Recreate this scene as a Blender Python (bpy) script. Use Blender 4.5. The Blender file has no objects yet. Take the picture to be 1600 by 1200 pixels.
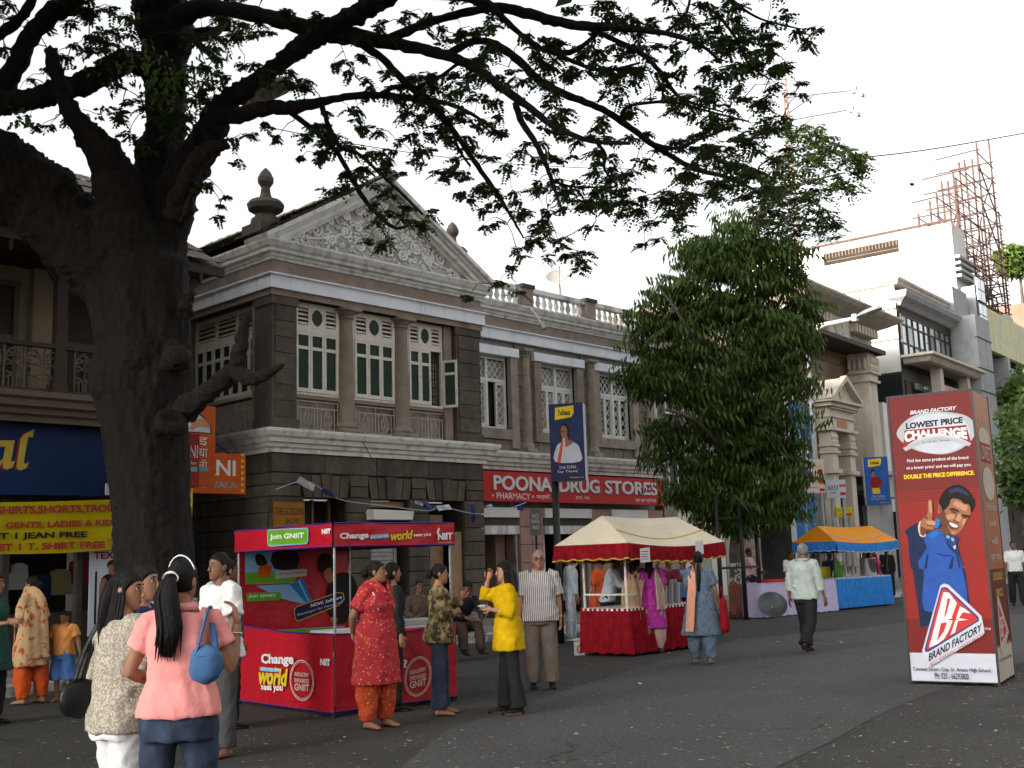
import bpy, bmesh, math, random
import numpy as np
from mathutils import Matrix, Vector
from math import sin, cos, pi, radians, sqrt, atan2
random.seed(7); rng = np.random.default_rng(7)
U = random.uniform
S = bpy.context.scene; COL = S.collection
# ---------------------------------------------------------------- camera
F, PITCH, ROLL, AZ, CH = 1760., radians(9.0), radians(-1.83), radians(43.3), 1.55
YAW = AZ - pi/2
CR = Matrix.Rotation(YAW, 3, 'Z') @ Matrix.Rotation(pi/2+PITCH, 3, 'X') @ Matrix.Rotation(ROLL, 3, 'Z')
cam = bpy.data.cameras.new('camera'); cam.sensor_width = 36; cam.lens = 36*F/1600
cam.clip_start = .05; cam.clip_end = 3000
camo = bpy.data.objects.new('camera', cam); COL.objects.link(camo)
camo.matrix_world = Matrix.Translation((0, 0, CH)) @ CR.to_4x4(); S.camera = camo
# ---------------------------------------------------------------- light
SUN_EL, SUN_TH = radians(8.5), radians(43.3-238)       # sun low behind the row of houses on the left
sdir = Vector((cos(SUN_TH)*cos(SUN_EL), sin(SUN_TH)*cos(SUN_EL), sin(SUN_EL)))
W = bpy.data.worlds.new('World'); S.world = W; W.use_nodes = True
sky = W.node_tree.nodes.new('ShaderNodeTexSky'); sky.sky_type = 'NISHITA'; sky.sun_disc = False
sky.sun_elevation = SUN_EL; sky.sun_rotation = pi/2 - SUN_TH
sky.air_density = 1.0; sky.dust_density = 7.0; sky.ozone_density = 1.0
bg = W.node_tree.nodes['Background']; bg.inputs[1].default_value = .15
hs = W.node_tree.nodes.new('ShaderNodeHueSaturation'); hs.inputs['Saturation'].default_value = .12   # thin bright evening haze
W.node_tree.links.new(sky.outputs[0], hs.inputs['Color']); W.node_tree.links.new(hs.outputs[0], bg.inputs[0])
sl = bpy.data.lights.new('sun', 'SUN'); sl.energy = 2.0; sl.angle = radians(.5); sl.color = (1, .82, .6)
so = bpy.data.objects.new('sun', sl); COL.objects.link(so)
so.rotation_euler = sdir.to_track_quat('Z', 'Y').to_euler(); so.location = (0, 0, 30)
S.view_settings.view_transform = 'Standard'; S.view_settings.look = 'None'
S.view_settings.gamma = 1; S.view_settings.use_curve_mapping = False
S.view_settings.exposure = 2.4
S.cycles.max_bounces = 6; S.cycles.diffuse_bounces = 3; S.cycles.transparent_max_bounces = 8
# ---------------------------------------------------------------- projection helpers (photo pixel -> place)
def ray(px, py): return CR @ Vector(((px-800)/F, -(py-600)/F, -1.))
VF = Vector((cos(AZ), sin(AZ), 0))
def P(px, py, D):
    r = ray(px, py); return Vector((0, 0, CH)) + r*(D/r.dot(VF))
def G(px, py, z=0.):
    r = ray(px, py); return Vector((0, 0, CH)) + r*((z-CH)/r.z)
class Fr:                       # a vertical working frame: u along, v inward, z up
    def __init__(s, ox=0, oy=0, ang=0, oz=0):
        s.ox, s.oy, s.oz, s.a = ox, oy, oz, radians(ang); s.c, s.s = cos(s.a), sin(s.a)
        s.M = np.array([[s.c, -s.s, 0], [s.s, s.c, 0], [0, 0, 1]]); s.o = np.array([ox, oy, oz])
    def w(s, p): return np.asarray(p, float) @ s.M.T + s.o
    def uz(s, px, py, v=0.):    # where the ray of a photo pixel meets the plane v
        r = ray(px, py); n = Vector((-s.s, s.c, 0)); d = Vector((s.c, s.s, 0))
        o = Vector((s.ox, s.oy, 0)) + n*v
        k = n.dot(o)/n.dot(r); p = Vector((0, 0, CH)) + r*k
        return ((p-o).dot(d), p.z-s.oz)
WORLD = Fr()
# ---------------------------------------------------------------- mesh builder
WM = {}
MATS = {}
class MB:
    def __init__(s, fr=WORLD): s.fr = fr; s.v = []; s.f = []; s.m = []; s.n = 0; s.mi = 0
    def add(s, vs, fs, m=None, raw=False):
        vs = np.asarray(vs, float).reshape(-1, 3)
        s.v.append(vs if raw else s.fr.w(vs)); b = s.n; s.n += len(vs); m = s.mi if m is None else m
        s.f.extend([tuple(i+b for i in f) for f in fs]); s.m.extend([m]*len(fs)); return s
    def box(s, x0, x1, y0, y1, z0, z1, m=None):
        v = [(x, y, z) for z in (z0, z1) for x, y in ((x0, y0), (x1, y0), (x1, y1), (x0, y1))]
        return s.add(v, [(3, 2, 1, 0), (4, 5, 6, 7), (0, 1, 5, 4), (1, 2, 6, 5), (2, 3, 7, 6), (3, 0, 4, 7)], m)
    def bar(s, a, b, w, h=None, m=None, up=(0, 0, 1)):      # rectangular bar from a to b
        a, b = Vector(a), Vector(b); d = (b-a).normalized(); h = h or w
        x = d.cross(Vector(up))
        if x.length < 1e-4: x = d.cross(Vector((1, 0, 0)))
        x.normalize(); y = x.cross(d)
        v = [p + x*sx*w/2 + y*sy*h/2 for p in (a, b) for sx, sy in ((-1, -1), (1, -1), (1, 1), (-1, 1))]
        return s.add([tuple(q) for q in v], [(0, 1, 2, 3), (7, 6, 5, 4), (0, 4, 5, 1), (1, 5, 6, 2), (2, 6, 7, 3), (3, 7, 4, 0)], m)
    def rings(s, R, m=None, caps=True, closed=False):
        k = len(R[0]); n = len(R); fs = []
        for i in range(n if closed else n-1):
            a, b = i*k, ((i+1) % n)*k
            for j in range(k): fs.append((a+j, a+(j+1) % k, b+(j+1) % k, b+j))
        if caps and not closed: fs += [tuple(range(k-1, -1, -1)), tuple((n-1)*k+j for j in range(k))]
        return s.add(np.asarray(R, float).reshape(-1, 3), fs, m)
    def tube(s, pts, r, k=6, m=None, flat=1., caps=True, ref=None):
        pts = [Vector(p) for p in pts]; n = len(pts)
        if not hasattr(r, '__len__'): r = [r]*n
        R = []; px = None
        for i in range(n):
            d = (pts[min(i+1, n-1)]-pts[max(i-1, 0)])
            if d.length < 1e-7: d = Vector((0, 0, 1))
            d.normalize()
            if px is None:
                x = d.cross(Vector(ref) if ref is not None else Vector((0, 0, 1)))
                if x.length < .05: x = d.cross(Vector((1, 0, 0)))
            else: x = px - d*px.dot(d)
            x.normalize(); px = x; y = d.cross(x)
            R.append([tuple(pts[i] + x*(cos(2*pi*j/k)*r[i]) + y*(sin(2*pi*j/k)*r[i]*flat)) for j in range(k)])
        return s.rings(R, m, caps)
    def lathe(s, prof, c, k=12, m=None):
        return s.rings([[(c[0]+r*cos(2*pi*j/k), c[1]+r*sin(2*pi*j/k), c[2]+z) for j in range(k)] for r, z in prof], m)
    def ell(s, c, r, k=10, n=6, m=None):
        R = []
        for i in range(n+1):
            t = -pi/2 + pi*i/n; cr = max(cos(t), .02)
            R.append([(c[0]+r[0]*cr*cos(2*pi*j/k), c[1]+r[1]*cr*sin(2*pi*j/k), c[2]+r[2]*sin(t)) for j in range(k)])
        return s.rings(R, m)
    def prism(s, poly, y0, y1, m=None):     # polygon (x,z) swept in y
        k = len(poly); v = [(x, y0, z) for x, z in poly] + [(x, y1, z) for x, z in poly]
        return s.add(v, [tuple(range(k)), tuple(range(2*k-1, k-1, -1))] + [(j, k+j, k+(j+1) % k, (j+1) % k) for j in range(k)], m)
    def sweep(s, prof, path, m=None, closed_prof=True):
        # prof: (out, z); path: (x, y) polyline, outward to the right hand of travel; mitred
        n = len(path); R = []
        for i in range(n):
            p = Vector(path[i]); ds = []
            if i: ds.append((p-Vector(path[i-1])).normalized())
            if i < n-1: ds.append((Vector(path[i+1])-p).normalized())
            ns = [Vector((d.y, -d.x)) for d in ds]; nn = sum(ns, Vector((0, 0))); nn.normalize(); sc = 1/max(.3, nn.dot(ns[0]))
            R.append([(p.x+nn.x*o*sc, p.y+nn.y*o*sc, z) for o, z in prof])
        return s.rings(R, m)
    def poly(s, pts, m=None): return s.add(pts, [tuple(range(len(pts)))], m)
    def build(s, name, mats, parent=None, smooth=False, kind=None, label=None):
        if not isinstance(mats, (list, tuple)): mats = [mats]
        V = np.concatenate(s.v) if s.v else np.zeros((0, 3))
        if parent is not None:
            M = WM[parent.name]; V = (V - M[1]) @ M[0]
        me = bpy.data.meshes.new(name); me.from_pydata(V.tolist(), [], s.f)
        for q in mats: me.materials.append(MATS[q] if isinstance(q, str) else q)
        if len(mats) > 1: me.polygons.foreach_set('material_index', np.array(s.m, dtype=np.int32))
        if smooth: me.polygons.foreach_set('use_smooth', np.ones(len(s.f), dtype=bool))
        me.validate(); return link(name, me, parent, kind, label)
def link(name, me, parent=None, kind=None, label=None):
    o = bpy.data.objects.new(name, me); COL.objects.link(o)
    if parent is not None: o.parent = parent; WM[o.name] = WM[parent.name]
    else: WM[o.name] = (np.eye(3), np.zeros(3))
    if kind: o['kind'] = kind
    if label: o['label'] = label
    return o
def tag(o, label, cat, group=None):
    o['label'] = label; o['category'] = cat
    if group: o['group'] = group
    return o
def thing(name, label, cat, fr=WORLD, group=None):
    o = bpy.data.objects.new(name, None); COL.objects.link(o); o.empty_display_size = .2
    o.location = fr.o.tolist(); o.rotation_euler = (0, 0, fr.a); WM[o.name] = (fr.M, fr.o)
    return tag(o, label, cat, group)
def inst(name, me, parent, pw, scale=(1, 1, 1), rz=0., label=None):   # one more part sharing mesh data, pw in parent's own frame
    o = bpy.data.objects.new(name, me); COL.objects.link(o); o.parent = parent; o.location = pw; o.scale = scale; o.rotation_euler = (0, 0, rz)
    if label: o['label'] = label
    return o
def place(o, fr, group=None):
    o.location = fr.o.tolist(); o.rotation_euler = (0, 0, fr.a)
def dup(root, fr, label):
    r = root.copy(); COL.objects.link(r); place(r, fr); r['label'] = label
    for ch in root.children:
        c = ch.copy(); COL.objects.link(c); c.parent = r
        for g in ch.children:
            d = g.copy(); COL.objects.link(d); d.parent = c
    return r
def cat(pts, n=6, closed=False):          # Catmull-Rom through points
    p = np.asarray(pts, float); k = len(p); out = []
    for i in range(k if closed else k-1):
        a, b, c, d = (p[(i-1) % k], p[i], p[(i+1) % k], p[(i+2) % k]) if closed else (p[max(i-1, 0)], p[i], p[i+1], p[min(i+2, k-1)])
        for j in range(n):
            t = j/n; out.append(.5*((2*b)+(c-a)*t+(2*a-5*b+4*c-d)*t*t+(3*b-a-3*c+d)*t**3))
    if not closed: out.append(p[-1])
    return np.array(out)
# ---------------------------------------------------------------- lettering and flat print on panels
def text_mesh(body, bold=0., shear=0., font_w=1.):
    cu = bpy.data.curves.new('t', 'FONT'); cu.body = body; cu.offset = bold; cu.shear = shear; cu.resolution_u = 3
    o = bpy.data.objects.new('t', cu); COL.objects.link(o)
    dg = bpy.context.evaluated_depsgraph_get(); me = o.evaluated_get(dg).to_mesh()
    v = np.array([x.co[:] for x in me.vertices]); f = [tuple(p.vertices) for p in me.polygons]
    o.evaluated_get(dg).to_mesh_clear(); bpy.data.objects.remove(o); bpy.data.curves.remove(cu); return v, f
class Panel:                    # a flat printed face: frame + distance v of its surface; prints are layered a fraction of a millimetre apart
    def __init__(s, fr, v=0.): s.fr, s.v, s.k = fr, v, 1; s.mb = MB(fr); s.mats = []
    def mi(s, m):
        if m not in s.mats: s.mats.append(m)
        return s.mats.index(m)
    def px(s, pts): return [s.fr.uz(x, y, s.v) for x, y in pts]
    def shape(s, uz, m, smooth=0, step=1):
        if smooth: uz = cat(uz, smooth, True)
        y = s.v-.0005-.0004*s.k; s.k += step
        s.mb.poly([(u, y, z) for u, z in uz], s.mi(m)); return s
    def pshape(s, pts, m, smooth=0): return s.shape(s.px(pts), m, smooth)
    def rect(s, u0, z0, u1, z1, m): return s.shape([(u0, z0), (u1, z0), (u1, z1), (u0, z1)], m)
    def text(s, body, u0, z0, u1, z1, m, bold=0., shear=0., th=0., skew=0., arch=0.):
        v, f = text_mesh(body, bold, shear)
        if not len(v): return s
        mn, mx = v.min(0), v.max(0); sc = np.maximum(mx-mn, 1e-6)
        a = (v[:, 0]-mn[0])/sc[0]; b = (v[:, 1]-mn[1])/sc[1]
        y = np.full(len(v), s.v-.0005-.0004*s.k-th); s.k += 1
        uu = u0+a*(u1-u0); zz = z0+b*(z1-z0)+a*skew+arch*np.sin(pi*a)*(1-b)
        w = np.stack([uu, y, zz], 1)
        if th: # raised letters: front face plus sides
            w2 = w.copy(); w2[:, 1] += th; n = len(w); ed = {}
            for q in f:
                for i in range(len(q)):
                    e = (q[i], q[(i+1) % len(q)]); r = (e[1], e[0])
                    if r in ed: del ed[r]
                    else: ed[e] = 1
            s.mb.add(np.concatenate([w, w2]), list(f)+[(e[1], e[0], e[0]+n, e[1]+n) for e in ed], s.mi(m))
        else: s.mb.add(w, f, s.mi(m))
        return s
    def ptext(s, body, a, b, m, c=None, **k):    # a: lower-left pixel, b: upper-right pixel, c: lower-right pixel (for tilt)
        u0, z0 = s.fr.uz(*a, s.v); u1, z1 = s.fr.uz(*b, s.v)
        if c:
            u2, z2 = s.fr.uz(*c, s.v); return s.text(body, u0, z0, u2, z1-(z2-z0), m, skew=z2-z0, **k)
        return s.text(body, u0, z0, u1, z1, m, **k)
    def build(s, name, parent): return s.mb.build(name, s.mats, parent)
# ---------------------------------------------------------------- materials
def pmat(name, col, rough=.75, var=.12, vs=6., bump=0., bs=50., metal=0., dirt=None, rnd=0., streak=False, spec=.35, trans=0., obj=False, extra=None, emit=0.):
    m = bpy.data.materials.new(name); m.use_nodes = True; nt = m.node_tree; N = nt.nodes.new; L = nt.links.new
    b = nt.nodes['Principled BSDF']; b.inputs['Roughness'].default_value = rough; b.inputs['Metallic'].default_value = metal
    b.inputs['Specular IOR Level'].default_value = spec
    if obj: pos = N('ShaderNodeTexCoord').outputs['Object']
    else: pos = N('ShaderNodeNewGeometry').outputs['Position']
    def noise(scale, det=4, vec=None):
        n = N('ShaderNodeTexNoise'); n.inputs['Scale'].default_value = scale; n.inputs['Detail'].default_value = det
        L(vec or pos, n.inputs['Vector']); return n.outputs['Fac']
    def mr(x, a, c, d, e):
        q = N('ShaderNodeMapRange'); L(x, q.inputs[0])
        for i, val in enumerate((a, c, d, e)): q.inputs[i+1].default_value = val
        return q.outputs[0]
    def scale(c, f):
        q = N('ShaderNodeVectorMath'); q.operation = 'SCALE'
        if hasattr(c, 'node'): L(c, q.inputs[0])
        else: q.inputs[0].default_value = c[:3]
        L(f, q.inputs['Scale']); return q.outputs[0]
    def mix(f, a, c):
        q = N('ShaderNodeMix'); q.data_type = 'RGBA'; L(f, q.inputs[0])
        for s_, i in ((a, 6), (c, 7)):
            if hasattr(s_, 'node'): L(s_, q.inputs[i])
            else: q.inputs[i].default_value = (*s_[:3], 1)
        return q.outputs[2]
    c = scale(col, mr(noise(vs), .3, .7, 1-var, 1+var))
    if extra: c = extra(dict(N=N, L=L, pos=pos, noise=noise, mr=mr, scale=scale, mix=mix, nt=nt), c)
    if dirt:
        dc, ds, lo, hi, am = dirt; v = pos
        if streak:
            q = N('ShaderNodeMapping'); q.inputs['Scale'].default_value = (1, 1, .12); L(pos, q.inputs[0]); v = q.outputs[0]
        c = mix(mr(noise(ds, 5, v), lo, hi, 0, am), c, dc)
    if rnd: c = scale(c, mr(N('ShaderNodeObjectInfo').outputs['Random'], 0, 1, 1-rnd, 1+rnd))
    L(c, b.inputs['Base Color'])
    if bump:
        q = N('ShaderNodeBump'); q.inputs['Strength'].default_value = bump; q.inputs['Distance'].default_value = .02
        L(noise(bs, 6), q.inputs['Height']); L(q.outputs[0], b.inputs['Normal'])
    if trans:
        t = N('ShaderNodeBsdfTranslucent'); L(c, t.inputs[0]); mx = N('ShaderNodeMixShader'); mx.inputs[0].default_value = trans
        L(b.outputs[0], mx.inputs[1]); L(t.outputs[0], mx.inputs[2]); L(mx.outputs[0], nt.nodes['Material Output'].inputs[0])
    MATS[name] = m; return m
def leafmat(name, c1, c2, trans=.35, rough=.45):
    def ex(k, c):
        g = k['N']('ShaderNodeNewGeometry').outputs['Random Per Island']
        return k['mix'](k['mr'](g, 0, 1, 0, 1), k['scale'](c1, k['mr'](k['noise'](1.2), .3, .7, .8, 1.2)), c2)
    return pmat(name, c1, rough, extra=ex, trans=trans, spec=.22)
dk = (.035, .03, .026)
def road_ex(dust):
    def ex(k, c):
        q = k['N']('ShaderNodeMapping'); q.inputs['Scale'].default_value = (1, 1, 1); k['L'](k['pos'], q.inputs[0])
        c = k['mix'](k['mr'](k['noise'](3.2, 5), .35, .7, 0, .5), c, tuple(x*.55 for x in dust))          # mottling
        c = k['mix'](k['mr'](k['noise'](14, 4), .52, .7, 0, .35), c, dust)
        c = k['mix'](k['mr'](k['noise'](33, 1), .6, .64, 0, .6), c, tuple(x*1.25 for x in dust))          # bits of grit and leaf
        c = k['mix'](k['mr'](k['noise'](75, 1), .58, .63, 0, .55), c, tuple(x*1.5 for x in dust))
        v = k['N']('ShaderNodeTexVoronoi'); v.feature = 'DISTANCE_TO_EDGE'; v.inputs['Scale'].default_value = .42
        a = k['N']('ShaderNodeVectorMath'); a.operation = 'MULTIPLY_ADD'; n = k['N']('ShaderNodeTexNoise'); n.inputs['Scale'].default_value = 1.7; n.inputs['Detail'].default_value = 5; k['L'](k['pos'], n.inputs['Vector'])
        k['L'](n.outputs['Color'], a.inputs[0]); a.inputs[1].default_value = (1.1, 1.1, 0); k['L'](k['pos'], a.inputs[2]); k['L'](a.outputs[0], v.inputs[0])
        m = k['N']('ShaderNodeMath'); m.operation = 'MULTIPLY'; k['L'](k['mr'](v.outputs['Distance'], .0, .008, .8, 0), m.inputs[0]); k['L'](k['mr'](k['noise'](.5, 2), .5, .6, 0, 1), m.inputs[1])
        return k['mix'](m.outputs[0], c, (.008, .008, .008))                                           # cracks
    return ex
pmat('asphalt', (.034, .033, .032), .9, .22, .7, .6, 110, dirt=((.016, .015, .014), .55, .55, .72, .6), extra=road_ex((.075, .068, .056)))
pmat('asphalt_pale', (.05, .052, .056), .88, .18, .9, .6, 110, extra=road_ex((.095, .09, .08)))
pmat('road_dust', (.07, .068, .062), .95, .3, 3, .5, 80, extra=road_ex((.14, .13, .11)))
pmat('paving', (.2, .18, .16), .85, .25, 2, .3, 40, dirt=(dk, 3, .5, .8, .6), rnd=.12)
pmat('kerb_paint', (.55, .54, .51), .8, .15, 4, .3, 40, dirt=((.09, .08, .07), 5, .42, .65, .85), rnd=.1)
pmat('basalt', (.102, .08, .062), .85, .25, 5, .5, 38, dirt=((.045, .037, .03), 2.2, .45, .72, .75), rnd=.2, streak=True)
pmat('basalt_light', (.2, .175, .145), .85, .2, 5, .5, 38, dirt=((.08, .07, .06), 1.6, .5, .8, .5), rnd=.17)
pmat('mortar', (.04, .035, .03), .95, .2, 8)
pmat('mortar_pale', (.24, .23, .21), .95, .2, 8)
pmat('sandstone', (.32, .265, .215), .85, .18, 5, .35, 40, dirt=((.07, .06, .05), 2.2, .5, .8, .6), streak=True, rnd=.08)
pmat('column_stone', (.25, .195, .155), .8, .15, 4, .3, 40, dirt=((.07, .058, .05), 2, .5, .85, .6), streak=True)
pmat('limewash', (.72, .71, .68), .8, .1, 4, .25, 30, dirt=((.14, .125, .105), 3.2, .44, .68, .85), streak=True)
pmat('bluewhite', (.78, .81, .87), .7, .06, 3, .1, 30, dirt=((.3, .29, .27), 4, .55, .8, .5), streak=True)
pmat('stucco_carved', (.72, .7, .655), .85, .1, 5, .3, 40, dirt=((.17, .145, .12), 4.5, .5, .74, .6))
pmat('stucco_relief', (.78, .765, .73), .85, .1, 5, .2, 40)
pmat('stucco_ground', (.46, .435, .4), .85, .15, 5, .3, 40, dirt=((.1, .09, .075), 4, .45, .75, .7))
pmat('roof_tile', (.15, .125, .1), .9, .3, 4, .4, 30, dirt=((.05, .045, .035), 1.5, .45, .7, .7), rnd=.2)
pmat('cream_wood', (.68, .64, .55), .55, .08, 5, .05, 40, dirt=((.3, .26, .2), 6, .55, .8, .5))
pmat('white_wood', (.72, .71, .67), .55, .06, 5, .05, 40, dirt=((.35, .32, .27), 6, .58, .8, .5))
pmat('rail_iron', (.42, .4, .36), .6, .15, 8, dirt=((.16, .1, .06), 9, .5, .75, .7))
pmat('glass_green', (.012, .032, .02), .3, .3, 2, spec=.12)
pmat('glass_dark', (.018, .02, .022), .1, .3, 2, spec=.5)
pmat('glass_milky', (.3, .3, .28), .25, .3, 3, spec=.5)
pmat('glass_sky', (.33, .35, .37), .04, .1, 2, spec=.9, metal=.75)
pmat('dark_void', (.008, .007, .007), .95)
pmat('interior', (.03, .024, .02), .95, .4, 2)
pmat('dark_wood', (.05, .033, .024), .7, .2, 5, .2, 30)
pmat('brown_wood', (.2, .11, .055), .6, .2, 7, .2, 40)
pmat('ply', (.3, .19, .11), .7, .15, 6, .1, 40)
pmat('cream_wall', (.3, .25, .17), .85, .12, 2, .2, 30, dirt=((.2, .17, .12), 2, .5, .8, .6), streak=True)
pmat('timber_cornice', (.14, .11, .08), .8, .2, 3, .2, 30, dirt=((.05, .04, .03), 3, .5, .75, .6))
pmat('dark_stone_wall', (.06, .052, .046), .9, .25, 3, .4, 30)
pmat('pink_wall', (.35, .22, .18), .8, .12, 3)
pmat('green_wall', (.36, .4, .31), .7, .1, 3, dirt=((.15, .15, .12), 3, .5, .8, .5))
pmat('white_plaster', (.72, .7, .66), .8, .06, 2, .15, 30, dirt=((.4, .35, .28), 2.5, .55, .8, .5), streak=True)
pmat('cream_stucco', (.55, .49, .41), .8, .08, 3, .15, 30, dirt=((.25, .21, .17), 2.5, .52, .8, .6), streak=True)
pmat('grey_concrete', (.33, .34, .35), .75, .12, 3, .2, 30, dirt=((.17, .17, .17), 2, .5, .8, .5), streak=True)
pmat('tile_grey', (.5, .5, .46), .35, .06, 2, spec=.5, rnd=.06)
pmat('joint', (.1, .09, .08), .9)
pmat('rust_tile', (.2, .12, .065), .55, .3, 1.6, .1, 30, dirt=((.08, .055, .035), 1.3, .42, .62, .8))
pmat('mast_paint', (.17, .105, .085), .7, .2, 4)
pmat('iron_dark', (.085, .095, .1), .45, .2, 8, metal=.5)
pmat('rust_steel', (.1, .06, .048), .8, .3, 6, .2, 60, dirt=((.07, .035, .025), 7, .45, .7, .7))
pmat('yellow_board', (.6, .58, .33), .7, .08, 3, dirt=((.35, .32, .17), 3, .5, .75, .6), streak=True)
pmat('terracotta', (.5, .33, .24), .8, .15, 2, dirt=((.3, .2, .14), 2, .5, .75, .5), streak=True)
pmat('black_metal', (.014, .014, .015), .5, .1); pmat('grey_steel', (.33, .35, .37), .4, .1, 6, metal=.6)
pmat('galv', (.42, .44, .46), .45, .1, 6, metal=.3); pmat('stainless', (.65, .65, .66), .2, .05, 6, metal=1.)
pmat('shutter', (.36, .36, .35), .5, .1, 5, metal=.3, dirt=((.14, .12, .1), 4, .5, .75, .6))
pmat('lamp_glass', (.6, .6, .52), .3, .05); pmat('dish', (.62, .58, .5), .5, .05)
def bark_ex(k, c):
    q = k['N']('ShaderNodeMapping'); q.inputs['Scale'].default_value = (1, 1, .3); k['L'](k['pos'], q.inputs[0])
    return k['mix'](k['mr'](k['noise'](16, 6, q.outputs[0]), .42, .62, 0, .8), c, (.008, .006, .005))
pmat('bark', (.017, .012, .009), .95, .3, 3, 1., 22, extra=bark_ex)
pmat('bark_white', (.5, .49, .45), .9, .2, 8, 1., 22, dirt=((.05, .04, .03), 14, .47, .56, .95))
pmat('twig', (.04, .032, .024), .9, .2); pmat('bark_grey', (.09, .075, .06), .95, .3, 5, .8, 25)
pmat('bark_red', (.16, .05, .035), .9, .3, 5, .8, 25)
leafmat('leaf_rain', (.045, .08, .026), (.08, .11, .034), .45)
leafmat('leaf_ashoka', (.02, .042, .008), (.075, .12, .02), .25, .55)
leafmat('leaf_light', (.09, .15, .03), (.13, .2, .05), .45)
leafmat('leaf_far', (.06, .11, .03), (.1, .16, .045), .3)
def C(n, rgb, rough=.7, var=.05, **k):
    k.setdefault('spec', .12); return pmat(n, rgb, rough, var, **k)
C('p_red', (.38, .006, .016), .42, .08, vs=3, bump=1., bs=6, spec=.4); C('p_blue_hem', (.04, .03, .2), .6)
C('p_white', (.66, .66, .66), .5); C('p_black', (.012, .012, .014), .5); C('p_yellow', (.75, .55, .02), .5); C('p_gold', (.6, .45, .03), .5)
C('p_green', (.1, .3, .015), .5); C('p_sky', (.17, .36, .56), .5); C('p_blue', (.01, .026, .095), .4, .1, vs=1.5); C('p_navy', (.012, .016, .07), .4)
C('p_ideablue', (.02, .1, .36), .4); C('p_grey', (.4, .41, .42), .5); C('p_pale', (.5, .52, .58), .6)
C('p_skin', (.3, .13, .065), .6); C('p_skin_lit', (.46, .24, .14), .6); C('p_skin_dark', (.13, .05, .026), .6); C('p_hair', (.014, .011, .01), .6)
C('p_denim', (.012, .022, .06), .6, .15, vs=14); C('p_denim_lit', (.025, .08, .32), .6, .12, vs=14); C('p_khaki', (.26, .22, .1), .6); C('p_crimson', (.42, .03, .03), .5)
C('bf_red', (.15, .013, .011), .45, .06, vs=1.); C('bf_bright', (.24, .014, .009), .45, .06, vs=1.5)
C('bf_orange', (.42, .14, .05), .45, .08, vs=1.2); C('bf_orange_lit', (.5, .22, .1), .45, .08)
C('p_pinkred', (.62, .07, .045), .55, .06); C('p_shadow_blue', (.03, .04, .16), .5); C('sign_red', (.5, .035, .03), .5, .05, vs=2)
C('p_orange', (.5, .085, .01), .5, .08); C('p_darkred', (.22, .02, .02), .5, .1); C('p_teal', (.12, .32, .3), .5)
C('banner_yellow', (.46, .38, .003), .6, .08, vs=3, bump=.3, bs=4); C('letter_gold', (.55, .4, .06), .5, .1); C('p_maroon', (.25, .02, .03), .6)
C('p_fade', (.5, .55, .45)); C('p_tan', (.55, .48, .4), .6); C('p_signblue', (.012, .15, .42), .5, .08)
C('sign_orange_dark', (.3, .13, .02), .6, .15)
# ---------------------------------------------------------------- ground
PB = Fr(28.5, 20.0, 5.5)                                    # the right-hand houses stand turned a little
def sheet(name, pts, z, m):
    b = MB(); b.poly([(x, y, z) for x, y in pts]); return b.build(name, m, kind='structure')
sheet('road', [(-400, -400), (400, -400), (400, 400), (-400, 400)], 0, 'asphalt')
KX = 28.5; KB = lambda u, v: tuple(PB.w((u, v-20, 0))[:2])
gx = lambda pts: [tuple(G(x, y)[:2]) for x, y in pts]
edge = [(1180, 1215), (1290, 1163), (1350, 1130), (1420, 1097), (1500, 1068), (1600, 1035)]
sheet('road_patch', gx(cat(edge, 4))+gx([(1700, 1005), (1700, 960), (1500, 962), (1330, 983), (1150, 1000), (1010, 1040), (850, 1090), (700, 1140), (500, 1300), (1000, 1300)]), .004, 'asphalt_pale')
b = MB(); V = []; fm_ = []
for k in range(3200):                                        # fallen leaflets and grit
    px, py = U(-60, 1650), 985+240*U(0, 1)**1.3
    if py < 1040 and px < 420: continue
    g = G(px, py); r = U(.008, .022); a = U(0, 6)
    V += [(g.x+r*cos(a+t)*q, g.y+r*sin(a+t)*q, .006+U(0, .008)) for t, q in ((0, 1.5), (1.6, .6), (3.1, 1.5), (4.7, .6))]; fm_.append(tuple(4*k_ for k_ in [0]) and (len(V)-4, len(V)-3, len(V)-2, len(V)-1))
b.add(V, fm_); b.m = [random.choice((0, 0, 1, 1, 2)) for _ in fm_]
pmat('litter_tan', (.2, .16, .1), .9, .3); pmat('litter_olive', (.1, .09, .045), .9, .3); pmat('litter_pale', (.32, .3, .26), .9, .2)
b.build('fallen_leaves', ['litter_tan', 'litter_olive', 'litter_pale'], kind='stuff')
# raised pavement, its slabs and painted kerb stones
KE = [(-40, 15.0), (5.5, 15.2), (9.5, 16.4), (28.5, 16.4)] + [KB(u, 16.4) for u in (20, 60, 120)]
b = MB(); back = [(KB(120, 60)), (-40, 60)]
b.poly([(x, y+.12, .14) for x, y in KE] + [(x, y, .14) for x, y in back]); b.build('pavement', 'paving', kind='structure')
pv = bpy.data.objects['pavement']
def bevel_block(name, m, bv=.03, rough=.008):
    bm = bmesh.new(); bmesh.ops.create_cube(bm, size=1)
    bmesh.ops.bevel(bm, geom=[e for e in bm.edges if all(v.co.y < -.4 for v in e.verts)], offset=bv, segments=1, affect='EDGES')
    bmesh.ops.delete(bm, geom=[f for f in bm.faces if f.normal.y > .9], context='FACES')
    me = bpy.data.meshes.new(name); bm.to_mesh(me); bm.free(); me.materials.append(MATS[m]); return me
kb = bpy.data.meshes.new('kerb_stone'); bm = bmesh.new(); bmesh.ops.create_cube(bm, size=1)
bmesh.ops.bevel(bm, geom=bm.edges[:], offset=.06, segments=1, affect='EDGES'); bm.to_mesh(kb); bm.free(); kb.materials.append(MATS['kerb_paint'])
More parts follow.
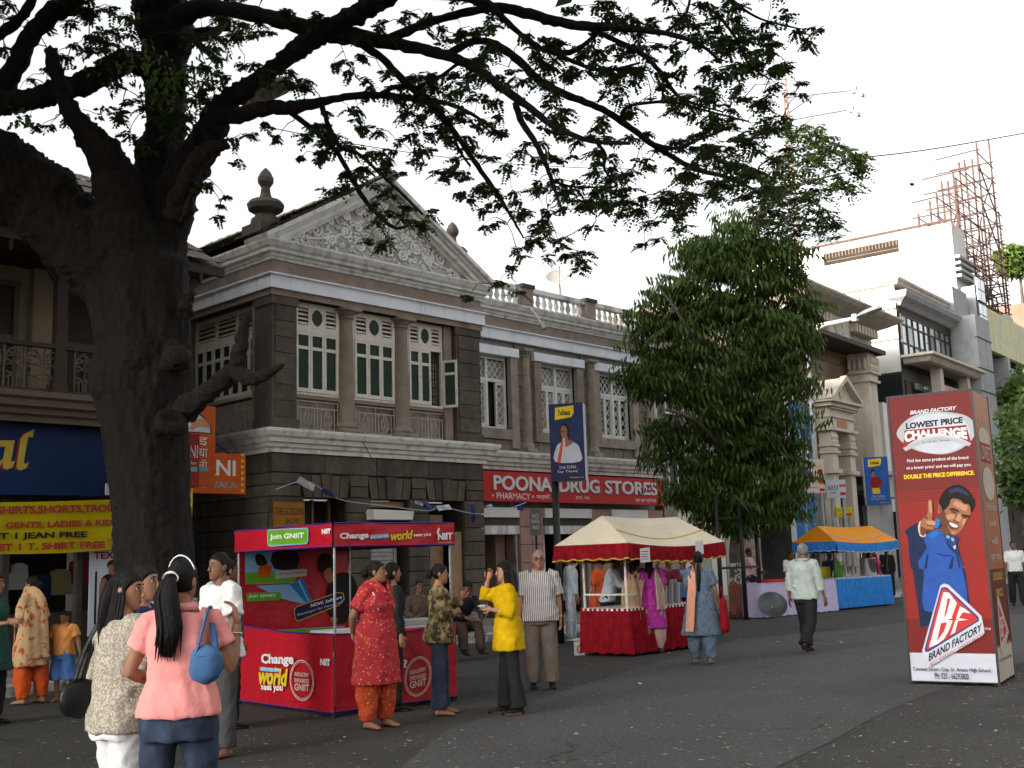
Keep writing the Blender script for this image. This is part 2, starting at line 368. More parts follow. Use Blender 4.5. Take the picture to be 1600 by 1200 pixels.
def along(path, step, f):
    for a, c in zip(path[:-1], path[1:]):
        a, c = Vector(a), Vector(c); n = max(1, int((c-a).length/step)); d = (c-a)/n
        for i in range(n): f(a+d*(i+.5), atan2(d.y, d.x), d.length)
def kerb(p, th, l):
    if not (4 < p.x < 75): return
    inst('kerb_stone', kb, pv, (p.x+U(-.01, .01), p.y+U(-.012, .012), .066+U(-.008, .008)), (l-.025, .24, .165), th+U(-.01, .01))
along(KE, .62, kerb)
ps = bevel_block('paving_slab', 'paving')
for i in range(38):                                          # paving slabs on the walk in front of the shops
    for j in range(4):
        x, y = 6+i*.6+.3, 16.75+j*.6+.3
        if x > 28 or (x < 9.5 and y < 17): continue
        o = inst('paving_slab', ps, pv, (x, y, .13+U(-.004, .006)), (.585, .06, .585), 0); o.rotation_euler = (-pi/2, 0, 0)
# litter scraps on the road
b = MB()
for px, py in ((1045, 1022), (1085, 1019), (430, 1010), (1215, 1004), (1315, 1005), (1155, 1000), (1000, 1070), (930, 1110), (1190, 1055), (820, 1000), (640, 1160), (1075, 1090), (1360, 985), (520, 1165), (900, 1150)):
    g = G(px, py); r = U(.012, .035); a = U(0, 6)
    b.poly([(g.x+r*cos(a+t)*U(.6, 1.4), g.y+r*sin(a+t)*U(.6, 1.4), .008+U(0, .02)) for t in (0, 1.4, 2.9, 4.4)])
b.build('litter', 'p_pale', kind='stuff')
# ---------------------------------------------------------------- the old stone house with the pediment
fo = Fr(13.2, 19.2, 0)
old = thing('colonial_building', 'old two-storey dark stone building with white pediment, columns and a long balustraded wing', 'building', fo)
PW, WY, WX1, D0 = 6.07, 1.0, 14.7, 12.
HOLES = [(.8, 1.93), (2.58, 3.69), (4.27, 5.4)]
def part(b, n, m, smooth=False, par=None): return b.build(n, m, par or old, smooth)
# core walls (kept behind the stones); openings stay open
b = MB(fo)
xs = [0.06] + [q for h in HOLES for q in h] + [PW-.06]
for i in range(0, len(xs), 2): b.box(xs[i], xs[i+1], .06, .7, .14, 3.03)
b.box(.06, PW-.06, .06, .7, 3.03, 4.0); b.box(.06, .5, .7, 11.5, .14, 3.95)
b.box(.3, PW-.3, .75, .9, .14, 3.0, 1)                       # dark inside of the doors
part(b, 'wall', ['mortar', 'interior'])
b = MB(fo)                                                    # upper floor: recessed back wall
b.box(.34, PW-.06, .42, .6, 4.2, 7.4); b.box(.05, .6, 3.4, 11.5, 3.95, 7.4); b.box(.36, .5, .6, 3.4, 4.2, 7.4)
b.box(.02, PW, 0.02, 11.5, 7.3, 8.0); part(b, 'wall', 'column_stone')
bl = bevel_block('stone_block', 'basalt', .028)
def blk(x0, x1, z0, z1, y=0., side=False, me=bl, j=.022, dep=.12):
    o = inst('stone_block', me, old, ((x0+x1)/2, y+dep/2+U(-.006, .006), (z0+z1)/2), (max(.02, x1-x0-j), dep, z1-z0-j))
    if side: o.location = (y+dep/2+U(-.006, .006), (x0+x1)/2, (z0+z1)/2); o.rotation_euler = (0, 0, -pi/2)
    return o
CH_ = .326
piers = [(0, .8), (1.93, 2.58), (3.69, 4.27), (5.4, PW)]
for i in range(9):
    z0 = .14+i*.321; z1 = z0+.321
    for a, c in piers: blk(a, c, z0, z1)
    ys = [0, .9+.3*(i % 2), 2.0+.3*(i % 2), 3.1, 4.2, 5.3]
    for a, c in zip(ys[:-1], ys[1:]): blk(a+.12*(a == 0), c, z0, z1, 0, True)
for z0, z1 in ((3.03, 3.27), (3.27, 3.52)):
    for a, c in ((0, .72), (2.0, 2.5), (3.77, 4.2), (5.47, PW)): blk(a, c, z0, z1)
    for a, c in zip((.12, 1.2, 2.3, 3.4), (1.2, 2.3, 3.4, 4.8)): blk(a, c, z0, z1, 0, True)
for a, c in zip((0, 1.35, 2.75, 4.3), (1.35, 2.75, 4.3, PW)): blk(a, c, 3.52, 3.92)
for a, c in zip((.12, 1.5, 3.), (1.5, 3., 4.8)): blk(a, c, 3.52, 3.92, 0, True)
for h0, h1 in HOLES:                                          # flat arches of five tapered stones
    w = h1-h0; t = [h0-.09+(w+.18)*q for q in (0, .2, .39, .61, .8, 1)]; bt = [h0+w*q for q in (0, .21, .4, .6, .79, 1)]
    for i in range(5):
        b = MB(fo); g = .013; zt = 3.52-.006 - (0 if i == 2 else .03); y = -.02 if i == 2 else 0
        b.prism([(bt[i]+g, 3.02), (bt[i+1]-g, 3.02), (t[i+1]-g, zt), (t[i]+g, zt)], y+U(-.004, .004), .2); part(b, 'voussoir', 'basalt')
# cornices that wrap the portico and run along the wing
wrap = [(0, 11.5), (0, 0), (PW, 0), (PW, WY+.1)]; wing = [(PW, WY), (WX1, WY)]
lc = [(0, 3.92), (.06, 3.92), (.06, 4.0), (.12, 4.03), (.13, 4.1), (.2, 4.12), (.22, 4.2), (.28, 4.24), (.32, 4.33), (.32, 4.38), (.1, 4.42), (0, 4.42)]
uc = [(0, 7.95), (.05, 7.95), (.07, 8.0), (.1, 8.02), (.11, 8.08), (.18, 8.1), (.19, 8.16), (.23, 8.2), (.28, 8.3), (.28, 8.34), (.05, 8.38), (0, 8.38)]
fz = [(0, 7.34), (.1, 7.34), (.1, 7.6), (.16, 7.62), (.16, 7.65), (0, 7.66)]
for pr, nm, mt in ((lc, 'cornice', 'stucco_carved'), (uc, 'cornice', 'stucco_carved'), (fz, 'frieze', 'bluewhite')):
    part(MB(fo).sweep(pr, wrap), nm, mt); part(MB(fo).sweep(pr, wing), nm, mt)
b = MB(fo); b.sweep([(0, 7.66), (.03, 7.66), (.03, 7.94), (0, 7.94)], wrap); b.sweep([(0, 7.66), (.03, 7.66), (.03, 7.94), (0, 7.94)], wing)
b.sweep([(0, 7.2), (.05, 7.2), (.05, 7.335), (0, 7.335)], wrap); part(b, 'frieze', 'column_stone')
# corner piers and columns of the upper floor
def pier(x0, x1, y0, y1, panel=True):
    b = MB(fo); b.box(x0, x1, y0, y1, 4.42, 7.2)
    b.box(x0-.04, x1+.04, y0-.04, y1+.02, 4.42, 4.62); b.box(x0-.03, x1+.03, y0-.03, y1+.02, 7.02, 7.2)
    o = part(b, 'corner_pier', 'basalt')
    for i in range(7): blk(x0+.07, x1-.07, 4.66+i*.335, 4.995+i*.335, y0-.018, dep=.05)
pier(0, .62, 0, .62); pier(5.24, PW-.02, 0, .6)
b = MB(fo); b.box(4.95, 5.2, .1, .5, 4.42, 7.2); part(b, 'pilaster', 'column_stone')
b = MB(fo); b.box(.02, .35, .62, .75, 4.42, 7.2); part(b, 'pilaster', 'column_stone')
def column(x, y, r, z0, z1, m='column_stone', k=20):
    b = MB(fo); b.box(x-r*1.4, x+r*1.4, y-r*1.4, y+r*1.4, z0, z0+.1)
    b.lathe([(r*1.35, z0+.1), (r*1.35, z0+.17), (r*1.12, z0+.22), (r*1.02, z0+.28), (r, z0+.5), (r*.98, (z0+z1)/2), (r*.86, z1-.3), (r*.86, z1-.24), (r*1.0, z1-.22), (r*1., z1-.18), (r*.88, z1-.17), (r*1.2, z1-.08), (r*1.25, z1-.07)], (x, y, 0), k)
    b.box(x-r*1.35, x+r*1.35, y-r*1.35, y+r*1.35, z1-.07, z1); return part(b, 'column', m, False)
for x in (2.05, 3.65):
    o = column(x, .22, .215, 4.42, 7.2)
    for p in o.data.polygons: p.use_smooth = len(p.vertices) == 4 and abs(p.normal.z) < .5
# windows: frame (part of the wall) > pane, louvre
def casement(fr, w, z0, zt, z1, leaves, par=old, louvre='alt', wood='cream_wood', open_leaf=None):
    """fr: frame whose u=0 is the left jamb, v=0 the window face"""
    b = MB(fr); fw = .055; d = .07
    b.box(0, fw, 0, d, z0, z1); b.box(w-fw, w, 0, d, z0, z1); b.box(fw, w-fw, 0, d, z1-.06, z1); b.box(fw, w-fw, 0, d, z0, z0+.05)
    b.box(fw, w-fw, -.012, d, zt-.05, zt+.05)
    lw = (w-2*fw)/leaves; panes = []; lou = MB(fr)
    for i in range(leaves):
        x0 = fw+i*lw; s = .05
        if i == open_leaf: continue
        for a in (x0+.004, x0+lw-s-.004): b.box(a, a+s, -.018, .04, z0+.055, zt-.055)
        zm = z0+(zt-z0)*.72
        for a, c in ((z0+.055, z0+.14), (zm-.035, zm+.035), (zt-.115, zt-.055)): b.box(x0+.054, x0+lw-s-.004, -.017, .04, a, c)
        panes += [(x0+.054, x0+lw-.054, z0+.14, zm-.035), (x0+.054, x0+lw-.054, zm+.035, zt-.115)]
    k = leaves if louvre == 'alt' else 3; lw = (w-2*fw)/k
    for i in range(k):
        x0 = fw+i*lw; a, c, e, g = x0+.045, x0+lw-.045, zt+.1, z1-.11
        b.box(x0+.002, a, -.01, .04, zt+.052, z1-.062); b.box(c, x0+lw-.002, -.01, .04, zt+.052, z1-.062)
        b.box(a, c, -.01, .04, zt+.052, e); b.box(a, c, -.01, .04, g, z1-.062)
        if louvre == 'alt' and i % 2: # panel with a rounded light
            q = .05
            for sx, sz in ((a, e), (c, e), (a, g), (c, g)):
                tx = 1 if sx == a else -1; tz = 1 if sz == e else -1
                b.prism([(sx, sz), (sx+tx*(c-a)*.5, sz), (sx+tx*(c-a)*.2, sz+tz*.045), (sx, sz+tz*.13)][::1 if tx*tz > 0 else -1], -.009, .03)
            panes.append((a, c, e, g))
        else:
            n = max(4, int((g-e)/.085))
            for j in range(n):
                zz = e+(j+.5)*(g-e)/n; lou.bar((a, .02, zz), (c, .02, zz), .07, .012, up=(0, -.75, .66))
    wf = b.build('window', wood, par)
    lou.build('louvre', wood, wf)
    for x0, x1, a, c in panes: MB(fr).box(x0, x1, .012, .02, a, c).build('pane', 'glass_green', wf)
    return wf
bays = [(.66, 1.87), (2.23, 3.47), (3.83, 4.95)]
for i, (a, c) in enumerate(bays):
    fr = Fr(13.2+a, 19.2+.16, 0); casement(fr, c-a, 5.2, 6.6, 7.19, 3, open_leaf=2 if i == 2 else None)
    b = MB(fo); b.box(a, c, .3, .42, 4.42, 5.12); part(b, 'apron_wall', 'sandstone')
    b = MB(fo); b.box(a-.02, c+.02, .16, .42, 5.12, 5.198); part(b, 'sill', 'column_stone')
# the open leaf of the third window, folded out, and the grille behind it
fr = Fr(13.2+4.93, 19.2+.14, -60); b = MB(fr)
for q in (0, .3): b.box(q, q+.05, 0, .04, 5.22, 6.36)
for z in (5.22, 6.0, 6.3): b.box(.05, .3, .002, .038, z, z+.06)
wf = b.build('window_leaf', 'cream_wood', old); MB(fr).box(.05, .3, .015, .025, 5.28, 6.3).build('pane', 'glass_green', wf)
b = MB(fo); b.box(4.58, 4.9, .38, .4, 5.22, 6.36, 1)
for i in range(11):
    z = 5.25+i*.1
    for x in (4.6, 4.68, 4.76, 4.84): b.bar((x, .33, z), (x+.08, .33, z+.05 if i % 2 else z), .012); b.bar((x+.04, .33, z), (x+.04, .33, z+.1), .012)
part(b, 'grille', ['rail_iron', 'dark_void'])
# cast-iron railing panels with octagons
def rail_panel(fr, w, z0, z1, par, m='rail_iron', mot=2, nm='railing'):
    b = MB(fr); t = .018
    for z in (z0+.04, z1-.16, z1-.02): b.bar((0, 0, z), (w, 0, z), t)
    cs = [w*(i+.5)/mot for i in range(mot)]; n = int(w/.085)
    for i in range(n+1):
        x = w*i/n
        if min(abs(x-q) for q in cs) > .1: b.bar((x, 0, z0), (x, 0, z1-.02 if i % 3 == 0 else z1-.16), t*.8)
    h = z1-.16-z0
    for q in cs:
        oc = [(q-.03, z0+.06), (q-.03, z0+h*.2), (q-.09, z0+h*.33), (q-.09, z0+h*.67), (q-.03, z0+h*.8), (q-.03, z0+h), (q+.03, z0+h), (q+.03, z0+h*.8), (q+.09, z0+h*.67), (q+.09, z0+h*.33), (q+.03, z0+h*.2), (q+.03, z0+.06)]
        for p1, p2 in zip(oc[:-1], oc[1:]): b.bar((p1[0], 0, p1[1]), (p2[0], 0, p2[1]), t*.8, up=(0, 1, 0))
        b.bar((q-.05, 0, z0+h*.5-.12), (q+.05, 0, z0+h*.5+.12), t*.6, up=(0, 1, 0)); b.bar((q+.05, 0, z0+h*.5-.12), (q-.05, 0, z0+h*.5+.12), t*.6, up=(0, 1, 0))
    return b.build(nm, m, par)
for a, c in bays: rail_panel(Fr(13.2+a+.06, 19.2+.14, 0), c-a-.14, 4.44, 5.08, old)
# left flank of the portico: long louvred window and balcony rail (u runs towards the street)
fl = Fr(13.2+.2, 19.2+3.3, -90)
casement(fl, 2.6, 5.2, 6.55, 7.17, 7, louvre='all')
rail_panel(Fr(13.2+.1, 19.2+3.3, -90), 2.6, 4.44, 5.1, old, mot=4)
b = MB(fo); b.box(.2, .34, .76, 3.3, 4.42, 5.12); part(b, 'apron_wall', 'sandstone')
# pediment
AX, AZ_ = 3.05, 10.36
b = MB(fo); b.prism([(-.1, 8.38), (PW+.1, 8.38), (AX, 10.2)], .1, .5); part(b, 'tympanum', 'stucco_ground')
for s in (-1, 1):                                             # raking mouldings
    e = AX-s*(AX+.3); dx, dz = AX-e, AZ_-8.36; L_ = sqrt(dx*dx+dz*dz); n = Vector((-dz*s/L_*1., 0, abs(dx)/L_))
    if n.z < 0: n = -n
    b = MB(fo)
    for o0, o1, y0 in ((-.30, -.22, -.04), (-.22, -.1, -.13), (-.1, -.03, -.2), (-.03, .06, -.28)):
        q = [(e+n.x*o0, 8.36+n.z*o0), (AX, AZ_+o0/n.z), (AX, AZ_+o1/n.z), (e+n.x*o1, 8.36+n.z*o1)]
        b.prism(q if s > 0 else q[::-1], y0, .55)
    part(b, 'raking_cornice', 'stucco_carved')
# carved scrolls
def spiral(c, r, turns, a0, hand):
    return [(c[0]+r*(1-.85*t)*cos(a0+hand*t*turns*2*pi), c[1]+r*(1-.85*t)*sin(a0+hand*t*turns*2*pi)) for t in np.linspace(0, 1, 12)]
b = MB(fo)
def carve(pts, r):
    n = len(pts); b.tube([(x, .09, z) for x, z in pts], [max(.006, r*(.45+.55*sin(pi*i/(n-1)))) for i in range(n)], 5, flat=1.)
def leaf(c, a, l, w): 
    x, z = c; t = (cos(a), sin(a)); q = (-t[1], t[0])
    b.add([(x, .07, z), (x+t[0]*l*.4+q[0]*w, .08, z+t[1]*l*.4+q[1]*w), (x+t[0]*l, .09, z+t[1]*l), (x+t[0]*l*.4-q[0]*w, .08, z+t[1]*l*.4-q[1]*w), (x+t[0]*l*.45, .03, z+t[1]*l*.45)], [(0, 1, 4), (1, 2, 4), (2, 3, 4), (3, 0, 4)])
for s in (-1, 1):
    X = lambda x: AX+s*x
    for (cx, cz, r, tr, a0, hd) in ((2.25, 8.68, .15, 1.3, 2.6, -1), (1.85, 8.83, .2, 1.4, .3, 1), (1.42, 8.72, .17, 1.4, 2.4, -1), (1.05, 8.95, .22, 1.5, .4, 1), (.62, 8.72, .2, 1.5, 2.8, -1), (.25, 8.7, .14, 1.3, .6, 1), (1.0, 9.33, .15, 1.3, 2.2, -1), (.68, 9.5, .14, 1.3, .2, 1), (.35, 9.68, .15, 1.4, 2.6, -1), (.7, 9.12, .13, 1.2, .8, 1), (.12, 9.78, .1, 1.2, 1., 1), (2.55, 8.58, .09, 1.2, .4, 1), (1.45, 9.12, .12, 1.2, 2.4, -1)):
        for k in (0, 1):
            sp = spiral((cx, cz), r*(1-.3*k), tr, a0+k*2.4, hd); carve([(X(x), z) for x, z in sp], .034)
        for k in range(3):
            a = a0+k*1.5+U(-.4, .4); leaf((X(cx+r*cos(a)), cz+r*sin(a)), a if s > 0 else pi-a, U(.12, .2), .04)
    for k in range(70):          # small acanthus leaves and tendrils filling the field
        t = U(.05, .93); xx = t*2.75; top_ = 8.45+(1-t)*1.25; zz = U(8.47, max(8.5, top_-.12))
        if xx < .3 and zz > 8.8: continue
        if k % 2: leaf((X(xx), zz), U(0, 6.28), U(.1, .18), .035)
        else: q = spiral((xx, zz), U(.05, .09), U(.6, 1.1), U(0, 6), random.choice((-1, 1))); carve([(X(x), z) for x, z in q], .022)
    st = cat([(2.75, 8.52), (2.2, 8.6), (1.7, 8.68), (1.2, 8.85), (.85, 9.15), (.5, 9.3)], 5); carve([(X(x), z) for x, z in st], .03)
    for k in range(5): leaf((X(.28), 9.0+.07*k), (0.1+.22*k) if s > 0 else pi-(.1+.22*k), .3-.03*k, .035)
sh = cat([(AX-.24, 9.48), (AX, 9.56), (AX+.24, 9.48), (AX+.26, 9.2), (AX+.16, 8.95), (AX, 8.8), (AX-.16, 8.95), (AX-.26, 9.2)], 4, True)
b.prism([tuple(q) for q in sh][::-1], .02, .1); carve([tuple(q) for q in sh]+[tuple(sh[0])], .035)
for i in range(4):
    x = AX-.18+i*.12; b.tube([(x, .01, 8.98), (x, .01, 9.44)], .012, 4)
    z = 9.0+i*.13; b.tube([(AX-.2, .01, z), (AX+.2, .01, z)], .012, 4)
part(b, 'carved_relief', 'stucco_relief', True)
# tiled roof: two slopes of half-round tiles, each course a strip
def tile_slope(e, ridge, y0, y1, par, nm, m, pitch=.24, courses=10):
    b = MB(fo); e, r = Vector(e), Vector(ridge); d = r-e
    for c in range(courses):
        a, q = e+d*(c/courses), e+d*((c+1.12)/courses); lift = .05
        n = int((y1-y0)/pitch); k = 4; row = []
        for p, l in ((a, lift), (q, 0.)):
            row.append([(p.x, y0+(j/k)*pitch+U(-.01, .01), p.y+l+.045*abs(cos(pi*(j/k)))**1) for j in range(n*k+1)])
        b.rings([row[0], row[1]][::1 if d.x < 0 else -1], caps=False)
    o = b.build(nm, m, par); o['kind'] = 'stuff'; return o
tile_slope((-.32, 8.42), (AX, AZ_+.04), -.2, 11.2, old, 'roof_tiles', 'roof_tile'); tile_slope((PW+.32, 8.42), (AX, AZ_+.04), -.2, 11.2, old, 'roof_tiles', 'roof_tile')
b = MB(fo); b.prism([(-.25, 8.36), (PW+.25, 8.36), (AX, AZ_-.02)], .55, 11.1); part(b, 'roof', 'mortar')
rt = MB(Fr()).lathe([(.12, -.2), (.13, .2)], (0, 0, 0), 8).build('ridge_tile', 'roof_tile'); rme = rt.data; bpy.data.objects.remove(rt)
for i in range(26):
    o = inst('ridge_tile', rme, old, (AX, -.2+i*.42, AZ_+.02+U(-.01, .02)), (1, 1, 1)); o.rotation_euler = (pi/2+U(-.05, .05), 0, 0)
# urn finials on stepped blocks
def urn(x, y, z, k):
    b = MB(fo); q = k
    b.box(x-.42*q, x+.42*q, y-.42*q, y+.42*q, z, z+.3*q); b.box(x-.32*q, x+.32*q, y-.32*q, y+.32*q, z+.3*q, z+.52*q)
    b.lathe([(.3*q, .52*q), (.27*q, .66*q), (.2*q, .72*q), (.2*q, .76*q), (.33*q, .84*q), (.36*q, .94*q), (.3*q, 1.02*q), (.14*q, 1.06*q), (.1*q, 1.16*q), (.085*q, 1.3*q), (.1*q, 1.32*q), (.15*q, 1.4*q), (.155*q, 1.48*q), (.1*q, 1.6*q), (.03*q, 1.68*q), (.005, 1.7*q)], (x, y, z), 14)
    part(b, 'finial', 'basalt')
urn(.45, .9, 8.36, 1.14); urn(5.95, .75, 8.36, 1.05)
# ------------- wing
b = MB(fo); _w = [(6.62, 8.12), (9.32, 10.84), (11.84, 13.36)]; _x = PW-.2
for a, c in _w+[(WX1, WX1)]:
    b.box(_x, a, WY+.06, WY+.5, 4.4, 7.16); _x = c
for a, c in _w: b.box(a, c, WY+.06, WY+.5, 4.4, 4.72)
b.box(PW-.2, WX1, WY+.06, WY+.5, 7.16, 8.2); b.box(PW-.2, WX1, WY+.06, WY+.5, 3.9, 4.4)
for a, c in _w: b.box(a, c, WY+.45, WY+.5, 4.72, 7.16)
b.box(PW-.2, WX1, WY+.5, 9, 8.0, 8.25); b.box(WX1-.4, WX1, WY+.5, 9, .14, 8.2)
b.box(PW, WX1, WY+.3, WY+.5, 2.95, 3.9); part(b, 'wall', 'mortar_pale')
bg_ = bevel_block('stone_block', 'basalt_light', .02)
wins = [(6.9, 8.12, 8.37), (9.32, 10.84, 11.09), (11.84, 13.36, 13.6)]
def clear(x0, x1, z0, z1):
    return all(x1 <= a-.28 or x0 >= c+.28 or z1 <= 4.72 or z0 >= 7.16 for a, c, _ in wins)
for i in range(10):
    z0 = 4.42+i*.293; x = PW-.05-(.25 if i % 2 else 0); 
    while x < WX1:
        w = U(.42, .62); x1 = min(x+w, WX1)
        segs = [(x, x1)]
        for a, c, _ in wins:
            if z0+.29 > 4.72 and z0 < 7.16:
                ns = []
                for p, q in segs:
                    if q <= a-.27 or p >= c+.27: ns.append((p, q))
                    else:
                        if p < a-.3: ns.append((p, a-.27))
                        if q > c+.3: ns.append((c+.27, q))
                segs = ns
        for p, q in segs:
            if q-p > .06: blk(p, q, z0, z0+.293, WY, me=bg_, j=.016)
        x = x1
for k, (a, c, e) in enumerate(wins):
    if k == 0: a = 6.62
    b = MB(fo); b.box(a-.27, a, WY-.08, WY+.25, 4.72, 6.92); b.box(c, c+.27, WY-.08, WY+.25, 4.5, 6.92); b.box(a, c, WY-.08, WY+.25, 4.72, 4.98)
    part(b, 'window_surround', 'sandstone')
    MB(fo).box(a-.3, c+.3, WY-.12, WY+.25, 6.92, 7.15).build('lintel', 'bluewhite', old)
    fr = Fr(13.2+a, 19.2+WY+.12, 0); w = c-a; b = MB(fr); z0, zt, z1 = 4.99, 6.28, 6.9
    b.box(0, .06, 0, .08, z0, z1); b.box(w-.06, w, 0, .08, z0, z1); b.box(.06, w-.06, 0, .08, z1-.07, z1); b.box(.06, w-.06, 0, .08, z0, z0+.06); b.box(.06, w-.06, -.02, .08, zt-.05, zt+.04); b.box(w/2-.04, w/2+.04, -.03, .08, z0+.06, z1-.07)
    lat = MB(fr); panes = []; n = 4; lw = (w-.12)/n
    def lattice(x0, x1, a_, c_):
        q = .02; nx = max(1, round((x1-x0)/.2)); nz = max(1, round((c_-a_)/.24)); dx, dz = (x1-x0)/nx, (c_-a_)/nz
        for i in range(nx):
            for j in range(nz):
                p = (x0+i*dx, a_+j*dz); lat.bar((p[0], .03, p[1]), (p[0]+dx, .03, p[1]+dz), q, up=(0, 1, 0)); lat.bar((p[0]+dx, .034, p[1]), (p[0], .034, p[1]+dz), q, up=(0, 1, 0))
        panes.append((x0, x1, a_, c_))
    for i in range(n):
        x0 = .06+i*lw; s = .045
        if k == 0 and i == 2: continue                       # a leaf stands ajar
        if abs(x0+lw-w/2) < .01: x1 = x0+lw-.04
        else: x1 = x0+lw
        if abs(x0-w/2) < .01: x0 += .04
        b.box(x0, x0+s, -.01, .05, z0+.06, zt-.05); b.box(x1-s, x1, -.01, .05, z0+.06, zt-.05); b.box(x0+s, x1-s, -.01, .05, z0+.06, z0+.13); b.box(x0+s, x1-s, -.01, .05, zt-.12, zt-.05)
        lattice(x0+s, x1-s, z0+.13, zt-.12)
    for x0, x1 in ((.06, w/2-.04), (w/2+.04, w-.06)): lattice(x0+.03, x1-.03, zt+.06, z1-.1)
    wf = b.build('window', 'white_wood', old); lat.build('lattice', 'white_wood', wf)
    for x0, x1, a_, c_ in panes: MB(fr).box(x0, x1, .055, .06, a_, c_).build('pane', 'glass_dark' if k == 2 else 'glass_milky', wf)
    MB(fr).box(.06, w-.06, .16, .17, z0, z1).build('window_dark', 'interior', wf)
for x in (8.74, 11.5, 14.2):
    o = column(x, WY-.02, .14, 4.42, 7.2, 'sandstone', 14)
b = MB(fo); b.tube([(14.4, WY-.1, 4.4), (14.4, WY-.1, 8.1)], .06, 8); part(b, 'drainpipe', 'limewash', True)
# parapet balustrade
BY = WY+.1
for x in (6.35, 8.93, 11.62, 14.3):
    b = MB(fo); b.box(x-.2, x+.2, BY-.16, BY+.24, 8.36, 8.92); part(b, 'parapet_pier', 'column_stone')
    b = MB(fo); b.box(x-.25, x+.25, BY-.2, BY+.28, 8.922, 9.02); b.box(x-.25, x+.25, BY-.2, BY+.28, 8.34, 8.42); part(b, 'pier_cap', 'dark_stone_wall')
bm_ = MB(Fr()); bm_.lathe([(.07, 0), (.07, .04), (.045, .06), (.04, .08), (.075, .16), (.075, .2), (.045, .3), (.038, .36), (.06, .39), (.06, .42)], (0, 0, 0), 8)
bo = bm_.build('baluster', 'limewash', smooth=True); bme = bo.data; bpy.data.objects.remove(bo)
for x0, x1 in ((6.55, 8.73), (9.13, 11.42), (11.82, 14.1)):
    b = MB(fo); b.box(x0, x1, BY-.08, BY+.12, 8.36, 8.44); b.box(x0, x1, BY-.1, BY+.14, 8.84, 8.96); part(b, 'parapet_rail', 'limewash')
    for i in range(9): inst('baluster', bme, old, (x0+(i+.5)*(x1-x0)/9, BY+.02, 8.43))
# ground floor of the wing: shop fronts
for x0, x1, m in ((PW, 6.2, 'mortar'), (8.35, 9.25, 'pink_wall'), (11.3, 12.1, 'pink_wall'), (13.9, WX1, 'pink_wall')): b = MB(fo); b.box(x0, x1, WY+.02, WY+.5, .14, 2.95); part(b, 'shop_pier', m)
pkb = bevel_block('stone_block', 'pink_wall', .02)
for x0, x1 in ((8.35, 8.8), (8.8, 9.25), (11.3, 11.7), (11.7, 12.1)):
    for i in range(6): blk(x0, x1, .16+i*.46, .62+i*.46, WY-.02, me=pkb, dep=.05)
b = MB(fo); b.box(6.2, 14, WY+2.2, WY+2.3, .14, 3); b.box(6.2, 14, WY+.5, WY+2.3, 2.9, 2.95); b.box(6.2, 14, WY+.5, WY+2.2, .142, .15)
for x in (9, 11.7): b.box(x, x+.1, WY+.5, WY+2.2, .15, 2.9)
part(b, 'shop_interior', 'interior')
for x0, x1 in ((6.25, 8.3), (9.3, 11.25), (12.15, 13.85)):
    b = MB(fo); b.box(x0, x1, WY-.06, WY+.12, 2.7, 2.95); part(b, 'white_hood', 'white_plaster')
    b = MB(fo); b.box(x0, x1, WY+.0, WY+.2, 2.5, 2.69); part(b, 'beam', 'dark_stone_wall')
    b = MB(fo); b.box(x0, x1, WY-.05, WY+.15, 2.27, 2.49); part(b, 'shutter_box', 'limewash')
    b = MB(fo); b.box(x0, x0+.06, WY+.05, WY+.12, .15, 2.27); b.box(x1-.06, x1, WY+.05, WY+.12, .15, 2.27); part(b, 'shutter_guide', 'limewash')
b = MB(fo); b.box(6.3, 8.2, WY+.9, WY+1.0, .15, 2.2, 0); b.box(7.35, 8.0, WY+.84, WY+.9, .2, 1.1, 1); b.box(7.95, 8.3, WY+.5, WY+.85, .15, 2.4, 2); part(b, 'shop_display', ['dark_wood', 'green_wall', 'pink_wall'])
# portico doors: half-shut roller, timber doors, hood over the middle door
b = MB(fo); b.box(.8, 1.93, .5, .56, .14, 2.2, 0); b.box(.86, 1.3, .46, .5, 2.2, 2.9, 1)
for x in (.8, 1.3, 1.74): b.box(x, x+.05, .42, .5, 2.1, 3.0, 2)
b.box(.8, 1.93, .4, .5, 2.12, 2.2, 3); part(b, 'doorway', ['dark_wood', 'interior', 'brown_wood', 'cream_wood'])
b = MB(fo); b.prism([(2.45, 2.56), (3.55, 2.56), (3.6, 2.75), (2.45, 2.78)], -.25, .1); part(b, 'white_hood', 'white_plaster')
b = MB(fo); b.box(2.58, 3.69, .2, .24, 2.85, 2.98); part(b, 'timber_board', 'ply')
b = MB(fo); n = 26
for i in range(n): b.prism([(2.75, .16+i*.09), (3.45, .16+i*.09), (3.45, .24+i*.09), (2.75, .24+i*.09)], .32-.015*(i % 2), .36)
b.box(2.68, 2.75, .28, .4, .14, 2.5); b.box(3.45, 3.52, .28, .4, .14, 2.5); part(b, 'roller_shutter', 'shutter')
b = MB(fo); b.box(4.27, 4.55, .3, .4, .14, 2.7, 1); b.box(4.55, 5.0, .34, .4, .14, 2.7, 0)
for i in range(16): b.bar((4.33, .27, .3+i*.14), (4.5, .27, .37+i*.14), .02)
b.box(5.02, 5.38, .1, .16, .14, 2.3, 0); part(b, 'timber_door', ['ply', 'dark_void'])
b = MB(fo); b.box(.6, 5.6, -.9, .05, .14, .3); b.box(.9, 5.4, -.5, .05, .3, .46); part(b, 'step', 'paving')
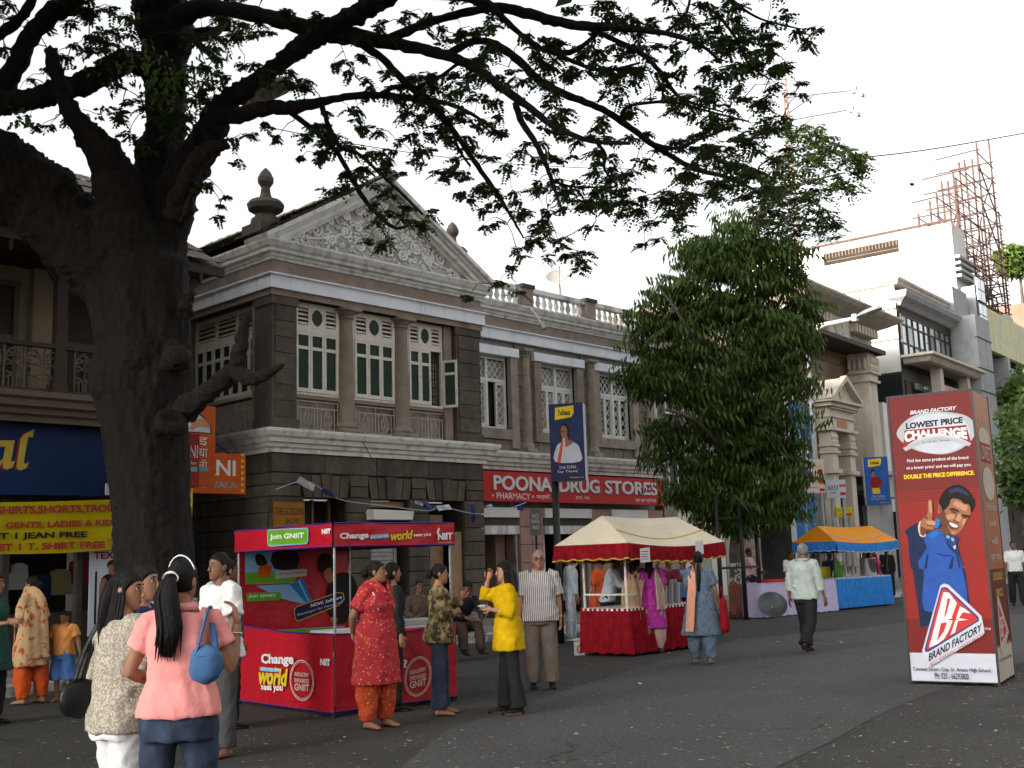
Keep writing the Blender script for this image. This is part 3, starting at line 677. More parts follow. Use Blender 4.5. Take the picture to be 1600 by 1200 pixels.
# satellite dish, wires and bird on the roof line
ds = thing('satellite_dish', 'pale satellite dish on a thin mast above the white balustrade', 'satellite dish', Fr(25.2, 23.5, 0, 8.4))
b = MB(); c = P(874, 432, 33.5); ds.location = (c.x, c.y, 8.25); WM[ds.name] = (np.eye(3), np.array([c.x, c.y, 8.25]))
f = Vector((-.55, -.5, .55)).normalized(); sx = f.cross(Vector((0, 0, 1))).normalized(); sy = sx.cross(f)
R = [[tuple(c - f*(.16*(1-q*q)) + (sx*cos(t)*1.25+sy*sin(t))*q*.33) for t in np.linspace(0, 2*pi, 24, False)] for q in (.02, .5, .8, 1)]
b.rings(R, caps=False).build('dish', 'dish', ds, True)
b = MB(); b.tube([c-f*.15, (c.x, c.y, 8.25)], .02, 6); b.tube([c-f*.15, (c.x+.35, c.y+.1, 8.3)], .012, 5); b.tube([c-sy*.3, c+f*.35], .01, 5); b.ell(c+f*.36, (.04, .04, .05), 8, 5); b.build('mast', 'grey_steel', ds)
# ---------------------------------------------------------------- dark house on the left with the balcony
fl_ = Fr(11.4, 19.2, 0); LX = -46
left = thing('balcony_house', 'dark old house with a timber balcony above the blue shop sign', 'building', fl_)
def lp(b, n, m, smooth=False): return b.build(n, m, left, smooth)
b = MB(fl_)
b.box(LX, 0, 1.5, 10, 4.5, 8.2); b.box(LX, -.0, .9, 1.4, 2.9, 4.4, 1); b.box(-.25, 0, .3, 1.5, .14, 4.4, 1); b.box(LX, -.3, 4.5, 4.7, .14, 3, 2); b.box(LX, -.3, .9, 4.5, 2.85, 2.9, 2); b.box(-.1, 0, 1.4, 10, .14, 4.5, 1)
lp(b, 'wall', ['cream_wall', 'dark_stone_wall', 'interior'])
b = MB(fl_); b.sweep([(0, 4.2), (.1, 4.2), (.1, 4.3), (.2, 4.33), (.2, 4.42), (.32, 4.45), (.32, 4.56), (.4, 4.6), (.4, 4.7), (0, 4.72)], [(LX, .1), (-.05, .1)]); lp(b, 'cornice', 'timber_cornice')
b = MB(fl_); b.box(LX, 0, .0, 1.5, 4.5, 4.66); lp(b, 'balcony_floor', 'dark_wood')
for i in range(20):                                           # posts of the gallery
    x = -.35-i*2.3
    b = MB(fl_); b.box(x-.09, x+.09, -.05, .13, 4.7, 7.3); b.box(x-.13, x+.13, -.09, .17, 4.7, 4.9); b.box(x-.12, x+.12, -.08, .16, 6.9, 7.0)
    b.prism([(x-.5, 7.25), (x-.09, 6.7), (x-.09, 7.25)], 0, .08); b.prism([(x+.09, 7.25), (x+.09, 6.7), (x+.5, 7.25)], 0, .08); lp(b, 'gallery_post', 'dark_wood')
b = MB(fl_); b.box(LX, -.1, -.04, .08, 5.52, 5.6); b.box(LX, -.1, -.01, .05, 4.74, 4.79); lp(b, 'handrail', 'dark_wood')
for i in range(6):                                            # fretwork panels
    x0 = -.26-i*2.3-2.12; b = MB(fl_)
    for k in range(6):
        a = x0+k*.353; w = .34
        b.box(a, a+.03, .0, .04, 4.79, 5.52)
        for q in range(8):                                    # pointed arch and rosettes
            t0, t1 = pi*q/8, pi*(q+1)/8
            b.bar((a+w*(.5-.42*cos(t0)), .02, 5.2+.26*sin(t0)), (a+w*(.5-.42*cos(t1)), .02, 5.2+.26*sin(t1)), .03, up=(0, 1, 0))
        for zz in (4.95, 5.16, 5.3): b.bar((a+.05, .02, zz), (a+w-.02, .02, zz+.1), .025, up=(0, 1, 0)); b.bar((a+w-.02, .02, zz), (a+.05, .02, zz+.1), .025, up=(0, 1, 0))
        for t in (.3, .5, .7): b.bar((a+w*t, .02, 4.79), (a+w*t, .02, 5.0), .022)
    lp(b, 'fretwork_panel', 'timber_cornice')
for i, x in enumerate((-1.5, -3.25, -5.0, -6.8, -9.1, -11.4)):                # tall doors behind the gallery
    b = MB(fl_); b.box(x-.45, x-.36, 1.4, 1.52, 4.66, 7.0); b.box(x+.36, x+.45, 1.4, 1.52, 4.66, 7.0); b.box(x-.36, x+.36, 1.4, 1.52, 6.9, 7.0); b.box(x-.36, x+.36, 1.42, 1.5, 5.9, 5.98)
    b.box(x-.03, x+.03, 1.42, 1.5, 4.66, 5.9); b.box(x-.36, x+.36, 1.46, 1.5, 4.66, 6.9, 1)
    d = b.build('door', ['timber_cornice', 'dark_wood'], left)
b = MB(fl_)
for x in (-2.35, -4.15, -5.9): b = MB(fl_); b.box(x-.2, x+.2, 1.38, 1.5, 4.66, 7.3); lp(b, 'pilaster', 'cream_wall')
b = MB(fl_); b.box(LX, .3, -.55, 1.5, 7.3, 7.36); b.box(LX, .3, -.6, -.5, 7.2, 7.38); lp(b, 'eave', 'dark_wood')
for i in range(12):
    x = -.2-i*.6; b = MB(fl_); b.prism([(x-.04, 7.22), (x+.04, 7.22), (x+.02, 7.0), (x-.02, 7.0)], -.58, -.5); lp(b, 'eave_bracket', 'dark_wood')
b = MB(fl_)
for c in range(9):                                            # sloping tiled roof
    y0, y1 = -.7+c*.62, -.7+(c+1.1)*.62; z0, z1 = 7.38+c*.36+.04, 7.38+(c+1.1)*.36; n = 60; k = 4
    for (xa, nn) in ((-13., int(13.3/.24)),):
        b.rings([[(xa+i*.06, y0, z0+.04*abs(cos(pi*i/k))) for i in range(nn*k)], [(xa+i*.06, y1, z1+.04*abs(cos(pi*i/k))) for i in range(nn*k)]], caps=False)
o = lp(b, 'roof_tiles', 'roof_tile'); o['kind'] = 'stuff'
b = MB(fl_); b.add([(LX, -.6, 7.37), (.3, -.6, 7.37), (.3, 5, 10.6), (LX, 5, 10.6), (LX, 10.6, 7.37), (.3, 10.6, 7.37)], [(0, 1, 2, 3), (3, 2, 5, 4), (1, 5, 2)]); lp(b, 'roof', 'roof_tile')
# shop below: dark interior with hanging clothes
for i in range(4): b = MB(fl_); b.box(-3.3-i*2.4, -3.18-i*2.4, .5, .62, .14, 2.9); lp(b, 'shop_post', 'dark_stone_wall')
b = MB(fl_); b.box(-2.05, -1.95, .35, .5, .14, 2.0); lp(b, 'shop_post', 'dark_stone_wall')
b = MB(fl_); b.box(-3.2, -.3, 1.6, 2.1, .14, .9); b.box(-6, -3.4, 1.8, 2.3, .14, .9); lp(b, 'counter', 'dark_wood')
cl = ('p_maroon', 'p_khaki', 'p_navy', 'p_grey', 'p_denim', 'p_tan', 'p_darkred')
for i in range(7):
    x = -.8-i*.42; z = U(1.6, 2.2); b = MB(fl_); w = U(.18, .26)
    b.prism([(x-w, z-.5), (x+w, z-.5), (x+w*.8, z-.05), (x+w*.3, z), (x-w*.3, z), (x-w*.8, z-.05)], 2.6+U(-.3, .5), 2.72); g = tag(b.build('hanging_shirt', cl[i]), ('maroon', 'khaki', 'navy', 'grey', 'denim blue', 'tan', 'dark red')[i]+' shirt hanging in the dark shop behind the yellow banner', 'shirt', 'shirts hanging in the dark shop')
# ------------- signs of the left house
def board(name, fr, x0, x1, z0, z1, dep, m, label, cat_='sign', mf=None):
    t = thing(name, label, cat_, fr); b = MB(fr); b.box(x0, x1, 0, dep, z0, z1); b.build('board', m, t); return t, Panel(fr)
t, p = board('shop_sign', Fr(11.4, 19.5, 0), -12, -.55, 2.97, 4.2, .12, 'p_blue', 'big dark blue shop sign with yellow letters under the balcony')
for q in (3.2, 3.9): p.rect(-12, q, -.55, q+.006, 'p_navy')
for dx, m in ((-.04, 'p_maroon'), (0, 'letter_gold')):        # broad-nib letters  a l
    s_ = lambda pts: [(x+dx, y+dx*.3) for x, y in pts]
    L_ = [(38, 678), (52, 671), (54, 670), (51, 683), (44, 682), (37, 722), (40, 726), (45, 721), (42, 731), (32, 735), (26, 732), (26, 726), (32, 686)]
    A_ = [(-14, 688), (23, 688), (17, 722), (23, 720), (20, 730), (10, 734), (4, 731), (5, 722), (-2, 731), (-16, 733), (-24, 725), (-22, 700)]
    for Q in (L_, A_): p.shape(s_(p.px(Q)), m)
    p.shape(s_(p.px([(-10, 698), (8, 698), (5, 716), (-4, 724), (-12, 722)])), 'p_blue')
p.build('lettering', t)
t, p = board('small_sign', Fr(11.4, 19.4, 0), -1.62, -.9, 2.99, 3.2, .05, 'p_pale', 'small white sign with blue script beside the tree trunk')
p.text('कें', -1.56, 3.02, -1.36, 3.17, 'p_signblue'); p.build('lettering', t)
fb = Fr(11.4, 19.0, 0); t = thing('banner', 'yellow cloth banner with red and black sale lettering', 'banner', fb); b = MB(fb)
top = [fb.uz(x, y) for x, y in ((-70, 786), (0, 785), (100, 783), (185, 780), (230, 779))]; bot = [fb.uz(x, y) for x, y in ((-70, 868), (0, 866), (100, 864), (180, 858), (230, 855))]
ct, cb = cat(top, 6), cat(bot, 6); rows = []
for q in np.linspace(0, 1, 6): rows.append([(a[0]*(1-q)+c[0]*q, .02*sin(a[0]*5)*q, a[1]*(1-q)+c[1]*q) for a, c in zip(ct, cb)])
k = len(ct); b.add([v for r in rows for v in r], [(i*k+j, (i+1)*k+j, (i+1)*k+j+1, i*k+j+1) for i in range(5) for j in range(k-1)])
b.build('cloth', 'banner_yellow', t, True); p = Panel(fb, -.035)
for s_, a, c, lr, m in (('JEANS,SHIRTS,SHORTS,TROUSERS', (-68, 809), (214, 787), (214, 802), 'p_red'), ('GENTS, LADIES & KIDS.', (8, 828), (187, 811), (187, 822), 'p_red'), ('GET 1 JEAN FREE', (-30, 846), (136, 830), (136, 842), 'p_black'), ('GET 1 T. SHIRT FREE', (-20, 862), (164, 845), (164, 856), 'p_red'), ('(NO DISCOUNT', (168, 848), (206, 839), (206, 846), 'p_maroon'), ('FEW BRANDS)', (170, 855), (206, 847), (206, 853), 'p_maroon')):
    p.k = 1; p.ptext(s_, a, c, m, lr, bold=.035 if m != 'p_maroon' else 0)
p.build('lettering', t)
# poster at the shop post
fp = Fr(11.4, 19.35, 0); t = thing('poster', 'white poster headed TEXAS with a man in a black vest', 'poster', fp)
q = Panel(fp); us = q.px([(141, 862), (201, 862), (201, 990), (141, 990)]); b = MB(fp); b.box(us[0][0], us[1][0], 0, .03, us[2][1], us[0][1]+.03); b.build('board', 'p_pale', t)
q.ptext('TEXAS', (146, 874), (196, 861), 'p_maroon', bold=.04)
q.pshape([(156, 1000), (156, 925), (160, 902), (175, 895), (190, 893), (205, 905), (205, 1000)], 'p_black', 4); q.pshape([(155, 940), (156, 912), (163, 903), (167, 912), (165, 940)], 'p_skin', 4)
q.pshape([(170, 895), (172, 880), (186, 878), (188, 893), (180, 899)], 'p_skin', 4); q.pshape([(168, 888), (168, 879), (178, 874), (187, 880), (190, 896), (186, 893), (184, 882), (172, 882)], 'p_hair', 3)
q.rect(us[0][0]+.1, us[2][1]+.2, us[0][0]+.14, us[0][1]-.35, 'p_navy'); q.build('print', t)
# ------------- orange hanging signs in front of the stone house
so1 = Fr(10.9, 18.2, 0); t = thing('hanging_sign', 'wide orange hanging sign with white capitals and a row of yellow dots', 'sign', so1); p = Panel(so1)
c = p.px([(292, 704), (336, 703), (384, 710), (384, 772), (296, 770)]); x0, x1 = c[0][0], c[2][0]; b = MB(so1); b.box(x0, x1, 0, .12, c[3][1], c[2][1]); b.build('board', 'p_orange', t)
p.text('RANI', x0+.05, c[3][1]+.33, x1-.22, c[3][1]+.62, 'p_white', bold=.02); p.text('MITHAIWALA', x0-.3, c[3][1]+.1, x1-.18, c[3][1]+.22, 'p_teal', bold=.03)
for i in range(7): p.shape([(x1-.07+.035*cos(a), c[3][1]+.06+i*.112+.035*sin(a)) for a in np.linspace(0, 2*pi, 10, False)], 'p_gold', step=0)
p.build('lettering', t); b = MB(so1); b.bar((x0+.2, .06, c[2][1]), (x0+.2, 1.1, c[2][1]+.5), .03); b.bar((x1-.3, .06, c[2][1]), (x1-.3, 1.1, c[2][1]+.5), .03); b.build('bracket', 'black_metal', t)
so2 = Fr(10.6, 17.7, 0); t = thing('hanging_sign', 'tall orange sign with an arched baby picture above upright script', 'sign', so2); p = Panel(so2)
c = p.px([(296, 632), (337, 632), (337, 760), (296, 760)]); b = MB(so2); x0, x1 = c[0][0]-.1, c[1][0]; zt = c[0][1]; b.box(x0, x1, 0, .1, c[2][1], zt); b.build('board', 'p_orange', t)
p.shape([(x0, zt-.5), (x1-.07, zt-.5)]+[(x0+(x1-.07-x0)*cos(a), zt-.5+.42*sin(a)) for a in np.linspace(.15, pi/2, 8)], 'p_black'); p.shape([(x0, zt-.48), (x1-.1, zt-.48)]+[(x0+(x1-.1-x0)*cos(a), zt-.48+.37*sin(a)) for a in np.linspace(.15, pi/2, 8)], 'p_pale')
p.pshape([(297, 668), (305, 657), (318, 654), (326, 662), (328, 669), (316, 667), (306, 669), (300, 673)], 'p_skin_lit', 3); p.pshape([(296, 656), (303, 650), (306, 657), (300, 663)], 'p_skin_lit', 3); p.pshape([(296, 650), (300, 645), (305, 650), (299, 654)], 'p_hair', 3)
xm = (x0+x1)/2+.06
for i, s_ in enumerate('इ धा नी'.split()): p.text(s_, xm-.08, zt-.72-i*.2, xm+.1, zt-.57-i*.2, 'p_white')
p.rect(xm-.1, zt-1.18, xm+.12, zt-1.1, 'p_teal'); p.build('lettering', t)
so3 = Fr(10.6, 17.4, 0); t = thing('hanging_sign', 'dark red sign box with faded lettering tucked against the trunk', 'sign', so3); p = Panel(so3)
c = p.px([(280, 676), (312, 674), (312, 757), (280, 760)]); b = MB(so3); b.box(c[0][0]-.1, c[1][0], 0, .25, c[3][1], c[0][1]); b.build('board', 'p_darkred', t)
p.text('RANI', c[0][0]-.02, c[0][1]-.42, c[1][0]-.03, c[0][1]-.2, 'p_tan'); p.rect(c[0][0], c[0][1]-.66, c[1][0]-.04, c[0][1]-.58, 'p_teal'); p.text('since then', c[0][0], c[0][1]-.54, c[1][0]-.05, c[0][1]-.48, 'p_tan')
p.build('lettering', t); b = MB(so3); b.bar((c[0][0], .2, c[3][1]), (c[0][0], 1.6, c[3][1]), .03); b.bar((c[1][0], .25, c[3][1]), (c[1][0], .35, .14), .04); b.build('bracket', 'p_gold', t)
# plaque left of the doors
fg = Fr(13.2, 19.12, 0); t = thing('plaque', 'brown and orange painted board with dark lettering on the stone pier', 'sign', fg); p = Panel(fg)
c = p.px([(429, 784), (476, 782), (473, 826), (429, 826)]); b = MB(fg); b.box(c[0][0], c[1][0], 0, .06, c[2][1]-.3, c[0][1]); b.build('board', 'sign_orange_dark', t)
p.ptext('THE GODOWN', (431, 804), (474, 794), 'p_black'); p.ptext('SHOPPE', (446, 818), (468, 810), 'p_black'); p.rect(c[0][0]+.03, c[2][1]+.28, c[1][0]-.03, c[2][1]+.3, 'p_maroon'); p.build('lettering', t)
# ------------- the red shop sign of the wing
fs = Fr(13.2, 20.02, 0); t = thing('shop_sign', 'long red drug store sign with white raised letters on the stone wing', 'sign', fs); p = Panel(fs)
b = MB(fs); b.box(6.88-.0, 14.55, 0, .12, 3.1, 3.86); b.build('board', 'sign_red', t)
for s_, a, c in (('POONA', (770.5, 764.5), (861, 743)), ('DRUG', (873.5, 766), (935, 748)), ('STORES', (945, 769), (1025, 750.5))):
    v0 = p.fr.uz(*a, 0); v1 = p.fr.uz(*c, 0)
    p.k = 1; p.text(s_, v0[0]+.03, 3.36, v1[0]+.03, 3.74, 'p_shadow_blue', bold=.025); p.text(s_, v0[0], 3.38, v1[0], 3.76, 'p_white', bold=.025, th=.03)
p.k = 1
for s_, a, c in (('• PHARMACY •', 769, 834), ('फार्मसी', 838, 859), ('•', 862, 865), ('ESTD. 1906', 900, 921), ('पूना ड्रग स्टोअर्स', 993, 1025)):
    u0 = p.fr.uz(a, 775, 0)[0]; u1 = p.fr.uz(c, 775, 0)[0]; h = .16 if a < 870 else (.075 if a < 990 else .13)
    p.k = 1; p.text(s_, u0, 3.16+(.05 if h < .1 else 0), u1, 3.16+h+(.05 if h < .1 else 0) if s_ != '•' else 3.24, 'p_white', bold=.01)
p.build('lettering', t)
# bunting of blue and white paper flags
bt = thing('bunting', 'string of blue and white paper flags sagging across the stone front', 'bunting', Fr(17, 18.6, 0))
fbn = Fr(13.2, 18.75, 0); pts = [fbn.uz(x, y) for x, y in ((430, 765), (480, 752), (530, 780), (600, 790), (668, 798), (690, 792), (745, 803), (790, 796), (822, 785))]
cc = cat(pts, 6); b = MB(fbn); b.tube([(u, 0, z) for u, z in cc], .008, 4); b.build('string', 'p_pale', bt)
for i, (x, y, w, h, a) in enumerate(((478, 756, 30, 10, -.45), (512, 770, 26, 7, -.3), (672, 792, 34, 9, -.1), (694, 793, 30, 9, .1), (740, 797, 14, 22, .25), (738, 812, 15, 11, .2), (762, 791, 16, 5, .2), (800, 786, 14, 6, .2), (815, 790, 15, 18, -.1), (655, 786, 20, 5, -.2))):
    u, z = fbn.uz(x, y); k = 23/F*1.05; w *= k; h *= k; b = MB(fbn); ca, sa = cos(a), sin(a)
    g = [(u+ca*q*w-sa*r*h, U(-.06, .06), z+sa*q*w*1+ca*r*h) for q, r in ((-.5, .5), (-.5, -.5), (0, -.45), (.5, -.5), (.5, .5), (0, .45))]
    b.add(g, [(0, 1, 2, 5), (5, 2, 3, 4)]); b.build('paper_flag', 'p_shadow_blue' if i % 3 else 'p_pale', bt)

# unseen taller houses, left row and across the road, added to shade the street
def shade_house(fr, w, d, h, m, label, n, fl):
    t = thing('shade_house', label, 'building', fr); b = MB(fr); b.box(0, w, 0, d, 0, h); b.build('wall', m, t)
    b = MB(fr); b.box(-.1, w+.1, -.4, 0, h-.5, h); b.box(0, w, -1.2, 0, 3.3, 3.5); b.build('cornice', 'cream_stucco', t)
    for i in range(n):
        for j in range(fl):
            x, z = (i+.5)*w/n, 4.3+j*3.1; b = MB(fr); b.box(x-.6, x+.6, -.08, 0, z, z+1.7); wf = b.build('window', 'brown_wood', t); MB(fr).box(x-.5, x+.5, -.1, -.08, z+.1, z+1.6).build('pane', 'glass_dark', wf)
shade_house(Fr(-34, 19.6), 28, 12, 15.5, 'cream_stucco', 'unseen tall cream house added beyond the balcony house to shade the street', 8, 3)
shade_house(Fr(-98, 19.6), 62, 12, 18, 'sandstone', 'unseen long brown house added at the far left end to shade the street', 14, 4)
shade_house(Fr(30, -13, 180), 46, 10, 13, 'grey_concrete', 'unseen grey row of houses added across the road, behind the camera, to block sky', 12, 3)
# ---------------------------------------------------------------- plain house behind the street tree
fm = Fr(28.1, 20.3, 0); mid = thing('plain_house', 'plain pale house half hidden behind the leafy street tree', 'building', fm)
b = MB(fm); b.box(0, 9.2, .3, 9, 3.1, 8.3); b.box(0, .6, .0, .4, .14, 3.1, 1); b.box(4.2, 5.2, -.1, .4, .14, 3.1, 1); b.box(.6, 4.2, .1, .4, .14, 3.1, 2); b.box(5.2, 9.2, .8, 1, .14, 3.1, 3); b.box(-.1, 9.3, 0, .3, 3.1, 3.4, 1); b.box(-.1, 9.3, .05, .3, 8.0, 8.4, 1)
b.build('wall', ['basalt_light', 'sandstone', 'green_wall', 'interior'], mid)
for i in range(5):
    for z in (3.7, 6.0):
        x = .6+i*1.75; b = MB(fm); b.box(x, x+.06, .2, .34, z, z+1.7); b.box(x+.95, x+1.01, .2, .34, z, z+1.7); b.box(x+.06, x+.95, .2, .34, z, z+.06); b.box(x+.06, x+.95, .2, .34, z+1.64, z+1.7); b.box(x+.48, x+.53, .2, .34, z+.06, z+1.64); b.box(x+.06, x+.48, .2, .34, z+1.1, z+1.15); b.box(x+.53, x+.95, .2, .34, z+1.1, z+1.15)
        w = b.build('window', 'white_wood', mid); MB(fm).box(x+.06, x+.95, .28, .29, z+.06, z+1.64).build('pane', 'glass_milky' if i % 2 else 'glass_dark', w)
for i in range(4):
    x = .75+i*.87; b = MB(fm); b.box(x, x+.8, .06, .1, .3, 2.9); b.build('wall_panel', 'green_wall' if i % 2 else 'white_plaster', mid)
for i in range(9): 
    b = MB(fm); b.box(4.25, 5.15, -.14, -.1, .2+i*.32, .48+i*.32); b.build('stone_block', 'sandstone', mid)
# small blue sign
fq = Fr(28.1, 20.1, 0); t = thing('small_sign', 'small blue and white shop sign behind the tree guard', 'sign', fq); p = Panel(fq)
c = p.px([(1195, 803), (1207, 803), (1207, 820), (1195, 820)]); b = MB(fq); b.box(c[0][0], c[1][0]+.1, 0, .2, c[2][1], c[0][1]); b.build('board', 'p_white', t); p.rect(c[0][0]+.04, c[2][1]+.05, c[1][0], c[0][1]-.05, 'p_signblue'); p.text('THE', c[0][0]+.08, c[2][1]+.3, c[1][0]-.05, c[0][1]-.08, 'p_white'); p.build('lettering', t)
# tall blue advertising panel
fq = Fr(*PB.w((9.1, -1.2, 0))[:2], 5.5); t = thing('billboard', 'tall bright blue advertising panel with white edge beside the tree', 'sign', fq); p = Panel(fq)
c = p.px([(1231, 640), (1266, 640), (1266, 846), (1237, 850)]); b = MB(fq); b.box(c[0][0], c[1][0], 0, .12, c[2][1], c[0][1]+.3, 0); b.box(c[0][0]-.12, c[0][0], -.01, .13, c[2][1], c[0][1]+.3, 1); b.box(c[0][0], c[0][0]+.1, .02, .1, .14, c[2][1], 1); b.build('board', ['p_signblue', 'p_white'], t)
for i in range(9):
    z = c[2][1]+.5+i*.22; p.k = 1; p.text('smart ideas for you', c[0][0]+.12, z, c[1][0]-.12, z+.13, 'p_blue' if i > 1 else 'p_sky')
p.pshape([(1245, 700), (1262, 690), (1262, 720), (1250, 726)], 'p_white', 3); p.pshape([(1240, 670), (1254, 660), (1256, 690), (1244, 694)], 'p_sky', 3); p.build('print', t)
# ---------------------------------------------------------------- cream fronted house with the deep cornice
cr = thing('cream_shop_house', 'cream fronted house with deep bracketed cornice and rusty tiled wall', 'building', PB)
def cpart(b, n, m, smooth=False): return b.build(n, m, cr, smooth)
b = MB(PB); b.box(9.3, 17.2, .4, 9, 4.2, 11.2); b.box(9.3, 9.9, -.2, .4, .14, 4.2, 1); b.box(16.2, 18.4, .0, .4, .14, 4.2, 2); b.box(9.9, 16.2, 2, 2.2, .14, 4.2, 1); b.box(9.3, 18.4, .0, 2, 4.0, 4.2, 1)
cpart(b, 'wall', ['dark_stone_wall', 'interior', 'grey_concrete'])
for i in range(9):                                            # slabs of the rusty cladding
    for j in range(6):
        x, z = 9.9+i*.72, 6.2+j*.6; b = MB(PB); b.box(x, x+.7, .33+U(-.02, .02), .42, z, z+.58); cpart(b, 'cladding_tile', 'rust_tile')
b = MB(PB); b.sweep([(0, 10.95), (.25, 10.98), (.5, 11.08), (.95, 11.3), (1.1, 11.42), (1.1, 11.5), (0, 11.5)], [(9.2, 9), (9.2, -.1), (17.3, -.1), (17.3, 9)]); cpart(b, 'cornice', 'cream_stucco')
b = MB(PB); b.box(9.2, 17.25, -.1, .4, 9.9, 10.95); b.box(11.9, 14.1, -.35, -.1, 9.95, 10.95); cpart(b, 'frieze', 'cream_stucco')
b = MB(PB); b.box(9.3, 16.6, -.9, .4, 9.72, 9.9); b.build('soffit', 'dark_wood', cr)
for i in range(26):
    x = 9.35+i*.33 + (2.4 if i > 7 else 0)
    if x > 17.0: break
    b = MB(PB); b.prism([(x, 10.5), (x+.16, 10.5), (x+.16, 10.85), (x, 10.85)], -.55, -.1); cpart(b, 'bracket', 'cream_stucco')
b = MB(PB); g = [(13.0+.33*cos(a), -.37, 10.42+.4*sin(a)) for a in np.linspace(-.4, 2*pi-1.1, 22)]; b.tube(g, .045, 6); b.tube([(12.2, -.37, 10.6), (12.5, -.37, 10.45), (12.8, -.37, 10.0)], .03, 5); cpart(b, 'ring_ornament', 'cream_stucco')
# tall side column with leafy capital
b = MB(PB); b.box(15.3, 16.2, -.55, .3, 4.6, 8.5); cpart(b, 'column_shaft', 'cream_stucco')
b = MB(PB)
for z, e in ((8.5, .12), (8.7, .04), (8.85, .16), (9.72, .2)): b.box(15.3-e, 16.2+e, -.55-e, .3, z, z+.1)
b.box(15.25, 16.25, -.6, .3, 8.6, 9.72)
for i in range(5):
    for z in (9.0, 9.3):
        x = 15.3+i*.19; b.ell((x+.1+(.1 if z > 9.2 else 0), -.64, z+.12), (.09, .07, .16), 6, 4)
for i in range(4): b.ell((15.2, -.45+i*.22, 9.25), (.07, .09, .25), 6, 4)
cpart(b, 'capital', 'cream_stucco')
# little temple-like aedicule in front
A0, A1, AY = 9.9, 12.3, -.9
b = MB(PB)
for z0, z1, e in ((6.05, 6.15, .12), (6.15, 6.55, 0), (6.55, 6.62, .06), (6.62, 6.95, .0), (6.95, 7.1, .2), (7.1, 7.2, .34)): b.box(A0-e, A1+e, AY-e, 0.3, z0, z1)
for i in range(14): b.box(A0+.05+i*.19, A0+.15+i*.19, AY-.13, AY, 6.86, 6.95)
cpart(b, 'entablature', 'cream_stucco')
b = MB(PB); m = (A0+A1)/2; b.prism([(A0-.36, 7.2), (A1+.36, 7.2), (m, 8.12)], AY-.1, .3); 
for s_ in (-1, 1): b.prism([(m-s_*(m-A0+.42), 7.2), (m-s_*(m-A0+.2), 7.2), (m, 8.0), (m, 8.2)][::s_], AY-.35, AY-.1)
b.tube([(m+.3*cos(a), AY-.12, 7.55+.3*sin(a)) for a in np.linspace(0, 2*pi, 18)], .05, 6); cpart(b, 'gable', 'cream_stucco')
MB(PB).box(m-.45, m+.45, AY-.03, AY, 6.22, 6.48).build('name_tablet', 'bf_orange', cr)
for x in (A0+.1, A1-.6):
    b = MB(PB); b.box(x, x+.5, AY, AY+.5, 4.6, 5.2)
    for z, e in ((5.2, .08), (5.32, .02), (5.45, .08)): b.box(x-e, x+.5+e, AY-e, AY+.5, z, z+.1)
    b.box(x, x+.5, AY, AY+.5, 5.3, 6.05)
    for k in range(3):
        for zz in (5.62, 5.82): b.ell((x+.08+k*.17, AY-.03, zz), (.08, .06, .12), 6, 4)
    b.box(x-.1, x+.6, AY-.1, AY+.6, 4.45, 4.6); b.box(x+.03, x+.47, AY+.03, AY+.47, .14, 4.45); cpart(b, 'small_column', 'cream_stucco')
b = MB(PB); b.box(15.2, 17.6, -.9, .0, 3.7, 4.6); b.box(15.05, 17.75, -1.05, 0, 4.6, 4.75); cpart(b, 'parapet', 'cream_stucco')
b = MB(PB)
for i in range(20): b.box(15.3, 16.8, -.02-.015*(i % 2), .02, .2+i*.17, .37+i*.17)
cpart(b, 'roller_shutter', 'shutter')
b = MB(PB); b.box(10.2, 16, -2.2, -.2, .14, .3); b.box(10.4, 15.6, -1.7, -.2, .3, .46); cpart(b, 'step', 'paving')
# ------------- glass and tile block
gl = thing('glass_corner_block', 'glass fronted block with gridded tile side, grey pier and white upper storey', 'building', PB)
def gpart(b, n, m, smooth=False): return b.build(n, m, gl, smooth)
GX0, GX1, GD = 21.1, 31.2, 14.
b = MB(PB); b.box(GX0+.05, GX1, .05, GD, .14, 13.6); gpart(b, 'wall', 'joint')
zs = [14.0-.05, 12.6, 11.15, 9.6, 8.1, 6.6, 5.1, 3.6]
for i in range(8):                                            # side facing the street end: big square tiles
    for j in range(7):
        y0, y1 = .02+i*1.7, .02+(i+1)*1.7-.07; m = 'tile_grey' if zs[j] > 9.7 else 'glass_dark'
        b = MB(PB); b.box(GX0-.02, GX0+.05, y0, y1, zs[j+1]+.06, zs[j]-.02); gpart(b, 'wall_tile', m)
b = MB(PB); b.sweep([(0, 13.7), (.2, 13.75), (.25, 13.9), (.32, 13.95), (.32, 14.08), (0, 14.1)], [(GX0, GD), (GX0, 0), (GX1-1.5, 0)]); b.box(GX0+.1, GX1-1.5, .1, GD, 13.7, 14.0); gpart(b, 'coping', 'cream_stucco')
b = MB(PB); b.sweep([(0, 12.75), (.15, 12.78), (.3, 12.95), (.55, 13.1), (.65, 13.3), (.65, 13.38), (0, 13.4)], [(GX0+.3, .3), (GX0+.3, 0), (GX1-2.4, 0), (GX1-2.4, .3)]); gpart(b, 'cornice', 'grey_concrete')
b = MB(PB); b.box(GX0+.1, GX1-2, -.02, .05, 12.4, 12.76); b.box(GX0+.1, GX1-2, -.02, .05, 9.9, 10.35); gpart(b, 'spandrel', 'dark_wood')
n = 9; w = (28.7-GX0-.3)/n
b = MB(PB)
for i in range(n+1): b.box(GX0+.25+i*w-.04, GX0+.25+i*w+.04, -.1, .04, 10.35, 12.4)
for z in (10.35, 11.0, 11.9, 12.34): b.box(GX0+.25, GX0+.25+n*w, -.09, .03, z, z+.07)
wf = gpart(b, 'window_band', 'black_metal')
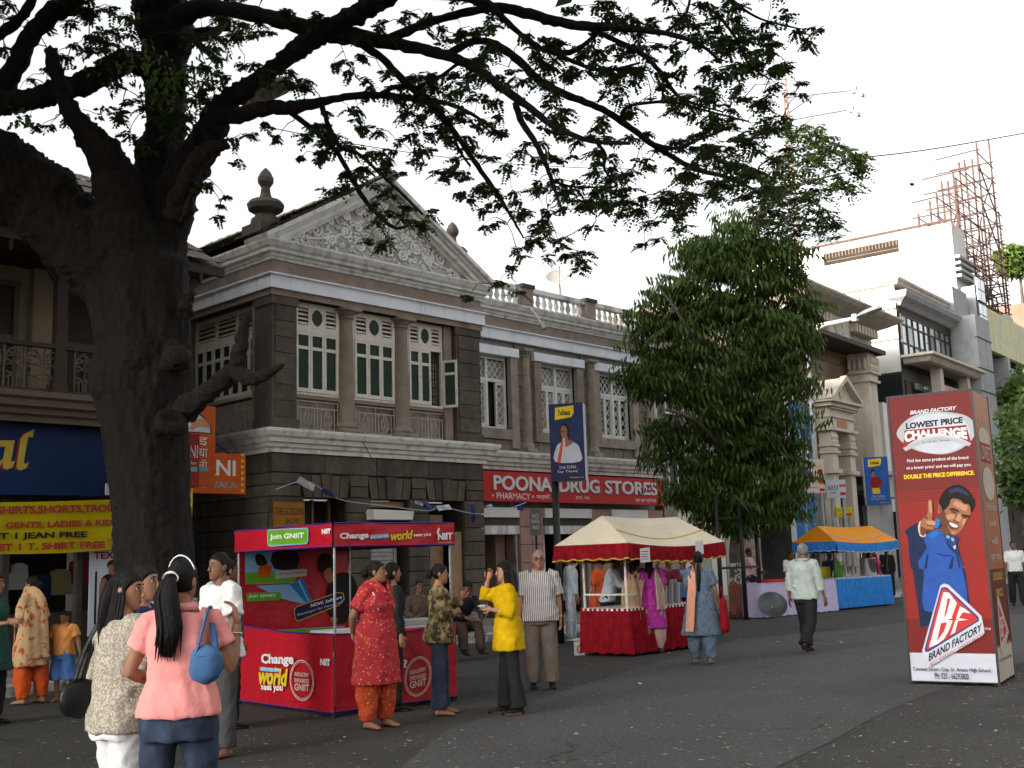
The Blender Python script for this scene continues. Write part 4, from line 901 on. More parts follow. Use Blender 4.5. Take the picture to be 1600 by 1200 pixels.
for i in range(n):
    for z0, z1 in ((10.42, 11.0), (11.07, 11.9), (11.97, 12.34)):
        MB(PB).box(GX0+.29+i*w, GX0+.21+(i+1)*w, -.05+U(-.01, .01), -.03, z0, z1).build('pane', 'glass_sky' if (i*7+int(z0*3)) % 5 else 'tile_grey', wf)
b = MB(PB); b.sweep([(0, 10.0), (.2, 10.05), (.35, 10.25), (.5, 10.3), (.5, 10.42), (0, 10.45)], [(21.6, 0), (21.6, -1.0), (28.9, -1.0), (28.9, 0)]); b.box(21.6, 28.9, -1., 0, 10.1, 10.4); gpart(b, 'bay_cornice', 'cream_stucco')
for x in (23.6, 27.9): MB(PB).box(x, x+.5, -.95, -.5, 4, 10.1).build('bay_column', 'cream_stucco', gl)
b = MB(PB); b.box(24.3, 27.6, -.8, -.7, 6.5, 9.3); gpart(b, 'red_board', 'terracotta')
for i in range(6):
    for z0 in (4.6, 6.2, 7.8):
        MB(PB).box(21.5+i*1.2, 22.6+i*1.2, -.02, .04, z0, z0+1.5).build('pane', 'glass_sky' if (i+int(z0)) % 3 == 0 else 'glass_dark', gl)
b = MB(PB); b.box(29.1, 31.6, -1.3, .05, .14, 13.4); gpart(b, 'grey_pier', 'grey_concrete')
b = MB(PB)
for z in (10.6, 9.4, 12.2): b.box(29.05, 31.65, -1.34, -1.2, z, z+.04)
gpart(b, 'joint_line', 'joint')
b = MB(PB); b.box(28.4, 30.9, -.5, .6, 13.4, 14.9); b.box(31.4, 33.2, -.8, -.01, .14, 15.4); gpart(b, 'stair_tower', 'grey_concrete')
for j, z in enumerate((8.8, 11.2, 13.2, 14.6)):
    b = MB(PB); b.box(31.5, 33.0, -.86, -.78, z, z+1.3); wf = gpart(b, 'window', 'black_metal')
    for q in range(2):
        for r in range(2): MB(PB).box(31.55+q*.73, 32.22+q*.73, -.9, -.86, z+.05+r*.63, z+.62+r*.63).build('pane', 'grey_concrete' if j < 1 else 'glass_sky', wf)
# white tower beyond, its long side facing the street end
b = MB(PB); b.box(31.05, 33.4, .0, 12, .14, 19.0); gpart(b, 'white_tower', 'white_plaster')
b = MB(PB); b.box(31.0, 31.08, 2.9, 7.25, 17.92, 18.62); gpart(b, 'long_opening', 'interior')
b = MB(PB)
for i in range(22): b.box(30.96, 31.02, 2.95+i*.195, 3.01+i*.195, 18.3, 18.62)
b.box(30.95, 31.0, 2.9, 7.25, 18.1, 18.14); gpart(b, 'slat', 'timber_cornice')
b = MB(PB); b.tube([(31.0, -.1, 19.12), (31.0, 12, 19.12)], .07, 6); gpart(b, 'roof_pipe', 'rust_steel')
for z in (15.9, 16.25, 16.6, 16.95): MB(PB).box(30.9, 33.5, -.35, .0, z, z+.16).build('ledge', 'grey_concrete', gl)
# scaffold of rusty pipes
sc = thing('scaffold_tower', 'tall rusty pipe scaffold rising behind the white upper storey', 'scaffold', Fr(*PB.w((34.5, 4, 0))[:2], 5.5))
b = MB(PB); ys_ = [.4, 1.5, 2.6]; q5 = [PB.uz(x, y, 1.0) for x, y in ((1468, 268), (1486, 250), (1504, 222), (1524, 218), (1540, 330))]; xs_ = [q[0]+.6 for q in q5]; tops = {x: q[1] for x, q in zip(xs_, q5)}
for x in xs_:
    for y in ys_: b.tube([(x+U(-.1, .1), y, 3), (x+U(-.15, .15), y, tops[x]-(y-.4)*.9)], .06, 5)
z = 10.
while z < 26:
    for y in ys_:
        k = [x for x in xs_ if tops[x]-(y-.4)*.9 > z]
        if len(k) > 1: b.tube([(k[0]-U(.1, .5), y-.06, z+U(-.15, .15)), (k[-1]+U(.1, .6), y-.06, z+U(-.15, .15))], .042, 4)
    for x in xs_:
        if tops[x] > z+.5: b.tube([(x, .2, z+.2), (x, 2.9, z+.2+U(-.1, .1))], .04, 4)
    z += .62 if z < 19 else 1.0
for i in range(120):
    x0 = random.choice(xs_[1:]); x1 = x0+random.choice((-1.3, 1.3, 0)); z = U(9, 19.5)
    if x1 < xs_[0]: continue
    b.tube([(x0, U(.4, 2.6), z), (x1, U(.4, 2.6), z+U(.8, 2.6))], .045, 4)
for z in (19.5, 22): b.tube([(xs_[2], .3, z), (xs_[3], .3, z+2.5)], .05, 4); b.tube([(xs_[3], .35, z), (xs_[2], .35, z+2.5)], .05, 4)
b.build('pipe_frame', 'rust_steel', sc)
# ------------- long pale yellow sign band and the shops beneath
sb = thing('signboard_house', 'dark house behind a long pale yellow signboard band', 'building', PB)
b = MB(PB); b.box(33.3, 58, .6, 9, .14, 13.5); b.box(33.3, 33.9, -.6, .6, .14, 12.4); b.build('wall', ['dark_stone_wall'], sb)
b = MB(PB); b.box(33.2, 57, -.5, -.2, 12.35, 14.75); b.build('sign_band', 'yellow_board', sb)
p = Panel(PB, -.5); p.ptext('Camp', (1564, 553), (1640, 528), 'p_fade', (1640, 588), shear=.35); p.build('faded_lettering', sb)
for i in range(8):
    x = 34.6+i*2.4; b = MB(PB); b.box(x, x+2.2, .5, .62, 8.9, 12.0); wf = b.build('window', 'black_metal', sb)
    for q in range(4): MB(PB).box(x+.06+q*.54, x+.54+q*.54, .44, .5, 10.3, 11.2).build('pane', 'glass_sky' if (i+q) % 2 else 'glass_dark', wf)
b = MB(PB); b.box(34.3, 35.4, -.2, .5, 9.2, 10.0); b.build('air_conditioner', 'white_plaster', sb)
b = MB(PB); b.box(37.5, 38.0, -.6, .5, 8.5, 12.3); b.box(38, 41.2, -.3, .5, 9.2, 11.9); b.build('pier', 'grey_concrete', sb)
b = MB(PB); b.sweep([(0, 8.3), (.3, 8.4), (.6, 8.6), (.6, 8.75), (0, 8.8)], [(34, .2), (34, -1.2), (44, -1.2)]); b.box(34, 44, -1.2, .6, 8.4, 8.75); b.build('ledge', 'cream_stucco', sb)
b = MB(PB); b.box(33.8, 46, -1.0, -.2, 5.4, 8.0, 0); b.box(36, 40, -1.25, -1.0, 5.6, 7.8, 1); b.build('shop_board', ['dark_stone_wall', 'white_plaster'], sb)
# grey ground floor wall, shop opening and steps seen beside the tall red box
b = MB(PB); b.box(18.5, 21.1, .1, .4, 3.2, 8.0); b.box(18.4, 21.2, 1.2, 1.5, .14, 8.0, 1); b.box(18.5, 19.0, -.1, .4, .14, 3.2, 1); b.build('infill_wall', ['white_plaster', 'interior'], cr)
b = MB(PB); b.box(18.6, 20.9, -.4, .3, 2.6, 3.1); b.build('shop_board', 'dark_wood', cr)
for x in (19.2, 20.1):
    b = MB(PB); b.tube([(x, -.3, .2), (x, -.3, 2.6)], .03, 5); b.build('shop_post', 'black_metal', cr)
b = MB(PB)
for i in range(3): b.box(18.7, 21.0, -1.6+i*.4, .2, .14+i*.16, .3+i*.16)
b.build('step', 'ply', cr)
pmat('far_pink', (.2, .115, .085), .8, .15, 2, dirt=((.12, .08, .06), 2, .5, .75, .5), streak=True)
# ------------- far houses up the street
for (u0, u1, v0, z1, m, lb, nm) in ((58, 76, -1, 19.4, 'far_pink', 'distant pinkish block with faint white lettering under the trees', 'far_block'), (60, 84, -14, 12, 'cream_stucco', 'low pale far house beyond the roadside trees at the street end', 'far_house')):
    f = Fr(*PB.w((u0, v0, 0))[:2], 5.5); t = thing(nm, lb, 'building', f); b = MB(f); b.box(0, u1-u0, 0, 10, .0, z1); b.build('wall', m, t)
    b = MB(f)
    for z in np.arange(3.5, z1, 3.4): b.box(-.15, u1-u0+.1, -.15, 10.1, z, z+.25)
    b.build('ledge', 'white_plaster', t)
    for i in range(5):
        for z in np.arange(4.6, z1-3, 3.4):
            b = MB(f); b.box(-.06, .02, 1+i*1.8, 2.1+i*1.8, z, z+1.5); wf = b.build('window', 'white_wood', t); MB(f).box(-.1, -.06, 1.1+i*1.8, 2+i*1.8, z+.1, z+1.4).build('pane', 'glass_dark', wf)
            b = MB(f); b.box(1+i*3.2, 2.6+i*3.2, -.06, .02, z, z+1.5); wf = b.build('window', 'white_wood', t); MB(f).box(1.1+i*3.2, 2.5+i*3.2, -.1, -.06, z+.1, z+1.4).build('pane', 'glass_dark', wf)
# ---------------------------------------------------------------- trees
def leafquads(b, c, n, spread, size, droop=.3, long=1.6, m=0, flat=.6):
    """n small pointed leaves scattered round c (arrays, fast)"""
    c = np.asarray(c); p = rng.normal(size=(n, 3))*np.array([spread, spread, spread*flat])*.5 + c
    a = rng.uniform(0, 2*pi, n); el = rng.uniform(-.9, .4, n)-droop
    d = np.stack([np.cos(a)*np.cos(el), np.sin(a)*np.cos(el), np.sin(el)], 1)
    s = np.cross(d, rng.normal(size=(n, 3))); s /= np.linalg.norm(s, axis=1)[:, None]+1e-9
    l = size*rng.uniform(.7, 1.3, n)[:, None]; w = l/long*.5
    v = np.stack([p, p+d*l*.45+s*w, p+d*l-np.array([0, 0, .12])*l, p+d*l*.45-s*w], 1).reshape(-1, 3)
    b.add(v, [(4*i, 4*i+1, 4*i+2, 4*i+3) for i in range(n)], m)
def rain_spray(b, c, r, k, lsz=.062):
    """feathery cluster: fans of twice-divided leaves hanging from a twig end"""
    for _ in range(k):
        a = U(0, 2*pi); el = U(-.7, .35); d = Vector((cos(a)*cos(el), sin(a)*cos(el), sin(el))); L_ = r*U(.6, 1.15)
        o = Vector(c)+Vector((U(-1, 1), U(-1, 1), U(-.5, .5)))*r*.25; sd = d.cross(Vector((0, 0, 1))).normalized(); up = sd.cross(d)
        n = 7; V = []; 
        for i in range(n):
            t = (i+.6)/n; q = o+d*L_*t-Vector((0, 0, .35*L_*t*t))
            for s in (-1, 1):
                e = (sd*s*U(.75, 1)+d*U(.1, .5)+up*U(-.5, .2)).normalized(); w = d.cross(e).cross(e)*-1; l = lsz*U(.8, 1.25)*(1.25-.5*t)
                w = (d-e*d.dot(e)).normalized()*l*.36
                V += [q, q+e*l*.5+w, q+e*l-Vector((0, 0, l*.2)), q+e*l*.5-w]
        b.add([tuple(v) for v in V], [(4*i, 4*i+1, 4*i+2, 4*i+3) for i in range(len(V)//4)])
def limb(b, pts, k=8, n=5, wob=.03):
    """pts: (px, py, depth, radius in photo pixels)"""
    w = np.array([list(P(x, y, D))+[r*D/F] for x, y, D, r in pts]); c = cat(w, n)
    for i in range(1, len(c)-1): c[i, :3] += rng.normal(size=3)*wob*min(1, c[i, 3]*4); c[i, 3] *= U(.92, 1.1)
    b.tube([Vector(q[:3]) for q in c], [max(.004, q[3]) for q in c], k); return c
base = G(246, 985, .14)
rt = thing('rain_tree', 'huge dark-trunked spreading tree leaning over the street from the pavement', 'tree', Fr(base.x, base.y, 0))
D0 = 16.2
trunk_ = [(247, 985, D0, 80), (246, 955, D0, 66), (243, 900, D0, 61), (238, 830, D0, 58), (232, 750, D0, 62), (226, 680, D0, 66), (222, 610, D0, 74), (222, 540, D0, 72), (218, 480, D0, 76), (212, 410, D0, 84)]
def lumpy(c, k, amp):      # trunk with buttress-like flutes
    return [[(q[0]+q[3]*cos(t)*(1+amp*sin(3*t+i*.12)+amp*.7*sin(7*t-i*.2+1)+amp*.5*sin(11*t+i*.5)), q[1]+q[3]*sin(t)*(1+amp*sin(3*t+i*.12)+amp*.7*sin(7*t-i*.2+1)+amp*.5*sin(11*t+i*.5)), q[2]) for t in np.linspace(0, 2*pi, k, False)] for i, q in enumerate(c)]
tw = cat(np.array([list(P(x, y, D))+[r*D/F] for x, y, D, r in trunk_]), 5)
tw[0, 2] = -.05
TB = MB(); TB.rings(lumpy(tw, 28, .05))
lw = [q for q in tw if q[2] < 1.25]; b = MB(); b.rings([[(q[0]+(x-q[0])*1.035, q[1]+(y-q[1])*1.035, z) for x, y, z in R] for q, R in zip(lw, lumpy(lw, 28, .05))], caps=False); b.build('painted_collar', 'bark_white', rt, True)
for x, y, r in ((172, 600, 34), (288, 640, 20), (160, 575, 24), (278, 560, 24), (255, 668, 16), (210, 560, 40)): # burls
    c = P(x, y, D0-.4); q = r*D0/F; TB.ell(tuple(c), (q, q, q*.9), 10, 7)
c = P(268, 655, D0-.75); b = MB(); b.rings([[tuple(c+Vector((cos(t)*.17*s, sin(t)*.17*s*.4, dz+sin(t)*.1*s))) for t in np.linspace(0, 2*pi, 14, False)] for s, dz in ((1.5, -.1), (1.35, .02), (1., .06), (.8, -.02), (.3, -.1))]); b.build('saw_cut', 'bark', rt, True)
LIMBS = [
 [(205, 450, 16.2, 62), (150, 400, 16, 62), (85, 330, 15.8, 66), (20, 285, 15.5, 66), (-60, 240, 15.2, 66), (-160, 200, 15, 60)],
 [(225, 430, 16.2, 66), (235, 340, 16.3, 58), (248, 260, 16.4, 40), (258, 180, 16.4, 34), (258, 100, 16.4, 36), (252, 20, 16.4, 44), (250, -60, 16.4, 40)],
 [(235, 400, 16.2, 55), (268, 320, 16, 40), (300, 255, 15.8, 32), (330, 205, 15.6, 27), (342, 170, 15.5, 22), (385, 138, 15.2, 17), (430, 105, 15, 17), (475, 70, 14.8, 18), (530, 35, 14.5, 18), (590, 5, 14.2, 17), (660, -40, 14, 16)],
 [(212, 420, 16, 50), (195, 330, 15.6, 42), (175, 260, 15.3, 34), (130, 205, 15, 22), (105, 160, 14.8, 15), (88, 110, 14.6, 13), (80, 72, 14.6, 12)],
 [(255, 110, 16, 28), (205, 95, 15.5, 22), (150, 122, 15.2, 20), (100, 140, 15, 20), (40, 155, 14.8, 20), (-40, 175, 14.5, 18)],
 [(0, 150, 15, 17), (22, 110, 15, 17), (45, 60, 15, 16), (80, 22, 15, 17), (110, 5, 15, 17), (128, -40, 15, 15)],
 [(-10, 60, 15, 10), (25, 35, 15, 9), (48, 5, 15, 8), (56, -30, 15, 8)],
 [(262, 40, 16.2, 22), (310, 12, 16, 15), (370, 17, 15.6, 13), (430, 30, 15.2, 13), (490, 47, 14.8, 14), (545, 56, 14.6, 15), (600, 66, 14.4, 11), (650, 75, 14.2, 10), (700, 87, 14, 9), (745, 108, 13.8, 8), (785, 138, 13.6, 7.5), (830, 170, 13.5, 6), (870, 200, 13.4, 5), (925, 220, 13.3, 4), (985, 224, 13.2, 3)],
 [(548, 60, 14.7, 9), (590, 85, 14.6, 7), (635, 130, 14.6, 6.5), (675, 165, 14.7, 6), (705, 200, 14.8, 5), (740, 250, 15, 4.5), (775, 300, 15.2, 4), (800, 340, 15.4, 2.5), (818, 372, 15.5, 1.5)],
 [(338, 185, 15.5, 16), (380, 178, 15.2, 14), (425, 168, 15, 13), (470, 166, 14.9, 11), (520, 155, 14.8, 7), (580, 148, 14.8, 6), (650, 155, 14.9, 5), (700, 162, 15, 4), (740, 180, 15.1, 3), (790, 215, 15.2, 2)],
 [(448, 172, 15, 5), (480, 195, 15, 4.5), (520, 230, 15.1, 4), (540, 260, 15.2, 4), (565, 305, 15.4, 4), (590, 335, 15.5, 3.5), (618, 356, 15.5, 3), (642, 350, 15.5, 2)],
 [(503, 165, 14.9, 5), (513, 195, 15, 4.5), (530, 228, 15, 4), (560, 240, 15.1, 3), (595, 272, 15.2, 3), (625, 300, 15.3, 2.5), (660, 335, 15.4, 2)],
 [(612, 60, 14.4, 9), (670, 35, 14.2, 7), (730, 20, 14, 7), (770, 12, 13.9, 8), (820, 20, 13.8, 9), (860, 32, 13.7, 9), (910, 40, 13.6, 8), (965, 43, 13.5, 7), (1030, 50, 13.5, 5), (1090, 68, 13.5, 3.5), (1125, 95, 13.5, 2)],
 [(600, -10, 14.2, 9), (700, -8, 14, 9), (760, 5, 13.9, 8), (800, 42, 13.8, 5), (845, 75, 13.8, 5), (890, 82, 13.8, 5), (930, 55, 13.7, 3.5), (960, 20, 13.6, 2)],
 [(860, 78, 13.8, 4), (905, 100, 13.8, 3.5), (950, 110, 13.9, 3), (1000, 98, 14, 2)],
 [(700, 85, 14, 7), (740, 65, 13.9, 6), (775, 70, 13.9, 7), (810, 95, 14, 7), (845, 128, 14.2, 7), (890, 150, 14.5, 6.5), (940, 170, 14.8, 6), (985, 200, 15.2, 5.5), (1030, 232, 15.8, 5), (1085, 263, 16.5, 4.5), (1140, 278, 17, 3.5), (1185, 300, 17.5, 2)],
 [(805, 160, 13.6, 6), (815, 190, 13.7, 5.5), (838, 225, 13.8, 5), (855, 262, 13.9, 4), (868, 300, 14, 3), (880, 335, 14, 2)],
 [(915, 42, 13.6, 5), (960, 62, 13.6, 4.5), (1000, 82, 13.7, 4.5), (1030, 110, 13.8, 4), (1055, 145, 14, 3), (1080, 160, 14.2, 2), (1130, 175, 14.5, 1.5)],
 [(970, 185, 15, 4), (985, 165, 15, 3), (1050, 160, 15.2, 2.5), (1110, 175, 15.5, 2), (1170, 190, 15.8, 1.5)],
 [(1000, 215, 15.4, 3), (1050, 232, 15.8, 3), (1100, 215, 16.2, 2.5), (1150, 195, 16.4, 2)],
 [(930, 220, 13.4, 3), (945, 240, 13.5, 3), (945, 265, 13.6, 2.5), (965, 290, 13.8, 2)],
 [(868, 285, 14, 2.5), (900, 292, 14.2, 2), (960, 292, 14.5, 1.5)],
 [(270, 60, 16, 10), (330, 55, 16.5, 7), (350, 30, 17, 6), (355, -20, 17, 5)], [(340, 95, 16, 6), (300, 52, 17, 5), (360, 45, 17, 4)],
 [(285, 640, 15.9, 22), (312, 622, 15.6, 15), (342, 600, 15.4, 15), (368, 572, 15.2, 13), (376, 540, 15.1, 11), (382, 512, 15.1, 8), (388, 486, 15.1, 5)],
 [(368, 580, 15.2, 14), (395, 592, 15.1, 12), (420, 583, 15, 9), (445, 568, 15, 4)], [(288, 490, 15.8, 14), (292, 470, 15.8, 9), (303, 455, 15.8, 4)],
 [(268, 340, 15.5, 16), (310, 250, 15, 16), (345, 228, 14.9, 10), (358, 232, 14.9, 4)], [(1040, 50, 13.5, 3), (1070, 25, 13.6, 2.5), (1080, -10, 13.7, 2)], [(1120, 20, 14, 3), (1150, 60, 14, 2.5), (1170, 100, 14.2, 2), (1200, 122, 14.4, 1.5)],
 [(1130, -20, 14, 3), (1150, 5, 14, 2.5), (1190, 30, 14, 2), (1250, 45, 14.2, 1.5)],
 [(590, 150, 14.8, 4), (620, 136, 14.7, 4), (655, 140, 14.8, 3.5), (700, 190, 15, 3), (715, 230, 15, 2.5), (735, 260, 15.1, 2)],
 [(645, 140, 14.6, 4), (690, 118, 14.4, 3), (725, 98, 14.2, 3), (760, 125, 14, 2)]]
CURV = []
def remesh(b, vox, smooth=3, wr=0., seed=0, name='m', mats=()):
    V = np.concatenate(b.v); me = bpy.data.meshes.new(name); me.from_pydata(V.tolist(), [], b.f); o = bpy.data.objects.new(name, me); COL.objects.link(o)
    bm = bmesh.new(); bm.from_mesh(me); bmesh.ops.recalc_face_normals(bm, faces=bm.faces); bm.to_mesh(me); bm.free()
    m = o.modifiers.new('r', 'REMESH'); m.mode = 'VOXEL'; m.voxel_size = vox; m = o.modifiers.new('s', 'SMOOTH'); m.factor = .5; m.iterations = smooth
    out = bpy.data.meshes.new_from_object(o.evaluated_get(bpy.context.evaluated_depsgraph_get())); bpy.data.objects.remove(o); bpy.data.meshes.remove(me); out.name = name
    n = len(out.vertices); c = np.empty(n*3); out.vertices.foreach_get('co', c); c = c.reshape(-1, 3)
    if wr and n:
        nn = np.empty(n*3); out.vertices.foreach_get('normal', nn); nn = nn.reshape(-1, 3); r = np.random.default_rng(seed); d = np.zeros(n)
        for i in range(7):
            a = r.normal(size=3)*np.array([1, 1, .55]); a *= r.uniform(14, 42)/np.linalg.norm(a); q = np.sin(c@a+r.uniform(0, 6)+.9*np.sin(c@(r.normal(size=3)*11))); d += (1-np.abs(q))*r.uniform(.3, 1)
        c = c+nn*((d-(1.3 if wr < .04 else 2.2))*wr*.5)[:, None]; out.vertices.foreach_set('co', c.ravel())
    out.polygons.foreach_set('use_smooth', np.ones(len(out.polygons), dtype=bool))
    for q in mats: out.materials.append(MATS[q])
    out.update(); return out
for i, l in enumerate(LIMBS):
    big = i < 5; b = TB if big else MB(); kn = l[0][:2] in ((285, 640), (368, 580), (288, 490), (268, 340)); c = limb(b, l, 14 if l[0][3] > 20 else 7, 6, .03 if big else .02); CURV.append(c)
    if kn:
        me = remesh(b, .022, 2, .022, i, 'limb', ('bark',)); q = np.empty(len(me.vertices)*3); me.vertices.foreach_get('co', q); q = q.reshape(-1, 3)-WM[rt.name][1]; me.vertices.foreach_set('co', q.ravel()); me.update(); link('limb', me, rt)
    elif not big: b.build('limb', 'bark', rt, True)
me = remesh(TB, .05, 3, .045, 3, 'trunk', ('bark',)); c = np.empty(len(me.vertices)*3); me.vertices.foreach_get('co', c); c = c.reshape(-1, 3)-WM[rt.name][1]; me.vertices.foreach_set('co', c.ravel()); me.update(); link('trunk', me, rt)
NODES = np.concatenate([c[2:, :3] for c in CURV[7:]]); NEW = []
tb, lb_ = MB(), MB()
def twig_to(c, r0=.012):      # twigs branch from the nearest wood, earlier twigs included
    global NODES
    d = np.linalg.norm(NODES-np.asarray(c), axis=1); q = Vector(NODES[d.argmin()]); c = Vector(c); L_ = (c-q).length
    pts = [q]+[q.lerp(c, t)+Vector((U(-.09, .09), U(-.09, .09), U(-.03, .12)+.1*sin(pi*t)))*L_ for t in (.25, .5, .75)]+[c]
    tb.tube(pts, [r0*(1-.15*k) for k in range(5)], 4, caps=False); NODES = np.concatenate([NODES, np.array([p[:] for p in pts[1:]])])
    return q
def cluster(c, r, k=None):
    rain_spray(lb_, c, r, k or max(4, int(r*33)))
CL = [(745, 295, 28), (765, 350, 22), (735, 468, 12), (790, 440, 26), (805, 405, 24), (842, 298, 28), (872, 280, 26), (830, 350, 30), (905, 405, 34), (890, 362, 28), (930, 332, 32), (960, 290, 38), (1000, 335, 40), (1040, 312, 40), (1010, 385, 28), (1060, 345, 40), (1100, 305, 48), (1080, 250, 40), (1130, 222, 44), (1165, 172, 40), (1190, 205, 44), (1150, 112, 34), (1200, 92, 38), (1090, 150, 30), (1050, 90, 28), (1000, 60, 25), (1020, 122, 30), (1252, 58, 26), (1255, 138, 24), (1172, 282, 44), (1212, 252, 34), (950, 250, 28), (862, 232, 24), (700, 212, 22), (1110, 60, 34), (1150, 30, 36), (1190, 50, 30), (1080, 20, 34), (1030, 20, 28), (930, 90, 28), (965, 130, 30), (880, 125, 18), (1120, 130, 32), (1160, 250, 36), (985, 175, 20), (1005, 265, 26), (890, 310, 22), (855, 255, 20),
      (615, 225, 20), (640, 245, 26), (600, 250, 24), (560, 195, 22), (500, 245, 20), (470, 240, 14), (340, 300, 20), (350, 330, 18), (320, 280, 16), (660, 220, 30), (690, 260, 26), (720, 300, 16), (590, 190, 26), (540, 185, 26), (640, 180, 28), (760, 240, 22), (785, 200, 24), (440, 120, 30), (480, 130, 30), (530, 100, 22), (560, 110, 24), (600, 115, 24), (650, 110, 26), (700, 60, 28), (680, 40, 26), (720, 140, 26), (740, 90, 26), (770, 40, 24), (800, 110, 22), (420, 60, 28), (450, 20, 26), (500, 10, 28), (560, 85, 20), (640, 20, 28), (600, 40, 22), (830, 60, 22), (880, 20, 26), (930, 10, 28), (980, 30, 22),
      (130, 30, 30), (160, 70, 30), (190, 40, 30), (150, 100, 28), (60, 95, 22), (20, 75, 24), (110, 75, 26), (190, 120, 26), (60, 130, 20), (30, 30, 24), (10, 10, 26), (200, 150, 26), (240, 150, 30), (180, 190, 30), (270, 120, 30), (300, 150, 34), (330, 130, 30), (350, 60, 30), (320, 90, 30), (380, 90, 28), (300, 70, 26), (390, 40, 26), (260, 200, 30), (220, 240, 20), (300, 190, 26), (155, 15, 30), (85, 50, 22), (340, 105, 24), (70, 200, 22), (110, 190, 24), (410, 190, 20), (430, 215, 14), (345, 20, 28), (15, 130, 20), (205, 90, 26), (150, 60, 30), (775, 320, 22), (815, 330, 26), (850, 330, 22), (870, 390, 22), (985, 300, 30), (1125, 265, 40), (1065, 290, 36), (1210, 310, 40), (1230, 200, 24)]
N0 = [(x, y) for l in LIMBS[7:] for x, y, *_ in l]
CL.sort(key=lambda q: min((q[0]-x)**2+(q[1]-y)**2 for x, y in N0))
for x, y, r in CL:
    near = NODES[np.argmin([ (P(x, y, 15)-Vector(q)).length for q in NODES[::4]])*4]
    D = max(12.5, Vector(near).dot(VF)+U(-.5, .6)); s = r*D/F
    for k in range(2 if r < 30 else 4):
        c = P(x+U(-.75, .75)*r, y+U(-.6, .7)*r, D+U(-.4, .4)); twig_to(c, .009); cluster(c, s*.72)
for c in CURV[7:24]+CURV[27:]:                                # finer sprays along the thin branches
    for q in c[4:]:
        if q[3] > .06 or U(0, 1) < .42: continue
        p = Vector(q[:3])+Vector((U(-1, 1), U(-1, 1), U(-.8, .6)))*.38; twig_to(p, .007); cluster(p, U(.13, .24))
tb.build('twigs', 'twig', rt)['kind'] = 'stuff'; lb_.build('crown', 'leaf_rain', rt)['kind'] = 'stuff'
b = MB()                                                      # leaves on the limbs, sunlight put into their paler green
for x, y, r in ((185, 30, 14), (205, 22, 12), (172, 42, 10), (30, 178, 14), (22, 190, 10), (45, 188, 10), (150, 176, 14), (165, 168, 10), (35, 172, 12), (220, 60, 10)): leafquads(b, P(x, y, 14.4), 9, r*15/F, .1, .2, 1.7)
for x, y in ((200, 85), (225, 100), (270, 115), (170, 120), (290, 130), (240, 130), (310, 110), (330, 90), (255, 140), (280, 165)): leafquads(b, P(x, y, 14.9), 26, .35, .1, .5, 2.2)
b.build('sunlit_leaves', 'leaf_light', rt)['kind'] = 'stuff'
# unseen upper crown over the camera, added and thickened to dim the near street
b = MB()
CRI = CR.transposed()
for _ in range(8500):
    a, q = U(0, 2*pi), 16.5*sqrt(U(.0, 1)); p = Vector((base.x-2+q*cos(a), base.y-5+q*sin(a), U(9.5, 14.5)-q*.12)); l = CRI @ (p-Vector((0, 0, CH)))
    if l.z < -.5 and (abs(l.x/-l.z) < 930/F) and l.y/-l.z < 720/F: continue
    leafquads(b, p, 9, .8, .42, .1, 1.7)
b.build('shade_crown', 'leaf_rain', rt)['kind'] = 'stuff'
# ------------- street tree with drooping leaves in the middle distance
tx = G(1150, 962); DT = 28.6
at_ = thing('street_tree', 'dense dark green tree with long drooping leaves inside the iron guard', 'tree', Fr(tx.x, tx.y, 0))
b = MB(); limb(b, [(1150, 966, DT, 9), (1149, 900, DT, 8), (1148, 840, DT, 8), (1146, 760, DT, 8), (1150, 650, DT, 7.5), (1148, 560, DT, 7), (1160, 450, DT, 6), (1185, 340, DT, 4), (1230, 230, DT, 2.5)], 9, 5); b.build('trunk', 'bark_grey', at_, True)
b = MB(); limb(b, [(1150, 964, DT, 10), (1149, 930, DT, 9.3), (1149, 912, DT, 9)], 10, 3, 0); b.build('red_band', 'bark_red', at_, True)
b = MB(); limb(b, [(1149, 912, DT, 9.4), (1149, 895, DT, 9), (1149, 880, DT, 8.8)], 10, 3, 0); b.build('white_band', 'bark_white', at_, True)
b = MB()
for pts in ([(1150, 650, DT, 5), (1100, 560, DT-.5, 4), (1060, 490, DT-1, 2.5), (1030, 450, DT-1, 1.5)], [(1148, 600, DT, 5), (1190, 520, DT, 4), (1230, 450, DT, 2)], [(1150, 540, DT, 4), (1120, 440, DT, 3), (1085, 380, DT, 2)], [(1150, 700, DT, 5), (1200, 640, DT-.6, 3), (1235, 600, DT-.8, 2)], [(1148, 720, DT, 5), (1090, 660, DT-1, 3), (1040, 640, DT-1.4, 2)], [(1185, 340, DT, 3), (1250, 290, DT, 2), (1320, 270, DT, 1.2)], [(1170, 400, DT, 3), (1230, 340, DT, 2), (1280, 310, DT, 1.2)]): limb(b, pts, 6, 4)
b.build('limb', 'bark_grey', at_, True)
BL = [(1120, 430, 60), (1170, 400, 58), (1070, 470, 42), (1045, 495, 26), (1070, 560, 44), (1145, 530, 76), (1200, 470, 56), (1208, 560, 52), (1215, 640, 46), (1175, 640, 60), (1090, 640, 44), (1030, 585, 24), (1120, 745, 54), (1180, 755, 50), (1222, 720, 28), (1075, 740, 34), (1135, 375, 40), (1205, 405, 36), (1100, 405, 34), (1235, 520, 22), (1240, 600, 16), (1058, 665, 26), (1010, 585, 14), (1100, 785, 22), (1160, 795, 26), (1215, 775, 18), (1012, 540, 12), (1130, 690, 46), (1022, 462, 18), (1092, 375, 18), (1000, 500, 11), (990, 575, 9), (1250, 470, 12), (1045, 705, 16), (1240, 680, 14)]
b = MB()
